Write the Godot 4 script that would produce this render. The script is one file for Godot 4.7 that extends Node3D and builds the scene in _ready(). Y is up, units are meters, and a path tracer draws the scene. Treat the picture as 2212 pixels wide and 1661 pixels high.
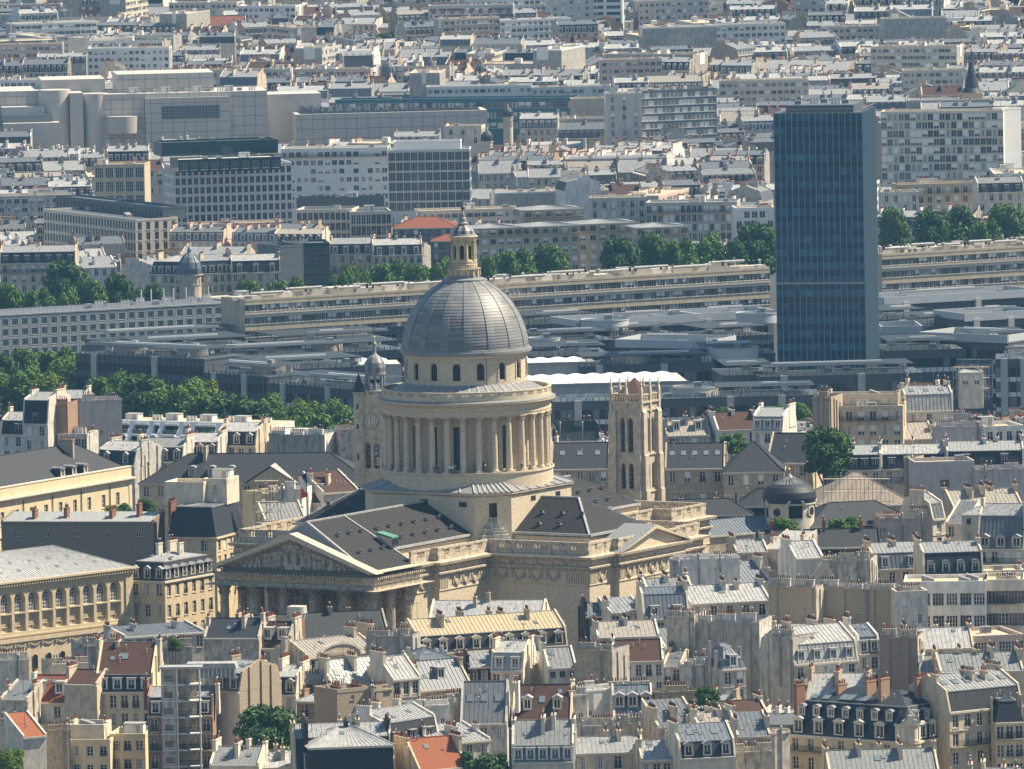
extends Node3D
# A dense city seen through a long lens from a high terrace: a domed temple on its hill, roofs all round, a glass tower and slabs behind.
const HC := 207.0
const PITCH := 4.79
const ROLL := 1.1
const FO := 21105.0
var cam: Camera3D
var M := {}
var cache := {}
var rng := RandomNumberGenerator.new()
var used := {}

class Surf:
	var v := PackedVector3Array()
	var n := PackedVector3Array()
	var c := PackedColorArray()

class MB:
	var s := {}
	var t := Transform3D()
	var col := Color.WHITE
	func surf(m) -> Surf:
		var k: Surf = s.get(m)
		if k == null:
			k = Surf.new(); s[m] = k
		return k
	func tri(m, a: Vector3, b: Vector3, c: Vector3):
		var k := surf(m)
		a = t * a; b = t * b; c = t * c
		var n := (b - a).cross(c - a).normalized()
		k.v.append(a); k.v.append(c); k.v.append(b)
		k.n.append(n); k.n.append(n); k.n.append(n)
		k.c.append(col); k.c.append(col); k.c.append(col)
	func quad(m, a: Vector3, b: Vector3, c: Vector3, d: Vector3):
		var k := surf(m)
		a = t * a; b = t * b; c = t * c; d = t * d
		var n := (c - a).cross(d - b).normalized()
		k.v.append_array([a, c, b, a, d, c])
		k.n.append_array([n, n, n, n, n, n])
		k.c.append_array([col, col, col, col, col, col])
	func quadn(m, a: Vector3, b: Vector3, c: Vector3, d: Vector3, na: Vector3, nb: Vector3, nc: Vector3, nd: Vector3):
		var k := surf(m)
		a = t * a; b = t * b; c = t * c; d = t * d
		na = (t.basis * na).normalized(); nb = (t.basis * nb).normalized(); nc = (t.basis * nc).normalized(); nd = (t.basis * nd).normalized()
		k.v.append_array([a, c, b, a, d, c])
		k.n.append_array([na, nc, nb, na, nd, nc])
		k.c.append_array([col, col, col, col, col, col])
	# box between two corners; skip: letters of faces left out (l r b t f k)
	func box(m, p: Vector3, q: Vector3, skip := ""):
		var a := Vector3(minf(p.x, q.x), minf(p.y, q.y), minf(p.z, q.z))
		var b := Vector3(maxf(p.x, q.x), maxf(p.y, q.y), maxf(p.z, q.z))
		if not "f" in skip: quad(m, Vector3(a.x, a.y, b.z), Vector3(b.x, a.y, b.z), Vector3(b.x, b.y, b.z), Vector3(a.x, b.y, b.z))
		if not "k" in skip: quad(m, Vector3(b.x, a.y, a.z), Vector3(a.x, a.y, a.z), Vector3(a.x, b.y, a.z), Vector3(b.x, b.y, a.z))
		if not "r" in skip: quad(m, Vector3(b.x, a.y, b.z), Vector3(b.x, a.y, a.z), Vector3(b.x, b.y, a.z), Vector3(b.x, b.y, b.z))
		if not "l" in skip: quad(m, Vector3(a.x, a.y, a.z), Vector3(a.x, a.y, b.z), Vector3(a.x, b.y, b.z), Vector3(a.x, b.y, a.z))
		if not "t" in skip: quad(m, Vector3(a.x, b.y, b.z), Vector3(b.x, b.y, b.z), Vector3(b.x, b.y, a.z), Vector3(a.x, b.y, a.z))
		if not "b" in skip: quad(m, Vector3(a.x, a.y, a.z), Vector3(b.x, a.y, a.z), Vector3(b.x, a.y, b.z), Vector3(a.x, a.y, b.z))
	# bar of square section between two points
	func bar(m, p: Vector3, q: Vector3, w: float):
		var d := (q - p).normalized()
		var u := d.cross(Vector3.UP if absf(d.y) < 0.9 else Vector3.RIGHT).normalized() * w * 0.5
		var v := d.cross(u).normalized() * w * 0.5
		var o := [u + v, u - v, -u - v, -u + v]
		for i in 4:
			var a: Vector3 = o[i]; var b: Vector3 = o[(i + 1) % 4]
			quad(m, p + b, p + a, q + a, q + b)
	# turned shape round the y axis; prof = [[r, y], ...] from the bottom up
	func lathe(m, prof: Array, segs := 16, a0 := 0.0, a1 := TAU, top := true):
		for j in prof.size() - 1:
			var r0: float = prof[j][0]; var y0: float = prof[j][1]
			var r1: float = prof[j + 1][0]; var y1: float = prof[j + 1][1]
			var nn := Vector2(y1 - y0, r0 - r1).normalized()
			for i in segs:
				var p := a0 + (a1 - a0) * i / segs
				var q := a0 + (a1 - a0) * (i + 1) / segs
				var e := Vector3(sin(p), 0, cos(p)); var f := Vector3(sin(q), 0, cos(q))
				var ne := e * nn.x + Vector3(0, nn.y, 0); var nf := f * nn.x + Vector3(0, nn.y, 0)
				quadn(m, e * r0 + Vector3(0, y0, 0), f * r0 + Vector3(0, y0, 0), f * r1 + Vector3(0, y1, 0), e * r1 + Vector3(0, y1, 0), ne, nf, nf, ne)
		var l: Array = prof[-1]
		if top and l[0] > 0.02:
			for i in segs:
				var p := a0 + (a1 - a0) * i / segs
				var q := a0 + (a1 - a0) * (i + 1) / segs
				tri(m, Vector3(0, l[1], 0), Vector3(sin(p) * l[0], l[1], cos(p) * l[0]), Vector3(sin(q) * l[0], l[1], cos(q) * l[0]))
	# convex polygon (seen from the front, counter-clockwise)
	func fan(m, pts: Array):
		for i in range(1, pts.size() - 1):
			tri(m, pts[0], pts[i], pts[i + 1])
	# prism: convex polygon in x,y pushed from z0 to z1
	func prism(m, poly: Array, z0: float, z1: float):
		var f := []; var k := []
		for p in poly: f.append(Vector3(p.x, p.y, z1)); k.push_front(Vector3(p.x, p.y, z0))
		fan(m, f); fan(m, k)
		for i in poly.size():
			var a: Vector2 = poly[i]; var b: Vector2 = poly[(i + 1) % poly.size()]
			quad(m, Vector3(a.x, a.y, z1), Vector3(a.x, a.y, z0), Vector3(b.x, b.y, z0), Vector3(b.x, b.y, z1))
	# upright wall: O = bottom left corner, U = along, length w, height h; holes = [x0, x1, y0, y1]
	func wall(m, O: Vector3, U: Vector3, w: float, h: float, holes: Array):
		if holes.is_empty():
			quad(m, O, O + U * w, O + U * w + Vector3(0, h, 0), O + Vector3(0, h, 0)); return
		var ys := [0.0, h]
		for q in holes:
			for k in [2, 3]:
				if not ys.has(q[k]): ys.append(q[k])
		ys.sort()
		for j in ys.size() - 1:
			var y0: float = ys[j]; var y1: float = ys[j + 1]; var ym := (y0 + y1) / 2
			var cuts := []
			for q in holes:
				if q[2] < ym and q[3] > ym: cuts.append([q[0], q[1]])
			cuts.sort_custom(func(a, b): return a[0] < b[0])
			var x := 0.0
			cuts.append([w, w])
			for c in cuts:
				if c[0] > x + 0.001:
					quad(m, O + U * x + Vector3(0, y0, 0), O + U * c[0] + Vector3(0, y0, 0), O + U * c[0] + Vector3(0, y1, 0), O + U * x + Vector3(0, y1, 0))
				x = maxf(x, c[1])
	func mesh() -> ArrayMesh:
		var am := ArrayMesh.new()
		for m in s:
			var k: Surf = s[m]
			var a := []
			a.resize(Mesh.ARRAY_MAX)
			a[Mesh.ARRAY_VERTEX] = k.v
			a[Mesh.ARRAY_NORMAL] = k.n
			if m.vertex_color_use_as_albedo: a[Mesh.ARRAY_COLOR] = k.c
			am.add_surface_from_arrays(Mesh.PRIMITIVE_TRIANGLES, a)
			am.surface_set_material(am.get_surface_count() - 1, m)
		return am

func tf(p: Vector3, yaw := 0.0) -> Transform3D:
	return Transform3D(Basis(Vector3.UP, yaw), p)

func part(called: String, what, parent: Node, x := Transform3D()) -> MeshInstance3D:
	var o := MeshInstance3D.new()
	o.name = called
	o.mesh = what.mesh() if what is MB else what
	o.transform = x
	parent.add_child(o, true)
	return o

func numbered(called: String) -> String:
	var k: int = used.get(called, 0)
	used[called] = k + 1
	return called if k == 0 else "%s_%03d" % [called, k]

func thing(called: String, label: String, category: String, at := Vector3.ZERO, yaw := 0.0, group := "") -> Node3D:
	var o := Node3D.new()
	o.name = numbered(called)
	add_child(o)
	o.position = at; o.rotation.y = yaw
	tag(o, label, category, group)
	return o

func tag(o: Node, label: String, category: String, group := ""):
	o.set_meta("label", label); o.set_meta("category", category)
	if group != "": o.set_meta("group", group)

func struct(called: String, mb, kind := "structure") -> MeshInstance3D:
	var o := part(numbered(called), mb, self)
	o.set_meta("kind", kind)
	return o

# measuring: a line of sight of the survey picture (2212 wide) and the point on it at a depth or at a height
func ray(x: float, y: float) -> Vector3:
	var a := x - 1106.0; var b := -(y - 830.5)
	var r := deg_to_rad(ROLL); var p := deg_to_rad(PITCH)
	var u := (a * cos(r) + b * sin(r)) / FO; var v := (-a * sin(r) + b * cos(r)) / FO
	return Vector3(u, v * cos(p) - sin(p), -cos(p) - v * sin(p))
func at_depth(x: float, y: float, d: float) -> Vector3:
	var v := ray(x, y)
	return Vector3(0, HC, 0) + v * (d / -v.z)
func at_height(x: float, y: float, h: float) -> Vector3:
	var v := ray(x, y)
	return Vector3(0, HC, 0) + v * ((h - HC) / v.y)

func ground_y(d: float) -> float:
	# the hill under the temple, the low ground by the river behind it, and the slope far off
	var a := [[0, -12], [1350, -10], [1550, -5], [1720, 0], [1900, 0], [2050, -7], [2200, -12], [2400, -15], [2490, -18], [2560, -25], [3400, -25], [4200, -16], [5200, 22], [7000, 60], [30000, 60]]
	for i in a.size() - 1:
		if d < a[i + 1][0]:
			return lerpf(a[i][1], a[i + 1][1], (d - a[i][0]) / (a[i + 1][0] - a[i][0]))
	return 60.0

func mk(called: String, c: Color, rough := 0.85, amp := 0.12, size := 9.0, stretch := 1.0, spec := 0.35, freq := 0.02) -> StandardMaterial3D:
	# c: linear base colour; a noise of +-amp with patches of about size metres, drawn out upright by stretch
	var m := StandardMaterial3D.new()
	m.resource_name = called
	m.roughness = rough
	m.metallic_specular = spec
	if amp > 0.0:
		var n := FastNoiseLite.new()
		n.seed = called.hash() % 10000
		n.noise_type = FastNoiseLite.TYPE_SIMPLEX_SMOOTH
		n.frequency = freq
		n.fractal_octaves = 6
		n.fractal_gain = 0.62
		var g := Gradient.new()
		g.set_color(0, (c * (1.0 - amp * 1.5)).linear_to_srgb()); g.set_color(1, (c * (1.0 + amp * 1.2)).linear_to_srgb())
		g.add_point(0.5, c.linear_to_srgb())
		for k in g.get_point_count():
			var q := g.get_color(k); q.a = 1.0; g.set_color(k, q)
		var t := NoiseTexture2D.new()
		t.width = 384; t.height = 384; t.seamless = true; t.noise = n; t.color_ramp = g
		m.albedo_texture = t
		m.uv1_triplanar = true
		m.uv1_world_triplanar = true
		m.uv1_triplanar_sharpness = 4.0
		m.uv1_scale = Vector3(1, 1.0 / stretch, 1) / (size * 2.0)
	else:
		m.albedo_color = c.linear_to_srgb()
	M[called] = m
	return m

func materials():
	mk("temple", Color(0.56, 0.475, 0.355), 0.88, 0.24, 8.0, 0.3, 0.3, 0.035)
	mk("temple_soot", Color(0.46, 0.395, 0.31), 0.9, 0.42, 5.0, 1.2, 0.3, 0.03)
	mk("temple_dark", Color(0.40, 0.345, 0.275), 0.9, 0.25, 5.0, 1.6)
	mk("tower_stone", Color(0.50, 0.425, 0.33), 0.9, 0.25, 5.0, 1.5)
	mk("lead", Color(0.235, 0.24, 0.25), 0.5, 0.0); M.lead.vertex_color_use_as_albedo = true; M.lead.albedo_color = Color.WHITE; M.lead.metallic_specular = 0.5
	mk("leadp", Color(0.22, 0.225, 0.235), 0.55, 0.2, 3.0, 2.0, 0.45)
	mk("old_slate", Color(0.034, 0.032, 0.034), 0.75, 0.6, 3.0, 2.0, 0.3, 0.03)
	mk("slate", Color(0.022, 0.027, 0.036), 0.6, 0.22, 3.0, 1.0, 0.45)
	mk("slate_grey", Color(0.036, 0.039, 0.046), 0.65, 0.45, 3.0, 2.5, 0.35, 0.03)
	mk("zinc", Color(0.25, 0.255, 0.265), 0.55, 0.26, 5.0, 2.0, 0.5)
	mk("zinc_pale", Color(0.35, 0.35, 0.35), 0.6, 0.26, 5.0, 2.0, 0.45)
	mk("zinc_dark", Color(0.125, 0.135, 0.15), 0.5, 0.2, 5.0, 2.0, 0.5)
	mk("zinc_blue", Color(0.12, 0.14, 0.17), 0.5, 0.16, 5.0, 2.0, 0.5)
	mk("copper_ochre", Color(0.42, 0.345, 0.23), 0.6, 0.12, 5.0, 2.0)
	mk("tile_red", Color(0.21, 0.078, 0.048), 0.85, 0.3, 5.0, 0.6, 0.3, 0.075)
	mk("tile_brown", Color(0.075, 0.043, 0.034), 0.85, 0.35, 5.0, 0.6, 0.3, 0.075)
	mk("tile_orange", Color(0.27, 0.095, 0.048), 0.85, 0.28, 5.0, 0.6, 0.3, 0.075)
	mk("stone", Color(0.52, 0.45, 0.345), 0.88, 0.22, 4.0, 2.5)
	mk("stone_gold", Color(0.58, 0.475, 0.32), 0.88, 0.19, 4.0, 2.0)
	mk("stone_old", Color(0.40, 0.335, 0.245), 0.9, 0.24, 4.0, 1.5)
	mk("stone_pale", Color(0.60, 0.55, 0.46), 0.88, 0.12, 4.0, 2.5)
	mk("plaster_white", Color(0.69, 0.665, 0.62), 0.9, 0.18, 6.0, 3.0)
	mk("plaster_cream", Color(0.63, 0.56, 0.45), 0.9, 0.2, 6.0, 3.0)
	mk("plaster_grey", Color(0.38, 0.355, 0.32), 0.92, 0.28, 5.0, 3.0)
	mk("plaster_dirty", Color(0.47, 0.42, 0.35), 0.92, 0.38, 4.5, 2.2)
	mk("plaster_pink", Color(0.58, 0.47, 0.39), 0.92, 0.16, 5.0, 3.0)
	mk("plaster_yellow", Color(0.66, 0.555, 0.37), 0.9, 0.1, 6.0, 3.0)
	mk("plaster_mauve", Color(0.47, 0.44, 0.425), 0.92, 0.14, 6.0, 3.0)
	mk("rubble", Color(0.39, 0.32, 0.235), 0.95, 0.5, 5.0, 0.7, 0.3, 0.075)
	mk("rubble_dark", Color(0.26, 0.22, 0.18), 0.95, 0.5, 5.0, 0.6, 0.3, 0.075)
	mk("brick", Color(0.23, 0.115, 0.08), 0.92, 0.3, 5.0, 0.5, 0.3, 0.075)
	mk("brick_buff", Color(0.33, 0.215, 0.15), 0.92, 0.3, 5.0, 0.5, 0.3, 0.075)
	mk("concrete", Color(0.48, 0.46, 0.43), 0.9, 0.12, 6.0, 3.0)
	mk("concrete_warm", Color(0.52, 0.44, 0.32), 0.9, 0.16, 6.0, 3.0)
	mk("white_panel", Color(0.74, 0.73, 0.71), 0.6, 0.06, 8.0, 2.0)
	mk("grey_panel", Color(0.50, 0.52, 0.54), 0.5, 0.05, 8.0, 1.0)
	mk("opera_panel", Color(0.50, 0.46, 0.42), 0.6, 0.05, 12.0, 1.0)
	mk("gravel_roof", Color(0.46, 0.39, 0.29), 0.95, 0.2, 3.0)
	mk("paint_white", Color(0.74, 0.73, 0.70), 0.55, 0.0)
	mk("paint_grey", Color(0.33, 0.34, 0.35), 0.6, 0.0)
	mk("iron", Color(0.022, 0.024, 0.027), 0.6, 0.0)
	mk("steel", Color(0.35, 0.36, 0.38), 0.4, 0.0)
	mk("steel_dark", Color(0.10, 0.11, 0.125), 0.45, 0.0)
	mk("terracotta", Color(0.23, 0.078, 0.043), 0.85, 0.3, 1.0)
	mk("pot_dark", Color(0.06, 0.045, 0.04), 0.85, 0.0)
	mk("asphalt", Color(0.055, 0.055, 0.058), 0.9, 0.2, 10.0)
	mk("wood_dark", Color(0.10, 0.06, 0.04), 0.7, 0.0)
	mk("gilt", Color(0.55, 0.36, 0.10), 0.4, 0.0)
	mk("copper_green", Color(0.10, 0.24, 0.18), 0.7, 0.0)
	mk("red_paint", Color(0.55, 0.07, 0.045), 0.6, 0.0)
	mk("blue_paint", Color(0.02, 0.035, 0.13), 0.6, 0.0)
	mk("bark", Color(0.09, 0.065, 0.045), 0.95, 0.0)
	mk("curtain", Color(0.55, 0.52, 0.47), 0.95, 0.0)
	mk("teal_paint", Color(0.07, 0.17, 0.21), 0.5, 0.0)
	mk("mullion_blue", Color(0.19, 0.26, 0.31), 0.45, 0.0)
	mk("zinc_worn", Color(0.20, 0.21, 0.215), 0.55, 0.4, 3.0, 3.0, 0.45, 0.03)
	mk("zinc_rust", Color(0.30, 0.275, 0.245), 0.65, 0.35, 3.0, 3.0, 0.35, 0.03)
	mk("zinc_patch", Color(0.29, 0.295, 0.3), 0.5, 0.5, 2.0, 0.8, 0.45, 0.02)
	mk("plaster_sand", Color(0.55, 0.46, 0.345), 0.9, 0.26, 5.0, 2.5)
	mk("plaster_bone", Color(0.60, 0.555, 0.48), 0.9, 0.24, 4.0, 3.0)
	mk("plaster_smoke", Color(0.53, 0.50, 0.45), 0.9, 0.34, 4.0, 3.0)
	mk("slat", Color(0.085, 0.1, 0.115), 0.5, 0.0)
	mk("membrane", Color(0.80, 0.81, 0.83), 0.35, 0.0)
	var g := mk("glass", Color(0.022, 0.026, 0.03), 0.08, 0.0); g.metallic_specular = 0.55
	g = mk("glass_teal", Color(0.022, 0.055, 0.06), 0.08, 0.0); g.metallic_specular = 0.6
	g = mk("glass_blue", Color(0.018, 0.042, 0.062), 0.08, 0.0); g.metallic_specular = 0.6
	g = mk("glass_pale", Color(0.16, 0.19, 0.20), 0.12, 0.0); g.metallic_specular = 0.6
	for l in [["leaf", Color(0.06, 0.12, 0.025)], ["leaf_dark", Color(0.018, 0.052, 0.02)], ["leaf_light", Color(0.065, 0.125, 0.025)]]:
		g = mk(l[0], l[1], 0.75, 0.0); g.vertex_color_use_as_albedo = true; g.albedo_color = Color.WHITE
		g.backlight_enabled = true; g.backlight = (l[1] * 1.6).linear_to_srgb()

func sky_and_sun():
	cam = Camera3D.new()
	cam.name = "camera"
	cam.position = Vector3(0, HC, 0)
	cam.rotation_order = EULER_ORDER_YXZ
	cam.rotation_degrees = Vector3(-PITCH, 0, -ROLL)
	cam.fov = rad_to_deg(2.0 * atan(830.5 / FO))
	cam.near = 1.0
	cam.far = 12000.0
	add_child(cam)
	var e := Environment.new()
	e.background_mode = Environment.BG_SKY
	var sk := ProceduralSkyMaterial.new()
	sk.sky_top_color = Color(0.46, 0.61, 0.76)
	sk.sky_horizon_color = Color(0.84, 0.89, 0.90)
	sk.sky_curve = 0.16
	sk.ground_bottom_color = Color(0.33, 0.31, 0.29)
	sk.ground_horizon_color = Color(0.62, 0.64, 0.66)
	sk.sky_energy_multiplier = SKY_E
	sk.sun_angle_max = 4.0
	e.sky = Sky.new()
	e.sky.sky_material = sk
	e.tonemap_mode = Environment.TONE_MAPPER_LINEAR
	e.tonemap_exposure = EXPO
	e.fog_enabled = FOG > 0.0
	e.fog_density = FOG
	e.fog_light_color = Color(0.55, 0.79, 1.0)
	e.sdfgi_enabled = true; e.ssao_enabled = true; e.ssil_enabled = true
	var we := WorldEnvironment.new()
	we.name = "environment"
	we.environment = e
	add_child(we)
	var sun := DirectionalLight3D.new()
	sun.name = "sun"
	var az := deg_to_rad(SUN_AZ); var el := deg_to_rad(SUN_EL)
	var to_sun := Vector3(sin(az) * cos(el), sin(el), -cos(az) * cos(el))
	sun.basis = Basis.looking_at(-to_sun, Vector3.UP)
	sun.light_color = Color(1.0, 0.94, 0.83)
	sun.light_energy = SUN_E
	sun.light_angular_distance = 0.5
	sun.shadow_enabled = true
	add_child(sun)
const SKY_E := 0.72
const EXPO := 1.95
const FOG := 0.000036
const SUN_AZ := 75.0
const SUN_EL := 52.0
const SUN_E := 1.6

# ---------- shared classical pieces ----------
# wall round the y axis with holes [a0, a1, y0, y1]
func cyl_wall(mb: MB, m, R: float, y0: float, y1: float, holes: Array, step := 0.06):
	var ys := [y0, y1]
	for q in holes:
		for k in [2, 3]:
			if not ys.has(q[k]): ys.append(q[k])
	ys.sort()
	for j in ys.size() - 1:
		var ym: float = (ys[j] + ys[j + 1]) / 2
		var cuts := []
		for q in holes:
			if q[2] < ym and q[3] > ym: cuts.append([q[0], q[1]])
		cuts.sort_custom(func(a, b): return a[0] < b[0])
		var a: float = 0.0 if cuts.is_empty() else cuts[0][1]
		var last: float = TAU if cuts.is_empty() else cuts[0][0] + TAU
		var ends := []
		for i in range(1, cuts.size()): ends.append(cuts[i])
		ends.append([last, last])
		for c in ends:
			var n := maxi(1, int(ceil((c[0] - a) / step)))
			for i in n:
				var p := lerpf(a, c[0], float(i) / n); var q := lerpf(a, c[0], float(i + 1) / n)
				var e := Vector3(sin(p), 0, cos(p)); var f := Vector3(sin(q), 0, cos(q))
				mb.quadn(m, e * R + Vector3(0, ys[j], 0), f * R + Vector3(0, ys[j], 0), f * R + Vector3(0, ys[j + 1], 0), e * R + Vector3(0, ys[j + 1], 0), e, f, f, e)
			a = c[1]

# a round or pointed headed window: origin at the middle of the sill on the wall plane, outward +z; fills the corners of its rectangular hole
func arch_unit(mb: MB, mw, w: float, h: float, depth: float, mg, bars = null, pointed := false, nx := 2, ny := 5, bw := 0.07):
	var hw := w / 2
	var pts := []
	var rise := hw if not pointed else w * 0.86
	for i in 9:
		var f := i / 8.0
		if pointed:
			if f <= 0.5:
				var t := f * 2 * (PI / 3)
				pts.append(Vector2(-hw + w - w * cos(t), h - rise + w * sin(t)))
			else:
				var t := (1 - f) * 2 * (PI / 3)
				pts.append(Vector2(hw - w + w * cos(t), h - rise + w * sin(t)))
		else:
			pts.append(Vector2(-hw * cos(f * PI), h - rise + hw * sin(f * PI)))
	for i in 8:
		var a: Vector2 = pts[i]; var b: Vector2 = pts[i + 1]
		var cx := -hw if i < 4 else hw
		var k := Vector3(cx, h, 0)
		if i < 4: mb.tri(mw, k, Vector3(a.x, a.y, 0), Vector3(b.x, b.y, 0))
		else: mb.tri(mw, k, Vector3(a.x, a.y, 0), Vector3(b.x, b.y, 0))
		mb.quad(mw, Vector3(b.x, b.y, 0), Vector3(a.x, a.y, 0), Vector3(a.x, a.y, -depth), Vector3(b.x, b.y, -depth))
	var sp := h - rise
	mb.quad(mw, Vector3(-hw, 0, 0), Vector3(-hw, 0, -depth), Vector3(-hw, sp, -depth), Vector3(-hw, sp, 0))
	mb.quad(mw, Vector3(hw, 0, -depth), Vector3(hw, 0, 0), Vector3(hw, sp, 0), Vector3(hw, sp, -depth))
	mb.quad(mw, Vector3(-hw, 0, 0), Vector3(hw, 0, 0), Vector3(hw, 0, -depth), Vector3(-hw, 0, -depth))
	var g := [Vector3(-hw, 0, -depth), Vector3(hw, 0, -depth)]
	for i in range(8, -1, -1): g.append(Vector3(pts[i].x, pts[i].y, -depth))
	if mg != null: mb.fan(mg, g)
	if bars != null:
		var z := -depth + 0.06
		for i in range(1, nx):
			var x := -hw + w * i / nx
			mb.box(bars, Vector3(x - bw / 2, 0, -depth), Vector3(x + bw / 2, h - rise * (0.1 + absf(x / hw)), z), "kbt")
		for j in range(0, ny):
			var y := h * j / ny
			var ww := hw if y < sp else hw * 0.7
			mb.box(bars, Vector3(-ww, y, -depth), Vector3(ww, y + bw, z), "klr")
		for sx in [-1, 1]: mb.box(bars, Vector3(sx * hw, 0, -depth), Vector3(sx * (hw - bw), sp, z), "kb")
		for i in 8:
			mb.bar(bars, Vector3(pts[i].x * 0.97, pts[i].y - 0.03, z - 0.03), Vector3(pts[i + 1].x * 0.97, pts[i + 1].y - 0.03, z - 0.03), bw)

func column_mesh(m, r: float, h: float, cap: float, flutes := 0) -> Array:
	# shaft with base, and a leafy capital
	var s := MB.new()
	s.box(m, Vector3(-r * 1.35, 0, -r * 1.35), Vector3(r * 1.35, r * 0.35, r * 1.35))
	s.lathe(m, [[r * 1.3, r * 0.35], [r * 1.32, r * 0.55], [r * 1.12, r * 0.7], [r * 1.15, r * 0.85], [r, r * 1.0]], 16, 0, TAU, false)
	if flutes > 0:
		var n := flutes * 2
		for i in n:
			var p := TAU * i / n; var q := TAU * (i + 1) / n
			var f0 := 1.0 if i % 2 == 0 else 0.93; var f1 := 0.93 if i % 2 == 0 else 1.0
			var e := Vector3(sin(p), 0, cos(p)) * f0; var f := Vector3(sin(q), 0, cos(q)) * f1
			var rt := r * 0.86
			s.quad(m, e * r + Vector3(0, r, 0), f * r + Vector3(0, r, 0), f * rt + Vector3(0, h - cap, 0), e * rt + Vector3(0, h - cap, 0))
	else:
		var pr := []
		for i in 7: pr.append([r * (1.0 - 0.14 * pow(i / 6.0, 1.6)), lerpf(r, h - cap, i / 6.0)])
		s.lathe(m, pr, 16, 0, TAU, false)
	s.lathe(m, [[r * 0.95, h - cap - 0.08], [r * 0.97, h - cap + 0.04]], 14, 0, TAU, false)
	var c := MB.new()
	var b := r * 0.84
	c.lathe(m, [[b, 0], [b * 1.02, cap * 0.6], [b * 1.3, cap * 0.86]], 14, 0, TAU, false)
	for row in 2:
		for i in 8:
			var a := TAU * (i + 0.5 * row) / 8
			c.t = Transform3D(Basis(Vector3.UP, a), Vector3.ZERO)
			var y0 := cap * (0.0 if row == 0 else 0.25); var y1 := cap * (0.42 if row == 0 else 0.74)
			var w := r * 0.27
			var z := b * 1.0
			c.quad(m, Vector3(-w, y0, z), Vector3(w, y0, z), Vector3(w * 0.9, y1, z + r * 0.2), Vector3(-w * 0.9, y1, z + r * 0.2))
			c.quad(m, Vector3(-w * 0.9, y1, z + r * 0.2), Vector3(w * 0.9, y1, z + r * 0.2), Vector3(w * 0.5, y1 - cap * 0.1, z + r * 0.42), Vector3(-w * 0.5, y1 - cap * 0.1, z + r * 0.42))
			c.quad(m, Vector3(-w * 0.9, y1, z + r * 0.2), Vector3(-w * 0.5, y1 - cap * 0.1, z + r * 0.42), Vector3(-w * 0.6, y0, z), Vector3(-w, y0, z))
	for i in 4:
		c.t = Transform3D(Basis(Vector3.UP, PI / 4 + i * PI / 2), Vector3.ZERO)
		c.box(m, Vector3(-r * 0.16, cap * 0.66, b * 1.05), Vector3(r * 0.16, cap * 0.9, b * 1.66))
	c.t = Transform3D()
	c.box(m, Vector3(-r * 1.24, cap * 0.88, -r * 1.24), Vector3(r * 1.24, cap, r * 1.24))
	return [s.mesh(), c.mesh()]

# straight balustrade along +x: pedestals, rails and turned balusters
func balustrade(mb: MB, m, w: float, h: float, panel := 2.2, pier := 1.2, th := 0.45):
	var n := maxi(1, int(round((w - pier) / (panel + pier))))
	var pn := (w - pier * (n + 1)) / n
	mb.box(m, Vector3(0, 0, -th), Vector3(w, h * 0.42, 0), "b")
	mb.box(m, Vector3(0, h * 0.84, -th - 0.05), Vector3(w, h, 0.06))
	for i in n + 1:
		var x := i * (pn + pier)
		mb.box(m, Vector3(x, h * 0.42, -th + 0.01), Vector3(x + pier, h * 0.84, -0.01), "tb")
		if i < n:
			var k := maxi(2, int(pn / 0.42))
			for j in k:
				var bx := x + pier + pn * (j + 0.5) / k
				mb.box(m, Vector3(bx - 0.09, h * 0.42, -th / 2 - 0.09), Vector3(bx + 0.09, h * 0.84, -th / 2 + 0.09), "tb")
				mb.box(m, Vector3(bx - 0.14, h * 0.5, -th / 2 - 0.14), Vector3(bx + 0.14, h * 0.62, -th / 2 + 0.14))

# band round a closed right-angled outline (x, z), from offset o0 at y0 to o1 at y1; edges: which to draw
func band(mb: MB, m, outl: Array, o0: float, y0: float, o1: float, y1: float):
	var n := outl.size()
	for i in n:
		var a: Vector2 = outl[i]; var b: Vector2 = outl[(i + 1) % n]
		var pa: Vector2 = outl[(i - 1 + n) % n]; var nb: Vector2 = outl[(i + 2) % n]
		var e := (b - a).normalized(); var e0 := (a - pa).normalized(); var e1 := (nb - b).normalized()
		# outline runs so that outside is on the right hand of travel when seen from above with z down: normal = (e.y, -e.x)
		var nn := Vector2(e.y, -e.x); var n0 := Vector2(e0.y, -e0.x); var n1 := Vector2(e1.y, -e1.x)
		var oa := nn + n0; var ob := nn + n1
		var p := a + oa * o0; var q := b + ob * o0; var r := b + ob * o1; var s := a + oa * o1
		mb.quad(m, Vector3(q.x, y0, q.y), Vector3(p.x, y0, p.y), Vector3(s.x, y1, s.y), Vector3(r.x, y1, r.y))

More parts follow.
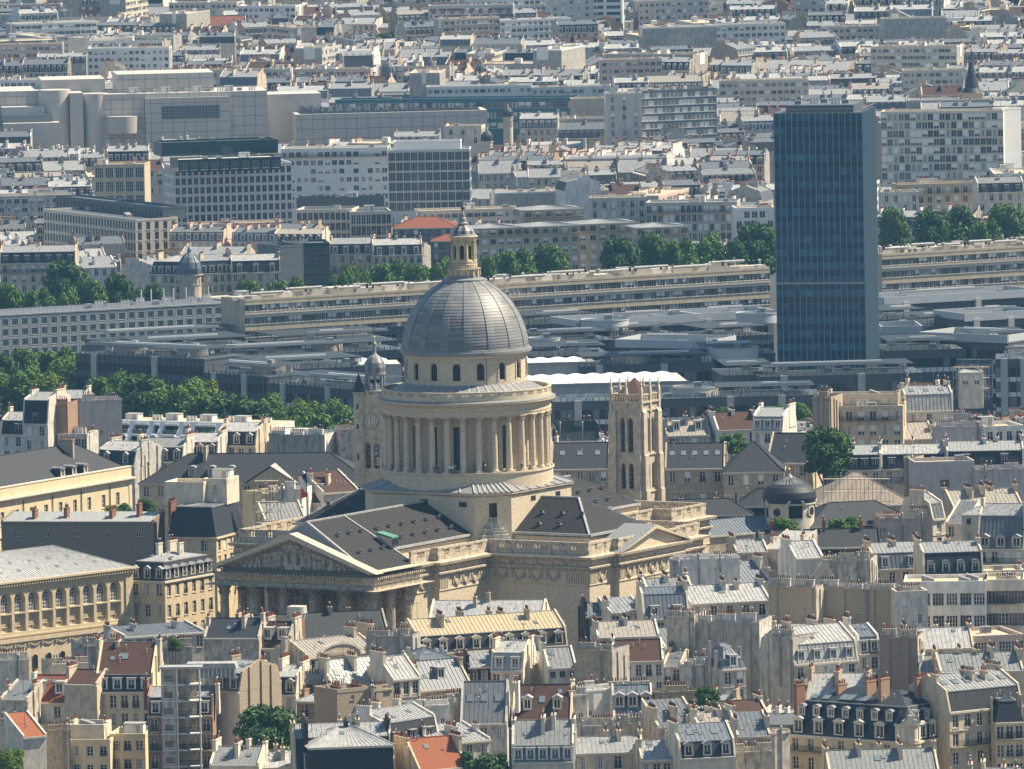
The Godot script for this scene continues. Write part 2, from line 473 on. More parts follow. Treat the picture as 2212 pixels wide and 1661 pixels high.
# hipped roof: ridge along z from z0 (against a wall) to z1, half width hw, hip run at the far end
func hip_roof(mb: MB, m, flash, hw: float, y0: float, y1: float, z0: float, z1: float, run: float):
	var zr := z1 - run * signf(z1 - z0)
	var A := Vector3(hw, y0, z0); var B := Vector3(hw, y0, z1); var C := Vector3(-hw, y0, z1); var D := Vector3(-hw, y0, z0)
	var R0 := Vector3(0, y1, z0); var R1 := Vector3(0, y1, zr)
	mb.quad(m, A, B, R1, R0) if z1 < z0 else mb.quad(m, B, A, R0, R1)
	mb.quad(m, C, D, R0, R1) if z1 < z0 else mb.quad(m, D, C, R1, R0)
	if run > 0.0: mb.tri(m, C, B, R1)
	if flash != null:
		mb.bar(flash, R0, R1, 0.4)
		if run > 0.0:
			mb.bar(flash, R1, B, 0.4); mb.bar(flash, R1, C, 0.4)
		mb.bar(flash, A, B, 0.45); mb.bar(flash, C, D, 0.45)
		if run > 0.0: mb.bar(flash, B, C, 0.45)

func vent_mesh() -> ArrayMesh:
	if not cache.has("vent"):
		var b := MB.new()
		b.prism(M.leadp, [Vector2(0, 0), Vector2(0.9, 0.0), Vector2(0.9, 0.62)], -0.4, 0.4)
		b.box(M.iron, Vector3(0.9, 0.08, -0.3), Vector3(0.93, 0.52, 0.3))
		cache.vent = b.mesh()
	return cache.vent

# place a vent on a roof slope: p on the slope, down = direction of fall (horizontal)
func vent_at(parent: Node, p: Vector3, down: Vector3, slope: float, s := 1.0, called := "roof_vent"):
	var x := down
	var b := Basis(x, Vector3.UP, x.cross(Vector3.UP)).scaled(Vector3.ONE * s)
	part(called, vent_mesh(), parent, Transform3D(b, p - Vector3(0, 0.1, 0)))

func temple():
	var T := thing("domed_temple", "huge pale stone temple with colonnaded drum and grey lead dome, columned portico in front", "temple", Vector3(-8.6, 0, -1829), deg_to_rad(-31))
	var S: Material = M.temple; var L: Material = M.lead
	var r := RandomNumberGenerator.new(); r.seed = 7
	# ----- dome: sixteen gores of lapped lead sheets between broad ribs -----
	var prof := [[11.85, 60.9], [11.72, 62.7], [11.15, 64.9], [10.25, 67.1], [8.9, 69.3], [6.8, 71.6], [4.0, 73.5]]
	var rows := []
	for i in prof.size() - 1:
		for k in 4:
			var f := k / 4.0
			var p0: Array = prof[maxi(i - 1, 0)]; var p1: Array = prof[i]; var p2: Array = prof[i + 1]; var p3: Array = prof[mini(i + 2, prof.size() - 1)]
			rows.append(Vector2(cubic_interpolate(p1[0], p2[0], p0[0], p3[0], f), cubic_interpolate(p1[1], p2[1], p0[1], p3[1], f)))
	rows.append(Vector2(4.0, 73.5))
	for g in 16:
		var mb := MB.new()
		var tone := r.randf_range(0.92, 1.08)
		var c0 := deg_to_rad(22.5 * g)
		for j in rows.size() - 1:
			var half := deg_to_rad(7.6)
			var a: Vector2 = rows[j]; var b: Vector2 = rows[j + 1]
			var v := tone * r.randf_range(0.74, 1.22)
			mb.col = Color(0.175 * v, 0.178 * v, 0.185 * v)
			if r.randf() < 0.06: mb.col = Color(0.27 * v, 0.20 * v, 0.165 * v)
			for k in 2:
				if k == 1:
					var w := v * r.randf_range(0.9, 1.1); mb.col = Color(0.175 * w, 0.178 * w, 0.185 * w)
				mb.lathe(L, [[a.x + 0.075, a.y - 0.02], [b.x + 0.005, b.y]], 2, c0 - half + half * k, c0 - half + half * (k + 1), false)
				mb.lathe(L, [[a.x, a.y - 0.02], [a.x + 0.075, a.y - 0.02]], 2, c0 - half + half * k, c0 - half + half * (k + 1), false)
		part("dome_gore", mb, T)
		var rb := MB.new()
		var c1 := deg_to_rad(22.5 * g + 11.25)
		for j in rows.size() - 1:
			var a: Vector2 = rows[j]; var b: Vector2 = rows[j + 1]
			var v := r.randf_range(0.92, 1.12)
			rb.col = Color(0.195 * v, 0.198 * v, 0.205 * v)
			var ha := deg_to_rad(3.8)
			rb.lathe(L, [[a.x + 0.19, a.y], [b.x + 0.13, b.y]], 2, c1 - ha, c1 + ha, false)
			for sd in [-1, 1]:
				var q: float = c1 + ha * sd
				var e := Vector3(sin(q), 0, cos(q))
				rb.quad(L, e * a.x + Vector3(0, a.y, 0), e * (a.x + 0.19) + Vector3(0, a.y, 0), e * (b.x + 0.13) + Vector3(0, b.y, 0), e * b.x + Vector3(0, b.y, 0))
		part("dome_rib", rb, T)
	var mb := MB.new()
	mb.lathe(M.leadp, [[12.0, 60.05], [12.45, 60.25], [12.45, 60.75], [12.2, 60.8], [12.15, 61.1], [11.8, 61.2]], 64, 0, TAU, false)
	part("dome_gutter", mb, T)
	# ----- lantern -----
	mb = MB.new()
	mb.lathe(M.leadp, [[3.9, 73.2], [4.15, 73.4], [4.15, 73.8], [3.6, 74.0], [3.0, 74.1], [2.9, 74.6]], 32, 0, TAU, false)
	var lan := part("lantern", mb, T)
	mb = MB.new()
	mb.lathe(M.stone_gold, [[2.75, 74.4], [2.75, 75.2], [3.2, 75.6], [3.35, 75.8]], 24, 0, TAU, true)
	for i in 16:
		mb.t = tf(Vector3.ZERO, TAU * i / 16)
		mb.box(M.stone_gold, Vector3(-0.18, 74.5, 2.6), Vector3(0.18, 75.6, 3.15))
	mb.t = Transform3D()
	part("lantern_corbel", mb, lan)
	mb = MB.new()
	for i in 40:
		var a := TAU * i / 40; var e := Vector3(sin(a), 0, cos(a)) * 3.28
		mb.box(M.steel_dark, e + Vector3(-0.03, 75.8, -0.03), e + Vector3(0.03, 76.9, 0.03))
	mb.lathe(M.steel_dark, [[3.32, 76.85], [3.34, 76.95], [3.22, 76.95]], 40, 0, TAU, false)
	part("gallery_railing", mb, lan)
	mb = MB.new()
	mb.lathe(M.stone_gold, [[2.6, 75.8], [2.6, 76.6], [2.45, 76.8], [2.45, 77.2], [2.15, 77.3]], 32, 0, TAU, false)
	var hol := []
	for i in 8: hol.append([TAU * i / 8 + TAU / 16 - 0.19, TAU * i / 8 + TAU / 16 + 0.19, 77.6, 80.2])
	cyl_wall(mb, M.stone_gold, 2.1, 77.2, 81.0, hol)
	mb.lathe(M.stone_gold, [[2.1, 81.0], [2.35, 81.15], [2.35, 81.35], [2.55, 81.6], [2.7, 81.75], [2.7, 81.9], [2.2, 82.0]], 32, 0, TAU, false)
	part("lantern_wall", mb, lan)
	var am := MB.new(); arch_unit(am, M.stone_gold, 0.82, 2.6, 0.3, M.glass, M.iron, false, 2, 4, 0.05)
	var amesh := am.mesh()
	var cm := column_mesh(M.stone_gold, 0.2, 3.9, 0.5)
	for i in 8:
		var a := TAU * i / 8 + TAU / 16
		part("lantern_window", amesh, lan, Transform3D(Basis(Vector3.UP, a), Vector3(sin(a) * 2.06, 77.6, cos(a) * 2.06)))
		a = TAU * i / 8
		part("lantern_column", cm[0], lan, tf(Vector3(sin(a) * 2.28, 77.2, cos(a) * 2.28), a))
		part("lantern_column", cm[1], lan, tf(Vector3(sin(a) * 2.28, 80.6, cos(a) * 2.28), a))
	mb = MB.new()
	mb.lathe(M.leadp, [[2.5, 81.9], [2.35, 82.2], [2.2, 82.25]], 24, 0, TAU, false)
	for i in 16:
		var v := 0.3 if i % 2 == 0 else 0.06
		mb.col = Color(v, v * 0.98, v)
		mb.lathe(L, [[2.2, 82.2], [2.0, 82.9], [1.55, 83.5], [1.0, 83.9], [0.75, 84.1]], 2, TAU * i / 16, TAU * (i + 1) / 16, false)
	mb.lathe(M.leadp, [[0.95, 84.0], [1.0, 84.3], [0.75, 84.5], [0.6, 85.2], [0.42, 85.4], [0.35, 86.0], [0.12, 86.5], [0.1, 86.9]], 16, 0, TAU, false)
	mb.lathe(M.steel_dark, [[0.05, 86.7], [0.35, 86.9], [0.42, 87.2], [0.3, 87.5], [0.1, 87.7], [0.22, 87.85], [0.24, 88.0], [0.06, 88.2]], 12, 0, TAU, false)
	part("lantern_cap", mb, lan)
	mb = MB.new()
	mb.box(M.steel_dark, Vector3(-0.09, 88.1, -0.09), Vector3(0.09, 91.0, 0.09))
	mb.box(M.steel_dark, Vector3(-0.8, 89.7, -0.08), Vector3(0.8, 89.9, 0.08))
	part("cross", mb, lan)
	# ----- attic ring with round-headed windows -----
	mb = MB.new()
	hol = []
	for i in 16: hol.append([TAU * i / 16 - 0.0635, TAU * i / 16 + 0.0635, 55.5, 58.7])
	cyl_wall(mb, S, 11.5, 54.2, 59.6, hol)
	mb.lathe(S, [[11.5, 59.55], [11.75, 59.6], [11.8, 59.85], [12.1, 60.1], [12.1, 60.25], [11.6, 60.3]], 64, 0, TAU, false)
	var attic := part("attic_wall", mb, T)
	am = MB.new()
	arch_unit(am, S, 1.46, 3.2, 0.45, M.glass, M.iron, false, 3, 6, 0.06)
	for sx in [-1, 1]:
		am.box(S, Vector3(sx * 0.74, -0.1, -0.05), Vector3(sx * 1.02, 3.5, 0.1))
	am.box(S, Vector3(-1.02, 3.3, -0.05), Vector3(1.02, 3.62, 0.13))
	amesh = am.mesh()
	for i in 16:
		var a := TAU * i / 16
		part("attic_window", amesh, attic, Transform3D(Basis(Vector3.UP, a), Vector3(sin(a) * 11.49, 55.5, cos(a) * 11.49)))
	mb = MB.new()
	var da := deg_to_rad(31 + 19.5)
	mb.box(M.copper_green, Vector3(-0.07, 54.3, 11.55), Vector3(0.07, 59.6, 11.68)); 
	part("drain_pipe", mb, attic, tf(Vector3.ZERO, da))
	# ----- terrace behind the drum parapet -----
	mb = MB.new()
	mb.lathe(M.leadp, [[15.55, 52.5], [11.5, 54.6]], 64, 0, TAU, false)
	for i in 48:
		mb.t = tf(Vector3.ZERO, TAU * (i + 0.5) / 48)
		var w := 0.2
		mb.quad(M.zinc_pale, Vector3(-w, 52.62, 15.5), Vector3(w, 52.62, 15.5), Vector3(w * 0.8, 54.72, 11.5), Vector3(-w * 0.8, 54.72, 11.5))
	mb.t = Transform3D()
	part("drum_terrace", mb, T)
	mb = MB.new()
	hol = []
	for i in 36: hol.append([TAU * i / 36 - 0.052, TAU * i / 36 + 0.052, 52.75, 53.3])
	cyl_wall(mb, S, 15.95, 51.7, 53.5, hol)
	cyl_wall(mb, S, 15.6, 52.4, 53.5, hol)
	mb.lathe(S, [[15.95, 53.45], [16.03, 53.5], [16.03, 53.65], [15.5, 53.65], [15.5, 53.5], [15.6, 53.45]], 72, 0, TAU, false)
	for i in 36:
		for k in 5:
			mb.t = tf(Vector3.ZERO, TAU * i / 36 + (k - 2) * 0.0225)
			mb.box(S, Vector3(-0.08, 52.7, 15.7), Vector3(0.08, 53.4, 15.85), "tb")
			mb.box(S, Vector3(-0.12, 52.85, 15.65), Vector3(0.12, 53.05, 15.9))
	mb.t = Transform3D()
	part("drum_balustrade", mb, T)
	mb = MB.new()
	mb.lathe(S, [[15.55, 49.0], [15.8, 49.0], [15.8, 49.4], [15.9, 49.45], [15.9, 49.9], [15.72, 50.0], [15.72, 50.7], [16.0, 50.85], [16.0, 51.1], [16.7, 51.3], [16.75, 51.65], [16.6, 51.7]], 96, 0, TAU, false)
	mb.lathe(M.leadp, [[16.78, 51.68], [15.9, 51.95]], 96, 0, TAU, false)
	mb.lathe(S, [[15.55, 49.0], [11.8, 49.0]], 64, 0, TAU, false)
	for i in 220:
		mb.t = tf(Vector3.ZERO, TAU * i / 220)
		mb.box(S, Vector3(-0.13, 50.95, 15.95), Vector3(0.13, 51.22, 16.35), "k")
	mb.t = Transform3D()
	part("drum_entablature", mb, T)
	cm = column_mesh(S, 0.6, 10.45, 1.05)
	for i in 32:
		var a := TAU * (i + 0.5) / 32
		var cl := part("column", cm[0], T, tf(Vector3(sin(a) * 15.2, 38.55, cos(a) * 15.2), a))
		part("capital", cm[1], cl, tf(Vector3(0, 9.4, 0)))
	mb = MB.new()
	hol = []
	for i in 16:
		if i % 4 != 2: hol.append([TAU * i / 16 - 0.075, TAU * i / 16 + 0.075, 38.9, 47.0])
	cyl_wall(mb, S, 12.0, 38.3, 49.1, hol)
	for i in 32:
		mb.t = tf(Vector3.ZERO, TAU * (i + 0.5) / 32)
		mb.box(S, Vector3(-0.42, 38.3, 11.9), Vector3(0.42, 49.0, 12.18), "ktb")
	mb.t = Transform3D()
	var core := part("drum_core", mb, T)
	am = MB.new()
	am.box(S, Vector3(-0.9, 0, -0.6), Vector3(-0.86, 8.1, 0.02)); am.box(S, Vector3(0.86, 0, -0.6), Vector3(0.9, 8.1, 0.02)); am.box(S, Vector3(-0.9, 8.04, -0.6), Vector3(0.9, 8.1, 0.02))
	am.quad(M.glass_teal, Vector3(-0.87, 0, -0.5), Vector3(0.87, 0, -0.5), Vector3(0.87, 8.05, -0.5), Vector3(-0.87, 8.05, -0.5))
	for k in range(1, 7): am.box(M.iron, Vector3(-0.87, k * 1.16, -0.5), Vector3(0.87, k * 1.16 + 0.06, -0.45), "k")
	for k in range(1, 3): am.box(M.iron, Vector3(-0.87 + k * 0.58 - 0.03, 0, -0.5), Vector3(-0.87 + k * 0.58 + 0.03, 8.05, -0.45), "k")
	amesh = am.mesh()
	for i in 16:
		if i % 4 != 2:
			var a := TAU * i / 16
			part("tall_window", amesh, core, Transform3D(Basis(Vector3.UP, a), Vector3(sin(a) * 11.98, 38.9, cos(a) * 11.98)))
	mb = MB.new()
	mb.box(M.iron, Vector3(-0.75, 38.6, 12.25), Vector3(0.75, 40.2, 13.0))
	part("plant_cabinet", mb, core, tf(Vector3.ZERO, deg_to_rad(31 + 11)))
	mb = MB.new()
	mb.lathe(S, [[16.05, 34.4], [16.05, 38.1], [16.3, 38.25], [16.3, 38.55], [15.9, 38.55]], 96, 0, TAU, false)
	mb.lathe(S, [[16.0, 38.53], [11.8, 38.53]], 64, 0, TAU, false)
	for i in 60:
		var a := TAU * i / 60
		mb.box(M.iron, Vector3(sin(a) * 16.1 - 0.02, 38.5, cos(a) * 16.1 - 0.02), Vector3(sin(a) * 16.1 + 0.02, 39.5, cos(a) * 16.1 + 0.02))
	part("drum_base", mb, T)
	# ----- square block under the drum with cut corners -----
	mb = MB.new()
	var oct := [Vector2(16, -11), Vector2(16, 11), Vector2(11, 16), Vector2(-11, 16), Vector2(-16, 11), Vector2(-16, -11), Vector2(-11, -16), Vector2(11, -16)]
	for i in 8:
		var a: Vector2 = oct[i]; var b: Vector2 = oct[(i + 1) % 8]
		var hole := []
		var len := (b - a).length()
		if i == 1: hole = [[len / 2 - 0.75, len / 2 + 0.75, 7.5, 10.2]]
		mb.wall(S, Vector3(b.x, 23.0, b.y), Vector3(a.x - b.x, 0, a.y - b.y).normalized(), len, 11.6, hole)
		for k in [[1.0, 34.4, 34.65], [1.012, 34.65, 34.8], [1.028, 34.8, 35.15]]:
			var p: Vector2 = a * k[0]; var q: Vector2 = b * k[0]
			mb.quad(S, Vector3(q.x, k[1], q.y), Vector3(p.x, k[1], p.y), Vector3(p.x, k[2], p.y), Vector3(q.x, k[2], q.y))
			mb.quad(S, Vector3(q.x, k[1], q.y), Vector3(p.x, k[1], p.y), Vector3(p.x * 0.97, k[1], p.y * 0.97), Vector3(q.x * 0.97, k[1], q.y * 0.97))
		for k in 14:
			var p := a.lerp(b, k / 14.0) * 1.035; var q := a.lerp(b, (k + 1) / 14.0) * 1.035
			var pr := p.normalized() * minf(15.95, p.length()); var qr := q.normalized() * minf(15.95, q.length())
			mb.quad(M.leadp, Vector3(q.x, 35.16, q.y), Vector3(p.x, 35.16, p.y), Vector3(pr.x, 35.16 + (p.length() - pr.length()) * 0.34, pr.y), Vector3(qr.x, 35.16 + (q.length() - qr.length()) * 0.34, qr.y))
			if k % 2 == 0 and p.length() > 16.6:
				mb.bar(M.zinc_pale, Vector3(p.x, 35.2, p.y), Vector3(pr.x, 35.2 + (p.length() - pr.length()) * 0.34, pr.y), 0.3)
	var blk := part("crossing_block", mb, T)
	mb = MB.new()
	mb.box(M.wood_dark, Vector3(-0.74, 30.5, 18.0), Vector3(0.74, 33.2, 18.1))
	part("doorway", mb, blk, tf(Vector3.ZERO, PI / 4))
	for q in [[0, 0.0, 16.02, 33.3], [0, 8.5, 16.02, 33.0], [90, 6.0, 16.02, 33.3], [90, -3.0, 16.02, 33.3]]:
		mb = MB.new(); mb.box(M.iron, Vector3(q[1] - 0.85, q[3] - 0.45, q[2]), Vector3(q[1] + 0.85, q[3] + 0.45, q[2] + 0.03))
		part("wall_vent", mb, blk, tf(Vector3.ZERO, deg_to_rad(q[0])))
	mb = MB.new()
	for k in 9:
		var w := 3.4 - k * 0.3; var z := 22.3 - k * 0.44
		mb.box(M.zinc_pale if k % 2 == 0 else M.stone_pale, Vector3(-w, 25.2 + k * 0.55, 18.5), Vector3(w, 25.75 + k * 0.55, z), "kb")
	part("stepped_buttress", mb, blk, tf(Vector3.ZERO, PI / 4))
	mb = MB.new()
	for k in 16:
		mb.box(M.steel_dark, Vector3(-0.7, 26.0 + k * 0.28, 23.6 - k * 0.31), Vector3(0.7, 26.08 + k * 0.28, 23.95 - k * 0.31))
	for sx in [-0.75, 0.75]:
		mb.bar(M.steel_dark, Vector3(sx, 26.0, 23.8), Vector3(sx, 30.5, 18.9), 0.16)
		mb.bar(M.steel_dark, Vector3(sx, 27.0, 23.8), Vector3(sx, 31.6, 18.9), 0.07)
	part("iron_stair", mb, blk, tf(Vector3.ZERO, PI / 4))
	# ----- roofs of the four arms -----
	var arms := [["nave_roof", 0.0, 44.6, 0.0], ["transept_roof", 90.0, 32.5, 8.4], ["choir_roof", 180.0, 46.0, 8.4], ["transept_roof", 270.0, 32.5, 8.4]]
	for q in arms:
		mb = MB.new()
		hip_roof(mb, M.old_slate, M.zinc_pale, 10.5, 27.5, 33.3, 15.9, q[2], q[3])
		var rf := part(q[0], mb, T, tf(Vector3.ZERO, deg_to_rad(q[1])))
		mb = MB.new()
		var outl := [Vector2(10.2, 14.0), Vector2(-10.2, 14.0), Vector2(-10.2, q[2] - 0.2), Vector2(10.2, q[2] - 0.2)]
		band(mb, S, outl, 0.0, 23.5, 0.0, 27.0); band(mb, S, outl, 0.0, 27.0, 0.45, 27.15); band(mb, S, outl, 0.45, 27.15, 0.5, 27.5)
		part("clerestory_wall", mb, rf)
		for sx in [-1, 1]:
			for rw in 2:
				var n := int((q[2] - 17.0 - (rw * 2.0 + 1.0)) / 4.4)
				for k in n:
					var xx := 4.4 + rw * 3.2
					if q[2] - q[3] * (1.0 - (10.5 - xx) / 10.5) < 19.0 + k * 4.4 + rw * 1.2: continue
					vent_at(rf, Vector3(sx * xx, 33.3 - xx * 0.5524, 19.0 + k * 4.4 + rw * 1.2), Vector3(sx, 0, 0), 0.55)
	# the wider roof over the portico
	mb = MB.new()
	var pr := [Vector3(16.4, 24.3, 44.5), Vector3(16.4, 24.3, 61.0), Vector3(0, 33.3, 57.2), Vector3(0, 33.3, 44.5)]
	for sx in [1, -1]:
		var f := func(v: Vector3): return Vector3(v.x * sx, v.y + 0.02, v.z)
		if sx == 1: mb.quad(M.old_slate, f.call(pr[1]), f.call(pr[0]), f.call(pr[3]), f.call(pr[2]))
		else: mb.quad(M.old_slate, f.call(pr[0]), f.call(pr[1]), f.call(pr[2]), f.call(pr[3]))
		mb.bar(M.zinc_pale, f.call(pr[2]), f.call(pr[1]), 0.4)
		mb.bar(M.zinc_pale, f.call(pr[0]), f.call(pr[3]), 0.35)
		mb.tri(S, f.call(Vector3(10.4, 27.5, 44.55)), f.call(Vector3(16.4, 24.3, 44.55)), f.call(Vector3(10.4, 24.0, 44.55)))
	mb.tri(M.leadp, Vector3(-16.4, 24.3, 61.0), Vector3(16.4, 24.3, 61.0), Vector3(0, 33.32, 57.2))
	mb.bar(M.zinc_pale, pr[3], pr[2], 0.4)
	var prf := part("portico_roof", mb, T)
	for k in 3:
		for sx in [-1, 1]:
			vent_at(prf, Vector3(sx * 4.4, 30.9, 46.5 + k * 4.0), Vector3(sx, 0, 0), 0.5)
			vent_at(prf, Vector3(sx * 9.6, 28.05, 47.5 + k * 4.0), Vector3(sx, 0, 0), 0.5)
	mb = MB.new()
	mb.prism(M.copper_green, [Vector2(0, 0), Vector2(3.4, -0.6), Vector2(3.4, -0.3), Vector2(0, 0.5)], -1.2, 1.2)
	mb.box(M.glass, Vector3(3.3, -2.0, -1.1), Vector3(3.36, -0.5, 1.1))
	part("roof_hatch", mb, prf, tf(Vector3(7.6, 30.1, 44.2), 0))
	# ----- outer walls -----
	var right := [[46.0, 15.5], [39.0, 15.5], [39.0, 17.0], [21.0, 17.0], [21.0, 38.5], [12.2, 38.5], [12.2, 39.7], [-12.2, 39.7], [-12.2, 38.5], [-21.0, 38.5], [-21.0, 17.0], [-40.0, 17.0], [-40.0, 21.0], [-54.0, 21.0]]
	var outl := []
	for p in right: outl.append(Vector2(p[1], p[0]))
	for i in right.size():
		var p: Array = right[right.size() - 1 - i]
		outl.append(Vector2(-p[1], p[0]))
	outl.reverse()
	mb = MB.new()
	band(mb, S, outl, 0.0, 0.0, 0.0, 19.3)
	band(mb, S, outl, 0.0, 19.3, 0.16, 19.4); band(mb, S, outl, 0.16, 19.4, 0.16, 19.62); band(mb, S, outl, 0.16, 19.62, 0.02, 19.66)
	band(mb, S, outl, 0.02, 19.66, 0.02, 21.95)
	var wl := part("outer_wall", mb, T)
	mb = MB.new()
	for b in [[0.02, 21.95, 0.3, 22.1], [0.3, 22.1, 0.3, 22.35], [0.3, 22.35, 0.75, 22.5], [0.75, 22.5, 0.8, 22.8], [0.8, 22.8, 0.1, 22.95], [0.1, 22.95, 0.1, 24.0], [0.1, 24.0, 0.5, 24.15], [0.5, 24.15, 1.15, 24.3], [1.15, 24.3, 1.25, 24.75], [1.25, 24.75, -0.5, 24.98], [-0.5, 24.98, -8.0, 24.9]]:
		band(mb, M.temple_soot, outl, b[0], b[1], b[2], b[3])
	part("entablature", mb, wl)
	# parapet with balusters on the sides that show
	var n := outl.size()
	for i in n:
		var a: Vector2 = outl[i]; var b: Vector2 = outl[(i + 1) % n]
		if i == n - 1: continue
		var e := (b - a).normalized(); var nn := Vector2(e.y, -e.x)
		var pa: Vector2 = outl[(i - 1 + n) % n]; var nb: Vector2 = outl[(i + 2) % n]
		var d0 := (a - pa).normalized(); var d1 := (nb - b).normalized()
		var in0 := d0.x * e.y - d0.y * e.x; var in1 := e.x * d1.y - e.y * d1.x
		var off := 0.35
		var A := a - nn * off; var len := (b - a).length()
		var ex0 := off * signf(in0); var ex1 := off * signf(in1)
		A += e * ex0; len += -ex0 - ex1
		mb = MB.new()
		# travel a->b has the outside on the right; run the balustrade from b to a so that +z points out
		var B := A + e * len
		mb.t = Transform3D(Basis(Vector3(-e.x, 0, -e.y), Vector3.UP, Vector3(nn.x, 0, nn.y)), Vector3(B.x, 24.9, B.y))
		if len > 3.0: balustrade(mb, M.temple_soot, len, 2.4, 1.7, 2.2)
		else: mb.box(M.temple_soot, Vector3(0, 0, -0.45), Vector3(len, 2.4, 0))
		part("parapet", mb, wl)
	# garlands along the frieze
	var gm := MB.new()
	for sx in [-1, 1]:
		gm.box(M.temple_dark, Vector3(sx * 1.05 - 0.2, -0.05, 0), Vector3(sx * 1.05 + 0.2, 0.4, 0.3), "k")
		gm.bar(M.temple_dark, Vector3(sx * 1.18, 0.0, 0.1), Vector3(sx * 1.2, -0.85, 0.1), 0.24)
	for k in 10:
		var f0 := (k - 5) / 5.0; var f1 := (k - 4) / 5.0
		gm.bar(M.temple_dark, Vector3(f0 * 1.0, -1.0 + 1.1 * f0 * f0, 0.14), Vector3(f1 * 1.0, -1.0 + 1.1 * f1 * f1, 0.14), 0.3 + 0.16 * (1.0 - absf(f0 + f1) / 2))
	var gmesh := gm.mesh()
	var put := func(x: float, z: float, yaw: float):
		part("garland", gmesh, wl, Transform3D(Basis(Vector3.UP, yaw).scaled_local(Vector3(1.15, 1.15, 1.0)), Vector3(x, 21.35, z)))
	for k in 4: put.call(19.6 + k * 3.7, 21.04, 0.0)
	for k in 4: put.call(-19.6 - k * 3.7, 21.04, 0.0)
	for k in 4: put.call(17.04, 23.2 + k * 3.2, PI / 2)
	put.call(15.54, 42.6, PI / 2)
	for k in 5: put.call(39.74, -8.4 + k * 4.2, PI / 2)
	put.call(38.54, 16.5, PI / 2)
	# upright fluting at the corners of the frieze
	var fl := func(p: Vector3, u: Vector3, w: float):
		mb = MB.new()
		var k := int(w / 0.5)
		var o := Vector3(u.z, 0, -u.x)
		for i in k:
			var q := p + u * (w * (i + 0.3) / k)
			mb.bar(S, q + Vector3(0, 0.05, 0) - o * 0.02, q + Vector3(0, 1.9, 0) - o * 0.02, 0.22)
		part("frieze_fluting", mb, wl)
	fl.call(Vector3(33.5, 19.8, 21.12), Vector3(1, 0, 0), 5.0)
	fl.call(Vector3(38.62, 19.8, 21.0), Vector3(0, 0, -1), 3.0)
	fl.call(Vector3(39.8, 19.8, 12.1), Vector3(0, 0, -1), 2.0)
	fl.call(Vector3(17.12, 19.8, 39.0), Vector3(0, 0, -1), 3.2)
	# the small gable over the south arm
	mb = MB.new()
	mb.prism(S, [Vector2(-11.6, 24.9), Vector2(11.6, 24.9), Vector2(0, 28.2)], -5.5, 0.0)
	mb.quad(M.leadp, Vector3(-12.8, 24.95, 1.0), Vector3(0, 28.95, 1.0), Vector3(0, 28.95, -6), Vector3(-12.8, 24.95, -6))
	mb.quad(M.leadp, Vector3(0, 28.95, 1.0), Vector3(12.8, 24.95, 1.0), Vector3(12.8, 24.95, -6), Vector3(0, 28.95, -6))
	for sx in [-1, 1]:
		mb.prism(S, [Vector2(sx * 12.8, 24.85), Vector2(sx * 12.8, 24.94), Vector2(0, 28.94), Vector2(0, 28.2)] if sx < 0 else [Vector2(12.8, 24.85), Vector2(0, 28.2), Vector2(0, 28.94), Vector2(12.8, 24.94)], -5.8, 0.98)
	part("side_gable", mb, wl, tf(Vector3(39.9, 0, 0), PI / 2))
	# ----- portico -----
	mb = MB.new()
	var po := [Vector2(-17.2, 62.0), Vector2(17.2, 62.0), Vector2(17.2, 45.0), Vector2(-17.2, 45.0)]
	po.reverse()
	po = [Vector2(-17.2, 45.0), Vector2(17.2, 45.0), Vector2(17.2, 62.0), Vector2(-17.2, 62.0)]
	po.reverse()
	for b in [[-1.7, 21.8, 0.0, 21.8], [0.0, 21.8, 0.0, 22.1], [0.06, 22.1, 0.06, 22.4], [0.06, 22.4, 0.3, 22.55], [0.3, 22.55, 0.0, 22.62], [0.0, 22.62, 0.0, 23.75], [0.0, 23.75, 0.4, 23.95], [0.4, 23.95, 1.1, 24.2], [1.1, 24.2, 1.2, 24.9], [1.2, 24.9, -1.0, 25.02]]:
		band(mb, M.temple_soot, po, b[0], b[1], b[2], b[3])
	for i in 50:
		mb.box(M.temple_soot, Vector3(-17.2 + i * 0.7, 23.8, 62.0), Vector3(-16.85 + i * 0.7, 24.15, 62.8), "k")
	for i in 24:
		mb.box(M.temple_soot, Vector3(17.2, 23.8, 61.9 - i * 0.7), Vector3(18.0, 24.15, 61.55 - i * 0.7), "l")
	mb.quad(M.temple_soot, Vector3(-16.5, 22.2, 45), Vector3(16.5, 22.2, 45), Vector3(16.5, 22.2, 61), Vector3(-16.5, 22.2, 61))
	mb.quad(S, Vector3(-17.5, 25.0, 61.9), Vector3(17.5, 25.0, 61.9), Vector3(17.5, 25.0, 45), Vector3(-17.5, 25.0, 45))
	part("portico_entablature", mb, T)
	var tm := TextMesh.new()
	tm.text = "AUX GRANDS HOMMES LA PATRIE RECONNAISSANTE"
	var fnt := SystemFont.new(); fnt.font_names = PackedStringArray(["Droid Serif"])
	tm.font = fnt; tm.font_size = 64; tm.pixel_size = 0.0178; tm.depth = 0.07; tm.material = M.gilt
	part("inscription", tm, T, tf(Vector3(0, 23.2, 62.04)))
	cm = column_mesh(M.temple_soot, 0.92, 19.8, 2.2, 20)
	var spots := []
	for k in 6: spots.append(Vector2(-16.0 + k * 6.4, 60.6))
	for k in [0, 1, 4, 5]: spots.append(Vector2(-16.0 + k * 6.4, 54.4))
	for k in [0, 5]: spots.append(Vector2(-16.0 + k * 6.4, 48.4))
	for k in [1, 2, 3, 4]: spots.append(Vector2(-16.0 + k * 6.4, 48.6))
	spots.append(Vector2(12.4, 57.0)); spots.append(Vector2(-12.4, 57.0))
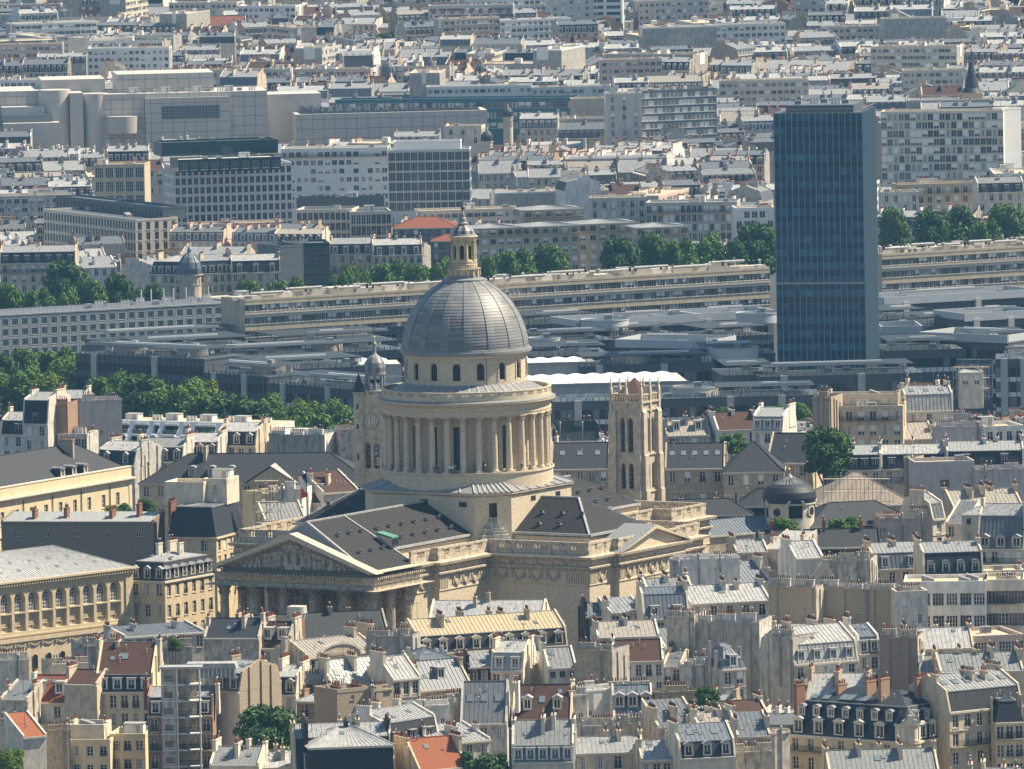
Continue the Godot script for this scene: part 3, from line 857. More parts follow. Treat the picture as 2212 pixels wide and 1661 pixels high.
	for p in spots:
		var cl := part("portico_column", cm[0], T, tf(Vector3(p.x, 2.0, p.y)))
		part("portico_capital", cm[1], cl, tf(Vector3(0, 17.6, 0)))
	mb = MB.new()
	mb.box(M.temple_soot, Vector3(-15.4, 2, 46.0), Vector3(15.4, 21.9, 46.3))
	for x in [-11.0, -5.5, 5.5, 11.0]:
		mb.box(M.temple_soot, Vector3(x - 2.0, 13.5, 46.3), Vector3(x + 2.0, 19.5, 46.5))
		for k in 9:
			var rr := r.randf_range(0.3, 0.5)
			mb.box(M.temple_soot, Vector3(x - 1.7 + k * 0.38, 14.0, 46.4), Vector3(x - 1.7 + k * 0.38 + 0.26, 17.5 + r.randf_range(-0.6, 1.2), 46.5 + rr * 0.4))
	mb.box(M.wood_dark, Vector3(-2.4, 2, 46.3), Vector3(2.4, 13, 46.4))
	part("portico_back_wall", mb, T)
	mb = MB.new()
	for k in 11: mb.box(S, Vector3(-17.8 - 0.3 * k, 2.0 - 0.18 * (k + 1), 45), Vector3(17.8 + 0.3 * k, 2.0 - 0.18 * k, 62.6 + 0.35 * k), "kb")
	part("portico_steps", mb, T)
	mb = MB.new()
	mb.tri(M.temple_soot, Vector3(-16.9, 25.0, 61.3), Vector3(16.9, 25.0, 61.3), Vector3(0, 31.2, 61.3))
	for sx in [-1, 1]:
		var lo := Vector2(sx * 18.4, 24.9); var hi := Vector2(0, 31.75)
		var poly := [lo, lo + Vector2(-sx * 1.9, 0), hi + Vector2(0, -1.05), hi]
		if sx > 0: poly.reverse()
		mb.prism(S, poly, 60.4, 63.15)
		for k in 26:
			var f := (k + 0.5) / 26
			var c := Vector2(sx * 16.6, 24.9).lerp(Vector2(0, 30.75), f)
			mb.box(S, Vector3(c.x - 0.18, c.y - 0.3, 61.3), Vector3(c.x + 0.18, c.y + 0.12, 62.4))
	var ped := part("pediment", mb, T)
	# the carved group in the gable
	mb = MB.new()
	var R: Material = M.temple_soot
	var fig := func(x: float, y: float, h: float, lean: float, sit: bool):
		mb.t = Transform3D(Basis(Vector3(0, 0, 1), lean), Vector3(x, y, 61.5)) * Transform3D(Basis.from_scale(Vector3(h, h, h)), Vector3.ZERO)
		mb.lathe(R, [[0.13, 0], [0.16, 0.12], [0.12, 0.3], [0.15, 0.42], [0.13, 0.52], [0.19, 0.72], [0.17, 0.8], [0.05, 0.84], [0.05, 0.86], [0.085, 0.9], [0.09, 0.95], [0.05, 1.0]] if not sit else [[0.25, 0], [0.28, 0.16], [0.2, 0.3], [0.16, 0.5], [0.22, 0.72], [0.1, 0.8], [0.06, 0.82], [0.11, 0.88], [0.1, 0.96], [0.04, 1.0]], 8)
		var s := r.randf_range(-0.5, 0.9)
		mb.bar(R, Vector3(0.17, 0.76, 0.02), Vector3(0.17 + 0.2 * cos(s), 0.76 - 0.25 * sin(s) - 0.1, 0.14), 0.09)
		mb.bar(R, Vector3(-0.17, 0.76, 0.02), Vector3(-0.22 - 0.1 * s, 0.5, 0.16), 0.09)
		for k in 4:
			mb.bar(R, Vector3(-0.12 + k * 0.08, 0.02, 0.13), Vector3(-0.1 + k * 0.07, 0.45, 0.12), 0.035)
	fig.call(0.0, 25.9, 4.6, 0.0, false)
	mb.t = Transform3D(); mb.box(R, Vector3(-1.6, 25.0, 61.3), Vector3(1.6, 26.0, 62.2))
	for sx in [-1, 1]:
		fig.call(sx * 1.9, 25.6, 2.9, sx * 0.1, true)
		fig.call(sx * 3.2, 25.3, 3.7, -sx * 0.05, false)
		fig.call(sx * 4.4, 25.2, 3.6, sx * 0.06, false)
		fig.call(sx * 5.4, 25.2, 3.3, 0.0, false)
		fig.call(sx * 6.4, 25.2, 3.2, sx * 0.1, false)
		fig.call(sx * 7.5, 25.1, 2.6, -sx * 0.2, sx > 0)
		fig.call(sx * 8.6, 25.1, 2.3, sx * 0.35, true)
		fig.call(sx * 9.8, 25.1, 2.0, sx * 0.5, true)
		fig.call(sx * 11.0, 25.1, 1.6, sx * 0.7, true)
		fig.call(sx * 12.2, 25.1, 1.3, sx * 0.9, false)
		fig.call(sx * 13.3, 25.05, 1.0, sx * 1.1, false)
	mb.t = Transform3D()
	part("relief", mb, ped)
	# people on the drum gallery
	for q in [[-64, "dark"], [-53, "dark"], [-23, "dark"], [-20.5, "blue"], [-12, "white"], [-9.8, "white"], [-8.2, "blue"], [12, "dark"], [40, "dark"], [47, "white"]]:
		var a := deg_to_rad(31 + q[0])
		var w: Vector3 = T.transform * Vector3(sin(a) * 15.75, 38.55, cos(a) * 15.75)
		person(w, rng.randf() * TAU, q[1])

func flag():
	var base := Vector3(-8.6, 0, -1829) + Basis(Vector3.UP, deg_to_rad(-31)) * Vector3(0, 33.2, 57.0)
	var F := thing("flag", "limp blue, white and red flag on a pole above the portico gable", "flag", base)
	var mb := MB.new()
	mb.bar(M.iron, Vector3.ZERO, Vector3(0, 9.6, 0), 0.16)
	part("pole", mb, F)
	mb = MB.new()
	for i in 14:
		for j in 12:
			var f := func(u: float, v: float): return Vector3(-0.08 - u * (0.75 + 0.35 * v), 9.1 - v * 4.4 - u * 0.35, 0.25 * sin(u * 9.0 + v * 2.0) * u)
			var u0 := i / 14.0; var u1 := (i + 1) / 14.0; var v0 := j / 12.0; var v1 := (j + 1) / 12.0
			var k := v0 + u0 * 0.35 - 0.1
			var m: Material = M.blue_paint if k < 0.26 else (M.paint_white if k < 0.68 else M.red_paint)
			mb.quad(m, f.call(u0, v1), f.call(u0, v0), f.call(u1, v0), f.call(u1, v1))
	part("cloth", mb, F)

func person(at: Vector3, yaw: float, cloth: String):
	var key := "person_" + cloth
	var top: Material = {"dark": M.steel_dark, "white": M.paint_white, "blue": M.blue_paint}[cloth]
	if not cache.has(key):
		cache[key] = [body_mesh(top)]
	var n := {"dark": "dark", "white": "white", "blue": "dark blue"}
	person_count += 1
	var where: String = ["far left between the drum columns", "left part of the drum gallery", "just left of the drum's middle", "beside the dark-clothed one left of the middle", "left of the pair in pale tops", "among those near the middle window", "right of the pair in pale tops", "beside the dark cabinet on the gallery", "right part of the drum gallery", "far right between the drum columns"][person_count - 1]
	var P := thing("person", "person in a %s top, %s" % [n[cloth], where], "person", at, yaw, "visitors on the drum gallery")
	part("body", cache[key][0], P)
var person_count := 0

# one continuous figure from tapered capsules joined smoothly
func body_mesh(top: Material) -> ArrayMesh:
	var bones := [[Vector3(0, 0.95, 0), Vector3(0, 1.38, 0), 0.15, 0.17], [Vector3(0, 1.4, 0), Vector3(0, 1.5, 0.01), 0.07, 0.06], [Vector3(0, 1.6, 0.01), Vector3(0, 1.66, 0.02), 0.095, 0.1],
		[Vector3(-0.1, 0.93, 0), Vector3(-0.11, 0.5, 0.02), 0.095, 0.065], [Vector3(-0.11, 0.5, 0.02), Vector3(-0.11, 0.08, -0.02), 0.062, 0.045], [Vector3(0.1, 0.93, 0), Vector3(0.11, 0.5, 0.02), 0.095, 0.065], [Vector3(0.11, 0.5, 0.02), Vector3(0.12, 0.08, -0.02), 0.062, 0.045],
		[Vector3(-0.11, 0.05, -0.02), Vector3(-0.13, 0.04, 0.14), 0.045, 0.04], [Vector3(0.12, 0.05, -0.02), Vector3(0.14, 0.04, 0.14), 0.045, 0.04],
		[Vector3(-0.19, 1.38, 0), Vector3(-0.25, 1.1, -0.02), 0.06, 0.048], [Vector3(-0.25, 1.1, -0.02), Vector3(-0.2, 0.98, 0.2), 0.046, 0.036], [Vector3(0.19, 1.38, 0), Vector3(0.26, 1.1, -0.02), 0.06, 0.048], [Vector3(0.26, 1.1, -0.02), Vector3(0.24, 0.88, 0.1), 0.046, 0.036]]
	var d := func(p: Vector3) -> float:
		var s := 0.0
		for b in bones:
			var ab: Vector3 = b[1] - b[0]
			var t := clampf((p - b[0]).dot(ab) / ab.length_squared(), 0, 1)
			s += exp(-28.0 * ((p - b[0] - ab * t).length() - lerpf(b[2], b[3], t)))
		return -log(s) / 28.0
	var h := 0.045
	var nx := 17; var ny := 41; var nz := 13
	var o := Vector3(-0.38, -0.03, -0.26)
	var val := PackedFloat32Array(); val.resize(nx * ny * nz)
	for k in nz:
		for j in ny:
			for i in nx: val[(k * ny + j) * nx + i] = d.call(o + Vector3(i, j, k) * h)
	var mb := MB.new()
	var vert := {}
	for k in nz - 1:
		for j in ny - 1:
			for i in nx - 1:
				var sum := Vector3.ZERO; var c := 0
				for e in [[0, 0, 0, 1, 0, 0], [0, 1, 0, 1, 1, 0], [0, 0, 1, 1, 0, 1], [0, 1, 1, 1, 1, 1], [0, 0, 0, 0, 1, 0], [1, 0, 0, 1, 1, 0], [0, 0, 1, 0, 1, 1], [1, 0, 1, 1, 1, 1], [0, 0, 0, 0, 0, 1], [1, 0, 0, 1, 0, 1], [0, 1, 0, 0, 1, 1], [1, 1, 0, 1, 1, 1]]:
					var a: float = val[((k + e[2]) * ny + j + e[1]) * nx + i + e[0]]; var b: float = val[((k + e[5]) * ny + j + e[4]) * nx + i + e[3]]
					if (a < 0) != (b < 0):
						var t := a / (a - b)
						sum += Vector3(i + lerpf(e[0], e[3], t), j + lerpf(e[1], e[4], t), k + lerpf(e[2], e[5], t)); c += 1
				if c: vert[Vector3i(i, j, k)] = o + sum / c * h
	for q in vert:
		var i: int = q.x; var j: int = q.y; var k: int = q.z
		var v0: float = val[(k * ny + j) * nx + i]
		for ax in 3:
			var dd := Vector3i(1, 0, 0) if ax == 0 else (Vector3i(0, 1, 0) if ax == 1 else Vector3i(0, 0, 1))
			var u := Vector3i(0, 1, 0) if ax == 0 else (Vector3i(0, 0, 1) if ax == 1 else Vector3i(1, 0, 0))
			var w := Vector3i(0, 0, 1) if ax == 0 else (Vector3i(1, 0, 0) if ax == 1 else Vector3i(0, 1, 0))
			var v1: float = val[((k + dd.z) * ny + j + dd.y) * nx + i + dd.x]
			if (v0 < 0) == (v1 < 0) or not (vert.has(q - u) and vert.has(q - w) and vert.has(q - u - w)): continue
			var y: float = vert[q].y
			var m: Material = M.steel_dark if y < 0.95 else (top if y < 1.43 else (M.plaster_pink if y < 1.66 else M.wood_dark))
			if v0 < 0: mb.quad(m, vert[q], vert[q - u], vert[q - u - w], vert[q - w])
			else: mb.quad(m, vert[q], vert[q - w], vert[q - u - w], vert[q - u])
	return mb.mesh()

# ---------- house parts, shared between houses ----------
# window: origin at the middle of the sill on the wall face, +z out
func win_geo(b: MB, w: float, h: float, kind: int, reveal: Material, fine := true):
	var hw := w / 2; var dp := 0.24
	b.quad(reveal, Vector3(-hw, 0, 0), Vector3(-hw, 0, -dp), Vector3(-hw, h, -dp), Vector3(-hw, h, 0))
	b.quad(reveal, Vector3(hw, 0, -dp), Vector3(hw, 0, 0), Vector3(hw, h, 0), Vector3(hw, h, -dp))
	b.quad(reveal, Vector3(-hw, h, -dp), Vector3(hw, h, -dp), Vector3(hw, h, 0), Vector3(-hw, h, 0))
	if fine: b.box(reveal, Vector3(-hw - 0.1, -0.14, -dp), Vector3(hw + 0.1, 0.0, 0.12), "kb")
	else: b.quad(reveal, Vector3(-hw, 0, 0), Vector3(hw, 0, 0), Vector3(hw, 0, -dp), Vector3(-hw, 0, -dp))
	var g: Material = M.glass
	var z := -dp
	b.quad(g, Vector3(-hw, 0, z), Vector3(hw, 0, z), Vector3(hw, h, z), Vector3(-hw, h, z))
	var f: Material = M.paint_white
	if kind == 5: f = M.paint_grey
	var fz := z + 0.05
	var bars := [[-hw, -hw + 0.09, 0.0, h], [hw - 0.09, hw, 0.0, h], [-hw, hw, h - 0.09, h], [-hw, hw, 0.0, 0.1], [-0.06, 0.06, 0.0, h]]
	if fine and h > 1.5: bars.append([-hw, hw, h * 0.36, h * 0.36 + 0.05]); bars.append([-hw, hw, h * 0.68, h * 0.68 + 0.05])
	if w > 1.9: bars.append([-hw / 2 - 0.05, -hw / 2 + 0.05, 0.0, h]); bars.append([hw / 2 - 0.05, hw / 2 + 0.05, 0.0, h])
	for q in bars:
		b.quad(f, Vector3(q[0], q[2], fz), Vector3(q[1], q[2], fz), Vector3(q[1], q[3], fz), Vector3(q[0], q[3], fz))
	if kind == 1:   # blind half down
		b.box(M.paint_white, Vector3(-hw + 0.05, h * 0.42, z + 0.06), Vector3(hw - 0.05, h, z + 0.09), "kt")
	elif kind == 2:   # shutter right down
		b.box(M.paint_white, Vector3(-hw + 0.03, 0.05, z + 0.06), Vector3(hw - 0.03, h, z + 0.1), "kt")
	elif kind == 3:   # iron guard
		for y in [0.12, 0.95]: b.box(M.iron, Vector3(-hw, y, 0.03), Vector3(hw, y + 0.06, 0.08))
		for i in 9: b.box(M.iron, Vector3(-hw + w * i / 8 - 0.02, 0.12, 0.04), Vector3(-hw + w * i / 8 + 0.02, 0.95, 0.07), "tb")
	elif kind == 4:   # curtains drawn aside
		for sx in [-1, 1]: b.quad(M.curtain, Vector3(minf(sx * hw * 0.9, sx * hw * 0.35), 0.1, z + 0.02), Vector3(maxf(sx * hw * 0.9, sx * hw * 0.35), 0.1, z + 0.02), Vector3(maxf(sx * hw * 0.9, sx * hw * 0.35), h - 0.1, z + 0.02), Vector3(minf(sx * hw * 0.9, sx * hw * 0.35), h - 0.1, z + 0.02))
	elif kind == 6:   # leaf standing open
		b.box(f, Vector3(hw - 0.1, 0.05, z), Vector3(hw - 0.04, h - 0.05, z + 0.5))

func win(w: float, h: float, kind: int, reveal: Material) -> ArrayMesh:
	var key := "w%.1f_%.1f_%d_%s" % [w, h, kind, reveal.resource_name]
	if not cache.has(key):
		var b := MB.new()
		win_geo(b, snappedf(w, 0.1), snappedf(h, 0.1), kind, reveal)
		cache[key] = b.mesh()
	return cache[key]

# dormer: origin at the foot of its front, +z out, running back 2.2 m into the slope
func dormer_geo(b: MB, kind: String, w := 1.5, h := 1.9):
	var hw := w / 2
	var ck: Material = M.slate if kind != "zinc" else M.zinc_blue
	var fr: Material = M.paint_white if kind == "zinc" else M.stone_pale
	if kind == "slate": fr = M.zinc_dark
	var ww := w - 0.45; var wh := h - 0.45
	b.wall(fr, Vector3(-hw, 0, 0), Vector3(1, 0, 0), w, h, [[0.22, w - 0.22, 0.25, h - 0.2]])
	for sx in [-1, 1]: b.quad(ck, Vector3(sx * hw, 0, 0), Vector3(sx * hw, 0, -2.2), Vector3(sx * hw, h, -2.2), Vector3(sx * hw, h, 0))
	var t := b.t
	b.t = t * Transform3D(Basis(), Vector3(0, 0.25, 0))
	win_geo(b, ww, wh, 0, fr, false)
	b.t = t
	if kind == "stone":
		b.prism(M.stone_pale, [Vector2(-hw - 0.15, h), Vector2(hw + 0.15, h), Vector2(hw + 0.15, h + 0.15), Vector2(0, h + 0.6), Vector2(-hw - 0.15, h + 0.15)], -0.35, 0.15)
		b.prism(M.zinc, [Vector2(-hw - 0.05, h), Vector2(hw + 0.05, h), Vector2(0, h + 0.5)], -2.2, -0.35)
	elif kind == "round":
		var pts := []
		for i in 7: pts.append(Vector2(hw * 1.08 * cos(PI * i / 6), h + 0.42 * sin(PI * i / 6)))
		b.prism(M.zinc, pts, -2.2, 0.18)
	elif kind == "hood":
		b.prism(M.zinc_pale, [Vector2(-hw - 0.15, h), Vector2(hw + 0.15, h), Vector2(0, h + 0.55)], -2.2, 0.25)
	else:
		b.box(M.zinc_pale, Vector3(-hw - 0.12, h, -2.2), Vector3(hw + 0.12, h + 0.12, 0.22))

func dormer(kind: String, w := 1.5, h := 1.9) -> ArrayMesh:
	var key := "d%s%.1f%.1f" % [kind, w, h]
	if not cache.has(key):
		var b := MB.new(); dormer_geo(b, kind, w, h); cache[key] = b.mesh()
	return cache[key]

# chimney stack: top of masonry at y = 0, going down; long along z
func chim_geo(b: MB, L: float, n: int, m: Material, tall := 4.0, pots := 0):
	b.box(m, Vector3(-0.3, -tall, -L / 2), Vector3(0.3, -0.2, L / 2), "bt")
	b.box(m, Vector3(-0.38, -0.2, -L / 2 - 0.08), Vector3(0.38, 0.0, L / 2 + 0.08))
	var r := RandomNumberGenerator.new(); r.seed = int(L * 10) + n * 7 + pots
	for i in n:
		var z := -L / 2 + L * (i + 0.5) / n
		var pm: Material = M.terracotta if r.randf() > 0.14 + pots * 0.4 else M.pot_dark
		var h := r.randf_range(0.4, 0.75); var rr := 0.125
		var t := b.t
		b.t = t * Transform3D(Basis(), Vector3(r.randf_range(-0.06, 0.06), 0, z))
		b.lathe(pm, [[rr, 0], [rr * 0.85, h], [rr * 1.05, h + 0.03]], 6)
		if r.randf() < 0.12: b.lathe(M.steel, [[0.05, h], [0.05, h + 0.3], [0.2, h + 0.32], [0.02, h + 0.45]], 6)
		b.t = t

func chim(L: float, m: Material, tall := 4.0, variant := 0) -> ArrayMesh:
	var key := "c%.1f%s%.1f%d" % [L, m.resource_name, tall, variant]
	if not cache.has(key):
		var b := MB.new()
		chim_geo(b, L, maxi(2, int(L / 0.42)), m, tall, variant)
		cache[key] = b.mesh()
	return cache[key]

func skylight_mesh(w := 0.9, h := 1.3) -> ArrayMesh:
	var key := "s%.1f%.1f" % [w, h]
	if not cache.has(key):
		var b := MB.new()
		b.box(M.zinc_dark, Vector3(-w / 2 - 0.07, 0, -h / 2 - 0.07), Vector3(w / 2 + 0.07, 0.1, h / 2 + 0.07), "b")
		b.box(M.glass_pale, Vector3(-w / 2, 0.1, -h / 2), Vector3(w / 2, 0.115, h / 2), "b")
		cache[key] = b.mesh()
	return cache[key]

func antenna_mesh() -> ArrayMesh:
	if not cache.has("antenna"):
		var b := MB.new()
		b.box(M.steel_dark, Vector3(-0.03, 0, -0.03), Vector3(0.03, 3.0, 0.03))
		b.box(M.steel_dark, Vector3(-0.75, 2.75, -0.02), Vector3(0.75, 2.79, 0.02))
		for i in 6: b.box(M.steel_dark, Vector3(-0.7 + i * 0.27, 2.75, -0.3), Vector3(-0.67 + i * 0.27, 2.78, 0.3))
		cache.antenna = b.mesh()
	return cache.antenna

func flue_mesh() -> ArrayMesh:
	if not cache.has("flue"):
		var b := MB.new()
		b.lathe(M.zinc, [[0.16, 0], [0.16, 9.3], [0.28, 9.35], [0.05, 9.7]], 8)
		cache.flue = b.mesh()
	return cache.flue

func pipe_mesh() -> ArrayMesh:
	if not cache.has("pipe"):
		var b := MB.new()
		b.lathe(M.steel, [[0.07, 0], [0.07, 0.7], [0.14, 0.72], [0.03, 0.85]], 6)
		cache.pipe = b.mesh()
	return cache.pipe

# raised seams on a slope: four corners bl, br, tr, tl
func seams(b: MB, m, bl: Vector3, br: Vector3, tr: Vector3, tl: Vector3, gap := 0.7, high := 0.07, wide := 0.09):
	var n := (br - bl).cross(tl - bl).normalized() * high
	var k := maxi(1, int((br - bl).length() / gap))
	var e := (br - bl).normalized() * wide * 0.5
	for i in range(1, k):
		var f := float(i) / k
		var p := bl.lerp(br, f); var q := tl.lerp(tr, f)
		b.quad(m, p - e, p + n, q + n, q - e)
		b.quad(m, p + n, p + e, q + e, q + n)

# roof surfaces in house axes: front at z = 0, back at z = -d, eaves at h. Returns helpers for what stands on the slope
func roof_geo(b: MB, q: Dictionary, fine := true):
	var w: float = q.w; var d: float = q.d; var h: float = q.h; var rh: float = q.rh; var mh: float = q.mh; var i: float = q.inset
	var rm: Material = q.rm; var sm: Material = q.sm
	var hw := w / 2
	var sg: float = 0.75 if fine else 1.5
	var sl := func(m, a: Vector3, bb: Vector3, c: Vector3, dd: Vector3):
		b.quad(m, a, bb, c, dd)
		if m.resource_name.begins_with("zinc") or m.resource_name == "copper_ochre": seams(b, m, a, bb, c, dd, sg)
	var o := 0.25   # eaves overhang
	match q.roof:
		"flat":
			b.quad(rm, Vector3(-hw, h - 0.1, 0), Vector3(hw, h - 0.1, 0), Vector3(hw, h - 0.1, -d), Vector3(-hw, h - 0.1, -d))
		"gable":
			var y := h + rh
			sl.call(rm, Vector3(-hw, h - o * rh / (d / 2), o), Vector3(hw, h - o * rh / (d / 2), o), Vector3(hw, y, -d / 2), Vector3(-hw, y, -d / 2))
			sl.call(rm, Vector3(hw, h, -d), Vector3(-hw, h, -d), Vector3(-hw, y, -d / 2), Vector3(hw, y, -d / 2))
			b.bar(rm, Vector3(-hw, y, -d / 2), Vector3(hw, y, -d / 2), 0.22)
		"shed":
			sl.call(rm, Vector3(-hw, h - 0.05, o), Vector3(hw, h - 0.05, o), Vector3(hw, h + rh, -d), Vector3(-hw, h + rh, -d))
		"hip":
			var run := minf(d / 2, hw * 0.95)
			var y := h + rh
			var A := Vector3(-hw - o, h, o); var B := Vector3(hw + o, h, o); var C := Vector3(hw + o, h, -d - o); var D := Vector3(-hw - o, h, -d - o)
			var R0 := Vector3(-hw + run, y, -d / 2); var R1 := Vector3(hw - run, y, -d / 2)
			sl.call(rm, A, B, R1, R0); sl.call(rm, C, D, R0, R1)
			b.tri(rm, B, C, R1); b.tri(rm, D, A, R0)
			for e in [[A, R0], [D, R0], [B, R1], [C, R1], [R0, R1]]: b.bar(q.get("hipm", rm), e[0], e[1], 0.2)
		_:   # mansard; "mhip" has its steep slope on all four sides
			var y1 := h + mh; var y2 := h + rh
			if q.roof == "mhip":
				var P := [Vector3(-hw, h, 0), Vector3(hw, h, 0), Vector3(hw, h, -d), Vector3(-hw, h, -d)]
				var Q := [Vector3(-hw + i, y1, -i), Vector3(hw - i, y1, -i), Vector3(hw - i, y1, -d + i), Vector3(-hw + i, y1, -d + i)]
				for k in 4: sl.call(sm, P[k], P[(k + 1) % 4], Q[(k + 1) % 4], Q[k])
				var run := minf(d / 2 - i, hw - i) * 0.95
				var R0 := Vector3(-hw + i + run, y2, -d / 2); var R1 := Vector3(hw - i - run, y2, -d / 2)
				sl.call(rm, Q[0], Q[1], R1, R0); sl.call(rm, Q[2], Q[3], R0, R1)
				b.tri(rm, Q[1], Q[2], R1); b.tri(rm, Q[3], Q[0], R0)
				for k in 4: b.bar(M.zinc, Q[k], Q[(k + 1) % 4], 0.2)
			else:
				sl.call(sm, Vector3(-hw, h, 0), Vector3(hw, h, 0), Vector3(hw, y1, -i), Vector3(-hw, y1, -i))
				sl.call(sm, Vector3(hw, h, -d), Vector3(-hw, h, -d), Vector3(-hw, y1, -d + i), Vector3(hw, y1, -d + i))
				sl.call(rm, Vector3(-hw, y1, -i), Vector3(hw, y1, -i), Vector3(hw, y2, -d / 2), Vector3(-hw, y2, -d / 2))
				sl.call(rm, Vector3(hw, y1, -d + i), Vector3(-hw, y1, -d + i), Vector3(-hw, y2, -d / 2), Vector3(hw, y2, -d / 2))
				b.box(M.zinc, Vector3(-hw, y1 - 0.1, -i - 0.1), Vector3(hw, y1 + 0.06, -i + 0.12))
				b.box(M.zinc, Vector3(-hw, y2 - 0.08, -d / 2 - 0.1), Vector3(hw, y2 + 0.06, -d / 2 + 0.1))

# height of the roof at depth z (0 front, -d back)
func roof_y(q: Dictionary, z: float) -> float:
	var d: float = q.d; var t := minf(-z, d + z)
	match q.roof:
		"flat": return q.h
		"gable", "hip": return q.h + q.rh * t / (d / 2)
		"shed": return q.h + q.rh * -z / d
	if t < q.inset: return q.h + q.mh * t / q.inset
	return q.h + q.mh + (q.rh - q.mh) * (t - q.inset) / (d / 2 - q.inset)

func defaults(q: Dictionary) -> Dictionary:
	var r := RandomNumberGenerator.new(); r.seed = int(q.get("seed", 1))
	q.rng = r
	for k in [["w", 12.0], ["d", 11.0], ["h", 18.0], ["roof", "mansard"], ["wm", M.plaster_cream], ["fl", 4], ["sh", 3.05], ["ww", 1.2], ["wh", 2.1], ["gapy", 0.6], ["dk", "slate"], ["ends", ""], ["side", 0], ["chim", 2], ["sky", 0], ["cm", null], ["em", null], ["ant", 1], ["balc", 0], ["hole", 0]]:
		if not q.has(k[0]): q[k[0]] = k[1]
	if not q.has("mh"): q.mh = 2.9
	if not q.has("inset"): q.inset = minf(1.0, q.mh * 0.33)
	if not q.has("rh"): q.rh = {"mansard": q.mh + 1.6, "mhip": q.mh + 1.5, "gable": q.d * 0.24, "hip": q.d * 0.25, "shed": q.d * 0.2, "flat": 0.0}[q.roof]
	if not q.has("rm"): q.rm = M.zinc if q.roof != "flat" else M.gravel_roof
	if not q.has("sm"): q.sm = M.slate
	if not q.has("cols"): q.cols = maxi(1, int(round(q.w / 2.5)))
	if not q.has("dn"): q.dn = q.cols if q.roof in ["mansard", "mhip"] else 0
	if q.em == null: q.em = q.wm
	if q.cm == null: q.cm = q.em
	return q

# holes and window spots of a face of length w
func openings(q: Dictionary, w: float, cols: int, floors: int) -> Array:
	var holes := []
	for f in floors:
		var y: float = q.h - q.gapy - q.wh - f * q.sh
		if y < 0.5: break
		for c in cols:
			var x := w * (c + 0.5) / cols
			holes.append([x - q.ww / 2, x + q.ww / 2, y, y + q.wh])
	return holes

func wall_geo(b: MB, q: Dictionary, front: Array, right: Array, left: Array):
	var w: float = q.w; var d: float = q.d; var h: float = q.h; var hw := w / 2
	b.wall(q.wm, Vector3(-hw, 0, 0), Vector3(1, 0, 0), w, h, front)
	b.wall(q.wm if right.size() else q.em, Vector3(hw, 0, 0), Vector3(0, 0, -1), d, h, right)
	b.wall(q.em, Vector3(hw, 0, -d), Vector3(-1, 0, 0), w, h, [])
	b.wall(q.wm if left.size() else q.em, Vector3(-hw, 0, -d), Vector3(0, 0, 1), d, h, left)

# party wall slabs that stand up a little through the roof at both ends
func gable_geo(b: MB, q: Dictionary, which := [-1, 1]):
	var d: float = q.d; var h: float = q.h; var hw: float = q.w / 2
	var pr := []
	match q.roof:
		"gable": pr = [Vector2(-0.04, h), Vector2(-0.04, h + 0.3), Vector2(d / 2, h + q.rh + 0.3), Vector2(d, h + 0.3), Vector2(d, h)]
		"shed": pr = [Vector2(-0.04, h), Vector2(-0.04, h + 0.3), Vector2(d, h + q.rh + 0.3), Vector2(d, h)]
		"mansard": pr = [Vector2(-0.02, h), Vector2(-0.02, h + 0.2), Vector2(q.inset - 0.05, h + q.mh + 0.3), Vector2(d / 2, h + q.rh + 0.3), Vector2(d - q.inset, h + q.mh + 0.3), Vector2(d, h + 0.2), Vector2(d, h)]
		_: return
	for sx in which:
		var x0: float = hw * sx - (0.3 if sx > 0 else -0.3); var x1: float = hw * sx + 0.03 * sx
		var f := []; var k := []
		for p in pr: f.append(Vector3(x1, p.y, -p.x)); k.append(Vector3(x0, p.y, -p.x))
		var n := pr.size()
		if sx > 0: f.reverse()
		else: k.reverse()
		b.fan(q.em, f); b.fan(q.em, k)
		for i in n - 1:
			var a: Vector2 = pr[i]; var c: Vector2 = pr[i + 1]
			b.quad(q.em, Vector3(minf(x0, x1), a.y, -a.x), Vector3(maxf(x0, x1), a.y, -a.x), Vector3(maxf(x0, x1), c.y, -c.x), Vector3(minf(x0, x1), c.y, -c.x))

# the flues that stand proud of a blank end wall
func flues(b: MB, q: Dictionary, sx: int, n: int):
	var d: float = q.d
	var r: RandomNumberGenerator = q.rng
	for i in n:
		var z := -d * (i + 0.7 + r.randf() * 0.3) / (n + 0.7)
		var wd := r.randf_range(0.7, 1.4)
		b.box(q.cm, Vector3(q.w / 2 * sx, 0, z - wd / 2), Vector3(q.w / 2 * sx + 0.28 * sx, roof_y(q, z) + 0.2, z + wd / 2), "b")

func guard_mesh(w: float) -> ArrayMesh:
	var key := "g%.1f" % w
	if not cache.has(key):
		var b := MB.new()
		b.box(M.stone_old, Vector3(-w / 2, -0.18, 0), Vector3(w / 2, 0, 0.75))
		b.box(M.iron, Vector3(-w / 2, 0.92, 0.68), Vector3(w / 2, 0.98, 0.74))
		b.box(M.iron, Vector3(-w / 2, 0.12, 0.69), Vector3(w / 2, 0.17, 0.73))
		for i in int(w / 0.22): b.box(M.iron, Vector3(-w / 2 + i * 0.22, 0, 0.69), Vector3(-w / 2 + i * 0.22 + 0.045, 0.95, 0.73), "tb")
		cache[key] = b.mesh()
	return cache[key]

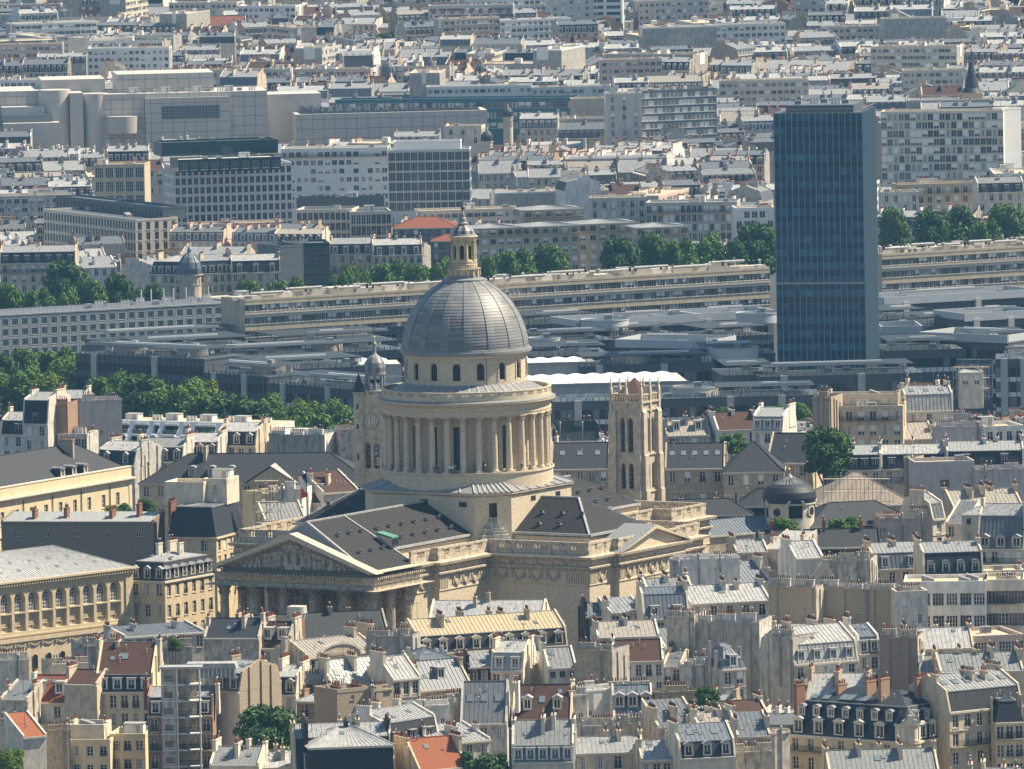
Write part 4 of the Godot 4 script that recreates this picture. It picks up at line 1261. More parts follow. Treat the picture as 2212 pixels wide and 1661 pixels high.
func vary(m: Material, r: RandomNumberGenerator) -> Material:
	var k := r.randf()
	match m.resource_name:
		"zinc": return m if k < 0.35 else (M.zinc_worn if k < 0.6 else (M.zinc_patch if k < 0.82 else M.zinc_rust))
		"zinc_pale": return m if k < 0.45 else (M.zinc_patch if k < 0.7 else (M.zinc_rust if k < 0.85 else M.zinc))
		"plaster_cream": return m if k < 0.35 else (M.plaster_sand if k < 0.6 else (M.plaster_bone if k < 0.85 else M.plaster_smoke))
		"plaster_white": return m if k < 0.5 else (M.plaster_bone if k < 0.75 else M.plaster_smoke)
		"stone": return m if k < 0.6 else M.plaster_sand
	return m

# a whole house as a thing with parts; q: see defaults()
func house(q: Dictionary, label: String, at: Vector3, yaw: float, called := "apartment_house", category := "house", group := "houses of the old quarter") -> Node3D:
	q = defaults(q)
	var r: RandomNumberGenerator = q.rng
	var H := thing(called, label, category, at, yaw, group)
	if category == "house":
		var same: bool = q.wm == q.em
		q.rm = vary(q.rm, r); q.sm = vary(q.sm, r); q.wm = vary(q.wm, r)
		q.em = q.wm if same else vary(q.em, r)
		if q.cm.resource_name.begins_with("plaster"): q.cm = q.em
	var blank: bool = q.fl == 0 and q.roof == "flat" and called == "apartment_house" and not q.has("base")
	if blank:
		q.roof = "shed"; q.rh = -minf(2.4, q.d * 0.3); q.corn = q.wm; q.rm = [M.zinc, M.zinc_dark, M.zinc_pale][r.randi() % 3]
	var hw: float = q.w / 2; var d: float = q.d; var h: float = q.h
	var fo := openings(q, q.w, q.cols, q.fl) if q.fl > 0 else []
	if blank and r.randf() < 0.6:
		q.ww = 0.7; q.wh = 1.0; q.wk = [0]
		for i in r.randi_range(1, 3):
			var x: float = q.w * (i + r.randf_range(0.25, 0.75)) / 3.0; var y: float = h - r.randf_range(2.5, 9.0)
			if x > 0.8 and x < q.w - 0.8: fo.append([x - 0.35, x + 0.35, y, y + 1.0])
	var side_cols := maxi(1, int(round(d / 2.8)))
	var so := openings(q, d, side_cols, q.fl) if q.side != 0 else []
	var b := MB.new()
	wall_geo(b, q, fo, so if q.side > 0 else [], so if q.side < 0 else [])
	var gables := []
	if q.side <= 0: gables.append(1)
	if q.side >= 0: gables.append(-1)
	if q.roof in ["gable", "shed"]: gables = [-1, 1]
	if q.roof == "mansard" or q.roof == "gable" or q.roof == "shed": gable_geo(b, q, [-1, 1])
	if blank:
		for i in int(q.w / 3.2):
			var x: float = -hw + q.w * (i + r.randf_range(0.2, 0.8)) / int(q.w / 3.2); var wd := r.randf_range(0.35, 0.8)
			b.box(q.wm, Vector3(maxf(x - wd, -hw), 0, 0), Vector3(minf(x + wd, hw), h + r.randf_range(0.2, 0.5), 0.24), "bk")
	if q.side == 0 and q.roof != "flat" and r.randf() < 0.75:
		flues(b, q, -1, r.randi_range(1, 3)); flues(b, q, 1, r.randi_range(1, 3))
	part("wall", b, H)
	b = MB.new()
	if q.roof == "flat":
		for e in [[Vector3(-hw, h - 0.1, 0.06), Vector3(hw, h + 0.55, -0.25)], [Vector3(-hw, h - 0.1, -d), Vector3(hw, h + 0.55, -d + 0.3)], [Vector3(-hw - 0.06, h - 0.1, -0.25), Vector3(-hw + 0.25, h + 0.55, -d + 0.3)], [Vector3(hw - 0.25, h - 0.1, -0.25), Vector3(hw + 0.06, h + 0.55, -d + 0.3)]]:
			b.box(q.wm, e[0], e[1])
	else:
		b.box(q.get("corn", M.stone_pale if not q.wm == M.brick else M.stone), Vector3(-hw - 0.02, h - 0.35, -0.02), Vector3(hw + 0.02, h - 0.02, 0.32))
		if q.side != 0: b.box(q.get("corn", M.stone_pale), Vector3(q.side * (hw - 0.02), h - 0.35, 0.3), Vector3(q.side * (hw + 0.32), h - 0.02, -d))
		if q.fl > 1 and q.get("string", true): b.box(q.get("corn", M.stone_pale), Vector3(-hw, h - q.gapy - q.wh - q.sh + q.wh + 0.42, 0), Vector3(hw, h - q.gapy - q.sh + 0.58, 0.12), "k")
	part("cornice", b, H)
	b = MB.new()
	roof_geo(b, q)
	var rf := part("roof", b, H)
	for o in fo:
		var kind: int = [0, 0, 3, 3, 4, 1, 6, 0, 4, 2][r.randi() % 10]
		if q.has("wk"): kind = q.wk[r.randi() % q.wk.size()]
		part("window", win(q.ww, q.wh, kind, q.get("reveal", q.wm)), H, tf(Vector3(-hw + (o[0] + o[1]) / 2, o[2], 0)))
	for o in so:
		var kind: int = [0, 0, 3, 3, 4, 1, 6, 0, 4, 2][r.randi() % 10]
		if q.has("wk"): kind = q.wk[r.randi() % q.wk.size()]
		var m: float = (o[0] + o[1]) / 2
		if q.side > 0: part("window", win(q.ww, q.wh, kind, q.get("reveal", q.wm)), H, tf(Vector3(hw, o[2], -m), PI / 2))
		else: part("window", win(q.ww, q.wh, kind, q.get("reveal", q.wm)), H, tf(Vector3(-hw, o[2], -d + m), -PI / 2))
	# dormers
	if q.dn > 0:
		var dw: float = q.get("dw", 1.5); var dh: float = q.get("dh", 2.0)
		var z := -0.12
		var y: float = h + 0.25
		if q.roof in ["gable", "hip"]:
			z = -d * 0.16; y = roof_y(q, z)
		for c in q.dn:
			part("dormer", dormer(q.dk, dw, dh), H, tf(Vector3(-hw + q.w * (c + 0.5) / q.dn, y, z)))
		if q.roof == "mhip" and q.side != 0:
			for c in side_cols:
				var zz := -d * (c + 0.5) / side_cols
				part("dormer", dormer(q.dk, dw, dh), H, tf(Vector3(q.side * (hw - 0.12), y, zz), q.side * PI / 2))
	# chimneys on the party walls
	var spots: Array = q.get("cspots", [])
	if blank:
		var n: int = maxi(maxi(q.chim, spots.size()), int(q.w / 4.0))
		spots = []
		for i in n:
			var L := snappedf(minf(r.randf_range(1.4, 4.2), q.w / n * 0.9), 0.2)
			part("chimney", chim(L, q.cm, 3.0, r.randi() % 2), H, tf(Vector3(-hw + q.w * (i + 0.5) / n, h + r.randf_range(0.45, 1.5), -0.42 - r.randf() * 0.3), PI / 2))
	elif spots.is_empty() and q.chim > 0:
		for c in q.chim:
			var sx: float = [-1, 1, 0.0, 0.35, -0.4][c % 5]
			var L: float = [1.6, 2.6, 3.6, 4.8][r.randi() % 4]
			L = minf(L, d * 0.45)
			var z := -d * r.randf_range(0.32, 0.68)
			spots.append([sx * (hw - 0.15), z, L, r.randf_range(0.5, 1.5)])
	for c in spots:
		var top: float = maxf(roof_y(q, c[1]) + c[3], roof_y(q, c[1] - c[2] / 2) + 0.9)
		top = maxf(top, roof_y(q, c[1] + c[2] / 2) + 0.9)
		part("chimney", chim(snappedf(c[2], 0.2), q.cm if c.size() < 5 else c[4], 5.0 if c.size() < 6 else c[5], r.randi() % 2), H, tf(Vector3(c[0], top, c[1]), 0.0))
	if q.roof == "flat":
		for k in (r.randi_range(1, 3) if q.fl > 0 else 0):
			part("roof_housing", house_box(r.randi() % 5), H, tf(Vector3(r.randf_range(-hw + 2.0, hw - 2.0), h, -r.randf_range(2.0, maxf(2.5, d - 2.0))), 0))
	elif q.roof != "flat":
		for k in r.randi_range(1, 3):
			var z := -d * r.randf_range(0.2, 0.48)
			part("vent_pipe", pipe_mesh(), H, tf(Vector3(r.randf_range(-hw + 0.8, hw - 0.8), roof_y(q, z) - 0.05, z)))
	if q.ant and r.randf() < 0.45:
		var z := -d * 0.5
		part("aerial", antenna_mesh(), H, tf(Vector3(r.randf_range(-hw + 0.8, hw - 0.8), roof_y(q, z), z), r.randf() * 3.0))
	for k in q.sky:
		var z := -d * 0.3
		var s := (roof_y(q, z - 0.1) - roof_y(q, z)) / 0.1
		part("skylight", skylight_mesh(), H, Transform3D(Basis(Vector3.RIGHT, atan(s)), Vector3(-hw + q.w * (k + 0.6) / (q.sky + 0.3), roof_y(q, z) + 0.02, z)))
	if blank:
		for i in r.randi_range(0, 2):
			part("flue_pipe", flue_mesh(), H, tf(Vector3(r.randf_range(-hw + 0.4, hw - 0.4), h - 8.6, 0.36)))
	elif category == "house" and at.z > -1800.0 and q.roof != "flat":
		for i in r.randi_range(1, 3):
			var z := -d * r.randf_range(0.22, 0.42); var sl := atan((roof_y(q, z - 0.1) - roof_y(q, z)) / 0.1)
			if r.randf() < 0.6: part("skylight", skylight_mesh(0.6, 0.8), H, Transform3D(Basis(Vector3.RIGHT, sl), Vector3(r.randf_range(-hw + 1, hw - 1), roof_y(q, z) + 0.02, z)))
			else: part("vent_pipe", pipe_mesh(), H, tf(Vector3(r.randf_range(-hw + 1, hw - 1), roof_y(q, z) - 0.05, z)))
	if q.balc > 0:
		part("balcony", guard_mesh(snappedf(q.w - 0.3, 0.1)), H, tf(Vector3(0, h - q.gapy - q.wh - (q.balc - 1) * q.sh - 0.02, 0)))
	return H

func house_box(k: int) -> ArrayMesh:
	var key := "hb%d" % k
	if not cache.has(key):
		var b := MB.new()
		if k == 0:
			b.box(M.plaster_white, Vector3(-1.6, -0.2, -1.2), Vector3(1.6, 1.9, 1.2), "b"); b.box(M.zinc_pale, Vector3(-1.75, 1.9, -1.35), Vector3(1.75, 2.02, 1.35))
			b.box(M.paint_grey, Vector3(0.3, 0, 1.2), Vector3(1.1, 1.7, 1.22))
		elif k == 1:
			b.box(M.steel, Vector3(-0.9, -0.2, -0.6), Vector3(0.9, 1.1, 0.6), "b")
			for i in 5: b.box(M.steel_dark, Vector3(-0.85, 0.15 + i * 0.18, 0.6), Vector3(0.85, 0.22 + i * 0.18, 0.63))
		elif k == 3:
			b.box(M.plaster_dirty, Vector3(-1.8, -0.2, -0.35), Vector3(1.8, 0.9, 0.35), "b"); b.t = Transform3D(Basis(Vector3.UP, PI / 2), Vector3(0, 1.0, 0)); chim_geo(b, 3.4, 8, M.plaster_dirty, 0.6); b.t = Transform3D()
		elif k == 4:
			b.prism(M.zinc, [Vector2(-1.1, -0.2), Vector2(1.1, -0.2), Vector2(1.1, 0.5), Vector2(-1.1, 1.2)], -1.0, 1.0)
		else:
			for i in 3:
				b.box(M.plaster_white, Vector3(-0.35 + i * 0.9, -0.2, -0.3), Vector3(0.25 + i * 0.9, 1.5, 0.3), "b"); b.box(M.zinc, Vector3(-0.42 + i * 0.9, 1.55, -0.36), Vector3(0.32 + i * 0.9, 1.62, 0.36))
		cache[key] = b.mesh()
	return cache[key]

# survey form: facade from xl to xr in the picture, eaves at y, eaves height above datum he
func place(xl: float, xr: float, y: float, he: float, yaw_deg: float, q: Dictionary, label: String, called := "apartment_house", category := "house", group := "houses of the old quarter") -> Node3D:
	var xm := (xl + xr) / 2
	var p := at_height(xm, y, he)
	var dd := -p.z
	var yaw := deg_to_rad(yaw_deg)
	q.w = (xr - xl) / FO * dd / cos(yaw)
	var g: float = q.get("base", ground_y(dd) - 1.0)
	q.h = he - g
	if not q.has("seed"): q.seed = int(xl * 7 + y)
	taken.append([p.x - sin(yaw) * q.get("d", 11.0) * 0.5, p.z - cos(yaw) * q.get("d", 11.0) * 0.5, q.w / 2, q.get("d", 11.0) / 2, yaw, he])
	return house(q, label, Vector3(p.x, g, p.z), yaw, called, category, group)
var taken := []

# ---------- the near quarter, house by house ----------
func near_houses():
	var Z: Material = M.zinc; var ZP: Material = M.zinc_pale; var ZD: Material = M.zinc_dark; var ZB: Material = M.zinc_blue
	var PW: Material = M.plaster_white; var PC: Material = M.plaster_cream; var PG: Material = M.plaster_grey; var PD: Material = M.plaster_dirty; var PP: Material = M.plaster_pink; var PM: Material = M.plaster_mauve
	# --- beside the library and the temple, left ---
	place(278, 357, 1254, 22, -32, {"d": 16.5, "roof": "mhip", "side": 1, "wm": M.stone_gold, "cols": 3, "dk": "hood", "mh": 3.4, "rh": 4.6, "wk": [0, 4, 3], "fl": 3, "sh": 3.9, "wh": 2.3, "chim": 0, "cspots": [[-2.5, -8, 1.4, 1.6, M.stone_pale], [1.5, -9, 1.4, 1.8, M.stone_pale], [-3.6, -14, 2.4, 2.4, M.stone_pale]]}, "sandy corner house with slate mansard between the arcaded library and the portico")
	place(0, 333, 1126, 27.5, -12, {"d": 9, "roof": "shed", "rh": 1.0, "wm": M.rubble_dark, "em": M.rubble_dark, "cols": 5, "fl": 2, "ww": 0.9, "wh": 1.0, "sh": 6.2, "gapy": 2.0, "wk": [0], "chim": 0, "corn": M.rubble_dark, "cspots": [[-9, -3, 2.4, 1.6, M.brick], [-3, -4, 2.4, 1.8, M.brick], [6, -4, 3.2, 1.4, M.brick], [11, -5, 2.4, 2.4, M.brick]], "string": false}, "long dark rubble wall house with a few tiny windows, left behind the library", "rubble_house")
	place(360, 468, 1160, 24.5, -20, {"d": 15, "roof": "mhip", "side": 1, "wm": M.stone_gold, "sm": M.slate, "rm": M.zinc_dark, "mh": 5.6, "rh": 5.9, "inset": 1.5, "cols": 2, "dn": 0, "ww": 1.3, "fl": 2, "chim": 0, "cspots": [[-4.6, -2, 2.8, 1.0, M.brick]], "dk": "zinc", "dw": 3.2, "corn": M.stone_gold}, "black slate corner house with tall blank mansard and roof sheds, left of the portico")
	place(355, 440, 1047, 33.8, -18, {"d": 7, "base": 29.9, "roof": "flat", "wm": PC, "fl": 0, "rm": PC, "chim": 0}, "cream plaster box on top of the black slate corner house", "roof_pavilion", "pavilion", "roof pavilions")
	place(438, 490, 1040, 34.3, -18, {"d": 7, "base": 29.9, "roof": "flat", "wm": PC, "fl": 1, "cols": 1, "rm": PC, "chim": 0}, "taller cream box with a small window beside the other roof box", "roof_pavilion", "pavilion", "roof pavilions")
	# --- cluster between slate house and temple ---
	place(566, 602, 1062, 29, 40, {"d": 6, "roof": "flat", "wm": M.plaster_yellow, "fl": 0, "chim": 0, "cspots": [[-2, -3, 3.0, 1.2], [2, -3, 3.0, 1.0]]}, "narrow yellow ribbed flue wall left of the flag")
	place(598, 652, 1055, 29.5, -15, {"d": 7, "roof": "flat", "wm": PW, "fl": 0, "chim": 0, "cspots": [[0, -3, 2.4, 1.4]]}, "pale blank party wall with chimney just behind the flag")
	place(572, 660, 1122, 25, 20, {"d": 8, "roof": "gable", "rm": Z, "wm": PC, "fl": 1, "rh": 3.0, "chim": 0}, "small cream house with grey pitched roof at the foot of the flag")
	place(640, 700, 1086, 26, -15, {"d": 9, "roof": "gable", "rm": M.tile_brown, "wm": PC, "cols": 3, "fl": 1, "dn": 2, "dk": "zinc", "rh": 4.5}, "brown tiled house with white dormers behind the flag")
	place(698, 775, 1062, 28, 30, {"d": 8, "roof": "shed", "rh": 3.4, "rm": M.tile_brown, "wm": PW, "fl": 0, "chim": 1}, "white end wall and brown tiled slope left of the clock tower foot")
	# --- far left, behind the cream college ---
	place(0, 78, 938, 20, -22, {"d": 10, "roof": "mansard", "side": 1, "wm": PW, "cols": 3, "fl": 3, "dn": 1, "em": M.plaster_cream}, "white gabled house at the left edge with sandy end wall")
	place(48, 104, 915, 23, -22, {"d": 13, "roof": "mansard", "mh": 5.0, "rh": 6.4, "wm": PW, "em": M.plaster_white, "cols": 2, "fl": 2, "dn": 1, "sm": M.slate, "side": 0}, "tall pale round-shouldered gable wall at the upper left, below the trees")
	place(104, 146, 872, 27, -10, {"d": 10, "roof": "flat", "wm": M.brick_buff, "fl": 0, "chim": 2}, "buff brick blank wall beside the round-shouldered gable")
	place(120, 178, 890, 23, -15, {"d": 10, "wm": PC, "cols": 3, "fl": 2, "dn": 3, "dk": "zinc"}, "cream house with three zinc dormers below the left trees")
	place(178, 262, 863, 26, 12, {"d": 10, "roof": "flat", "wm": M.plaster_mauve, "fl": 0, "chim": 3}, "grey and brown blank walls above the white terraced building")
	place(78, 128, 936, 20.5, -14, {"d": 9, "roof": "shed", "rh": 2.4, "wm": PC, "cols": 3, "fl": 3, "balc": 1, "rm": Z}, "cream house with leafy balcony and grey pitched roof, left of the scaffold")
	place(124, 188, 942, 20, -14, {"d": 9, "roof": "flat", "wm": PC, "cols": 5, "fl": 2, "rm": ZD, "wk": [0]}, "cream house with glazed top storey beside the white terraced building")
	place(208, 292, 1003, 17.5, -35, {"d": 11, "wm": PC, "rm": ZP, "dn": 2, "dk": "hood", "cols": 3, "fl": 1}, "slate mansard house with pale zinc top behind the cream college, left one of three")
	place(288, 395, 996, 17.5, -18, {"d": 11, "wm": PC, "rm": Z, "dn": 4, "dk": "hood", "cols": 4, "fl": 1}, "slate mansard house with four dormers behind the cream college, middle one of three")
	place(392, 470, 985, 18, -12, {"d": 11, "wm": PC, "rm": ZP, "dn": 3, "dk": "hood", "cols": 4, "fl": 1}, "slate mansard house in front of the white terraced building, right one of three")
	place(468, 553, 962, 19.5, -20, {"d": 12, "wm": PC, "rm": ZP, "dn": 3, "dk": "hood", "cols": 4, "fl": 1}, "pale roofed house in front of the right end of the white terraced building")
	place(560, 665, 952, 20, -14, {"d": 14, "roof": "gable", "rm": PW, "wm": PG, "rh": 2.2, "fl": 0, "chim": 1}, "low house with whitish roof and rows of red pots above the college slates")
	place(580, 702, 938, 24, -20, {"d": 12, "roof": "flat", "rm": M.zinc_dark, "wm": PG, "em": PW, "cols": 3, "fl": 0, "chim": 0}, "grey flat block with a white end wall below the riverside trees")
	place(735, 775, 926, 25, 10, {"d": 9, "roof": "flat", "wm": PD, "fl": 0, "chim": 2}, "stained blank wall with chimneys against the clock tower")
	# --- right of the temple, behind ---
	place(1198, 1310, 985, 17, -4, {"d": 11, "roof": "gable", "rm": ZP, "wm": PC, "fl": 1, "chim": 2}, "pale roofed house between the drum and the square tower")
	place(1200, 1292, 920, 22, 3, {"d": 14, "roof": "flat", "rm": M.concrete, "wm": M.glass_teal, "fl": 0, "chim": 0}, "low glazed block with rooftop machines right of the drum")
	place(1440, 1535, 940, 21, 6, {"d": 11, "roof": "gable", "rm": ZP, "wm": PG, "cols": 4, "fl": 1, "dn": 2, "dk": "zinc", "chim": 3}, "grey roofed house with chimney pots right of the square tower")
	place(1480, 1625, 958, 19, 3, {"d": 12, "roof": "gable", "rm": ZP, "wm": PG, "cols": 5, "fl": 1, "chim": 3}, "low pale zinc roofs below the square tower's right")
	place(1550, 1640, 928, 22, 12, {"d": 11, "roof": "gable", "rm": M.tile_brown, "wm": PW, "cols": 3, "fl": 1, "chim": 3, "rh": 3.4}, "brown tiled roof in front of the dark glass faculty")
	place(1625, 1690, 930, 22.5, -18, {"d": 11, "roof": "mansard", "sm": Z, "rm": ZP, "wm": PW, "dn": 3, "dk": "zinc", "cols": 3, "fl": 1, "chim": 2}, "white house with zinc mansard and three dormers left of the big dark tree")
	place(1755, 1795, 858, 30, -16, {"d": 10, "roof": "flat", "wm": M.rubble, "fl": 0, "chim": 0}, "rubble gable wall at the left of the stepped terrace building")
	place(1795, 1950, 882, 27, -6, {"d": 11, "roof": "flat", "wm": M.stone, "cols": 6, "fl": 3, "ww": 1.4, "wk": [0, 1, 4], "rm": M.gravel_roof, "balc": 1}, "beige stepped terrace building with roof gardens at the right")
	place(1790, 1940, 856, 28.9, -6, {"d": 6, "base": 26.4, "roof": "flat", "wm": M.stone, "cols": 6, "fl": 1, "ww": 1.6, "wk": [0, 1], "rm": ZP, "balc": 1}, "set-back glazed top storey of the stepped terrace building", "roof_pavilion", "pavilion", "roof pavilions")
	place(1955, 2022, 855, 28, -8, {"d": 9, "roof": "gable", "rm": M.tile_brown, "wm": PW, "cols": 3, "fl": 1, "rh": 2.6}, "white house with brown roof beside the scaffolded tower")
	place(1955, 2060, 888, 25, 8, {"d": 10, "roof": "mansard", "sm": ZP, "rm": ZP, "wm": PC, "sky": 3, "dn": 0, "cols": 3, "fl": 1, "mh": 3.5}, "pale zinc roof with three skylights below the scaffolded tower")
	place(2015, 2128, 920, 26, -4, {"d": 12, "roof": "flat", "wm": M.plaster_mauve, "fl": 0, "chim": 1}, "broad blank lilac-grey wall at the right")
	place(2128, 2212, 925, 25.5, 14, {"d": 11, "roof": "flat", "wm": PW, "cols": 4, "fl": 3, "chim": 1}, "white house with arched window at the right edge")
	place(1850, 1985, 935, 20, -6, {"d": 11, "roof": "gable", "rm": ZP, "wm": PC, "cols": 5, "fl": 1, "chim": 4}, "low zinc roofs with many red pots right of the big dark tree")
	place(1930, 2020, 948, 20, 6, {"d": 10, "roof": "shed", "rm": ZP, "wm": PC, "fl": 0, "rh": 3.0, "chim": 2}, "cream lean-to house left of the blank lilac-grey wall")
	place(1786, 1903, 1015, 20, -2, {"d": 12, "wm": PC, "cols": 5, "dn": 5, "dk": "slate", "fl": 3, "sh": 3.6, "rm": ZP, "mh": 3.0, "chim": 3, "wk": [3, 0, 4]}, "cream house with black slate mansard and four white dormers, right of the big dark tree")
	place(1903, 2045, 1012, 20, -1, {"d": 12, "wm": PC, "cols": 4, "dn": 3, "dk": "slate", "fl": 2, "rm": ZP, "balc": 1, "chim": 3}, "long pale roofed house with chimneys continuing right of the slate mansard")
	place(2045, 2212, 1005, 21, -1, {"d": 12, "wm": PC, "cols": 6, "dn": 2, "dk": "slate", "fl": 1, "rm": ZP, "chim": 4}, "pale roofed house behind the tall lilac wall at the right edge")
	place(1952, 1976, 988, 24.5, -20, {"d": 6, "roof": "flat", "wm": M.stone_old, "fl": 0, "chim": 0}, "narrow brown stone return beside the tall lilac wall")
	place(1976, 2105, 1002, 24.5, 6, {"d": 9, "roof": "flat", "wm": PM, "cols": 1, "fl": 2, "ww": 1.9, "sh": 7.5, "gapy": 3.2, "wh": 1.5, "chim": 0, "wk": [5]}, "tall lilac plaster wall with one brown window, right")
	place(2105, 2212, 1012, 23.5, 4, {"d": 9, "roof": "flat", "wm": PM, "fl": 0, "chim": 1, "cspots": [[-2.0, -1.0, 1.6, 6.5, M.stone_old, 12.0]]}, "stepped lilac wall with a tall brown flue at the right edge")
	# --- around the chapel dome ---
	place(1590, 1692, 1093, 21, -4, {"d": 8, "roof": "hip", "rm": M.slate_grey, "wm": M.slate_grey, "fl": 0, "chim": 0, "rh": 3.2}, "dark slate hipped roof with a ladder left of the chapel dome")
	place(1412, 1628, 1113, 20, 4, {"d": 9, "roof": "hip", "rm": M.slate_grey, "wm": M.slate_grey, "fl": 0, "chim": 0, "rh": 2.8, "sky": 0}, "long low slate roof right of the temple")
	place(1532, 1720, 1150, 20.5, 32, {"d": 10, "roof": "gable", "rm": M.zinc_blue, "wm": M.stone, "fl": 0, "chim": 0, "rh": 2.5}, "blue-grey roof below the chapel dome, sloping up to the right")
	place(1745, 1985, 1132, 21, 18, {"d": 13, "roof": "hip", "rm": M.slate_grey, "wm": M.slate, "fl": 0, "chim": 0, "rh": 3.8}, "long slate range in front of the scaffolded roof")
	place(1760, 1975, 1093, 21, 8, {"d": 20, "roof": "hip", "rm": M.rubble_dark, "wm": PC, "fl": 0, "chim": 0, "rh": 5.8}, "grey-brown pitched roof carrying scaffolding, right of the chapel dome", "college_range", "building", "")
	place(1640, 1905, 1183, 20.8, 2, {"d": 10, "roof": "gable", "rm": M.slate_grey, "wm": M.slate_grey, "fl": 0, "rh": 3.0, "chim": 0, "cspots": [[-9, -5, 1.4, 1.8, M.brick], [1, -5, 1.4, 1.8, M.brick], [8, -5, 1.4, 1.6, M.brick]]}, "slate roof with three brick stacks below the two small trees")
	place(1898, 2014, 1117, 23, 4, {"d": 10, "roof": "flat", "wm": PP, "fl": 0, "chim": 0, "cspots": [[-4, -4, 3.4, 0.8], [3, -4, 3.4, 0.8]]}, "broad pinkish blank wall with pots along the top, right")
	place(2014, 2043, 1120, 22.5, 42, {"d": 9, "roof": "mansard", "wm": M.plaster_cream, "cols": 1, "fl": 3, "ww": 1.3, "chim": 1, "dn": 0, "sm": ZD}, "narrow cream front with a tall arched window beside the pinkish wall")
	place(2043, 2088, 1130, 20, -20, {"d": 9, "roof": "shed", "rh": 3.5, "rm": ZD, "wm": PC, "cols": 2, "fl": 2, "chim": 0}, "grey roofed link with dormers between the cream tower houses")
	place(2078, 2136, 1112, 24, -14, {"d": 8, "roof": "hip", "side": 1, "rm": Z, "wm": M.plaster_cream, "cols": 2, "fl": 3, "ww": 0.8, "wh": 1.3, "rh": 1.2, "chim": 0}, "cream stair tower with paired windows near the right edge")
	place(2110, 2212, 1185, 19, -14, {"d": 13, "roof": "mansard", "mh": 6.0, "inset": 3.0, "rh": 8.0, "sm": ZD, "rm": Z, "wm": PC, "dn": 3, "dk": "hood", "dw": 1.8, "cols": 4, "fl": 2, "balc": 1}, "cream house with steep grey roof and hooded dormers at the right edge")
	place(2060, 2212, 1098, 22, 14, {"d": 12, "roof": "gable", "rm": ZP, "wm": PC, "fl": 0, "rh": 3.2, "chim": 5}, "broad pale zinc roof with red pots above the cream tower, right edge")
	# --- walls and roofs right of the south arm ---
	place(1466, 1598, 1205, 24.4, 8, {"d": 9, "roof": "flat", "wm": M.plaster_white, "fl": 0, "rm": ZD, "chim": 0, "cspots": [[-3, -1, 3.6, 1.0], [3.5, -1, 3.6, 1.6]]}, "bright white blank wall with a tiny window right of the temple's side gable")
	place(1446, 1467, 1207, 24.4, -42, {"d": 6, "roof": "flat", "wm": M.plaster_mauve, "fl": 0, "chim": 0}, "narrow graffiti-covered wall next to the bright white wall")
	place(1590, 1660, 1192, 22.5, 12, {"d": 9, "roof": "gable", "rm": Z, "wm": PD, "cols": 2, "fl": 2, "ww": 0.9, "chim": 2, "rh": 2.0}, "stained grey house with two windows right of the bright white wall")
	place(1655, 1720, 1185, 22.8, -25, {"d": 10, "roof": "shed", "rm": ZP, "wm": PD, "fl": 0, "rh": 2.4, "chim": 2}, "stained plaster wall house with white pots, below the slate stacks")
	place(1718, 1778, 1205, 22.2, 20, {"d": 9, "roof": "gable", "rm": ZP, "wm": PW, "fl": 0, "rh": 2.8, "chim": 1}, "small white gable with zinc roof in the right middle")
	place(1776, 1880, 1208, 22.5, -10, {"d": 9, "roof": "flat", "wm": PD, "fl": 0, "chim": 3}, "grey-brown blank walls with brick stacks, right middle")
	place(1884, 2000, 1228, 18, 12, {"d": 10, "sm": ZB, "rm": ZP, "wm": PC, "dn": 2, "dk": "zinc", "cols": 4, "fl": 1, "chim": 3}, "zinc mansard house with broad dormers left of the dark turret roof")
	place(1995, 2125, 1240, 18, 8, {"d": 11, "sm": M.slate, "rm": Z, "wm": PC, "dn": 4, "dk": "round", "cols": 5, "fl": 1, "chim": 3, "mh": 4.0}, "dark slate roof with round dormers above the modern white building")
	place(2118, 2212, 1238, 17, 4, {"d": 10, "roof": "flat", "wm": PC, "cols": 4, "fl": 1, "chim": 2}, "cream terrace house at the right edge above the modern white building")
	place(1660, 1790, 1228, 19, 14, {"d": 11, "roof": "gable", "rm": ZP, "wm": PG, "cols": 4, "fl": 1, "chim": 4, "sky": 2}, "zinc roofs with red pots between the white wall and the rubble walls")
	place(1470, 1570, 1248, 18, 18, {"d": 10, "roof": "gable", "rm": Z, "wm": PC, "fl": 0, "chim": 3, "sky": 1}, "zinc roof with skylight below the bright white wall")
	place(1560, 1665, 1258, 18, 30, {"d": 11, "roof": "gable", "rm": ZB, "wm": PC, "fl": 0, "chim": 3, "rh": 3.4}, "blue-grey zinc roof right below the bright white wall")
	# --- in front of the temple ---
	place(560, 845, 1392, 13.5, 14, {"d": 12, "roof": "gable", "rm": M.slate_grey, "wm": PG, "cols": 9, "fl": 1, "rh": 5.2, "chim": 0, "hipm": ZP, "dn": 0, "cspots": [[-4.0, -6, 1.4, 1.0, M.stone_old], [2.4, -6, 1.4, 1.0, M.stone_old], [6, -7, 1.4, 0.9, M.stone_old]]}, "long slate roofed school in front of the portico columns", "school", "building", "")
	place(925, 1172, 1364, 17.5, -8, {"d": 12, "sm": M.slate, "rm": ZP, "wm": PC, "cols": 9, "dn": 6, "dk": "zinc", "fl": 1, "mh": 2.2, "rh": 5.0, "inset": 0.7, "chim": 0, "cspots": [[-2.4, -4.5, 1.2, 1.6, M.stone_old], [-0.2, -6, 1.2, 1.4, M.stone_old]]}, "long pale zinc roof over slate mansard at the foot of the temple's south wall")
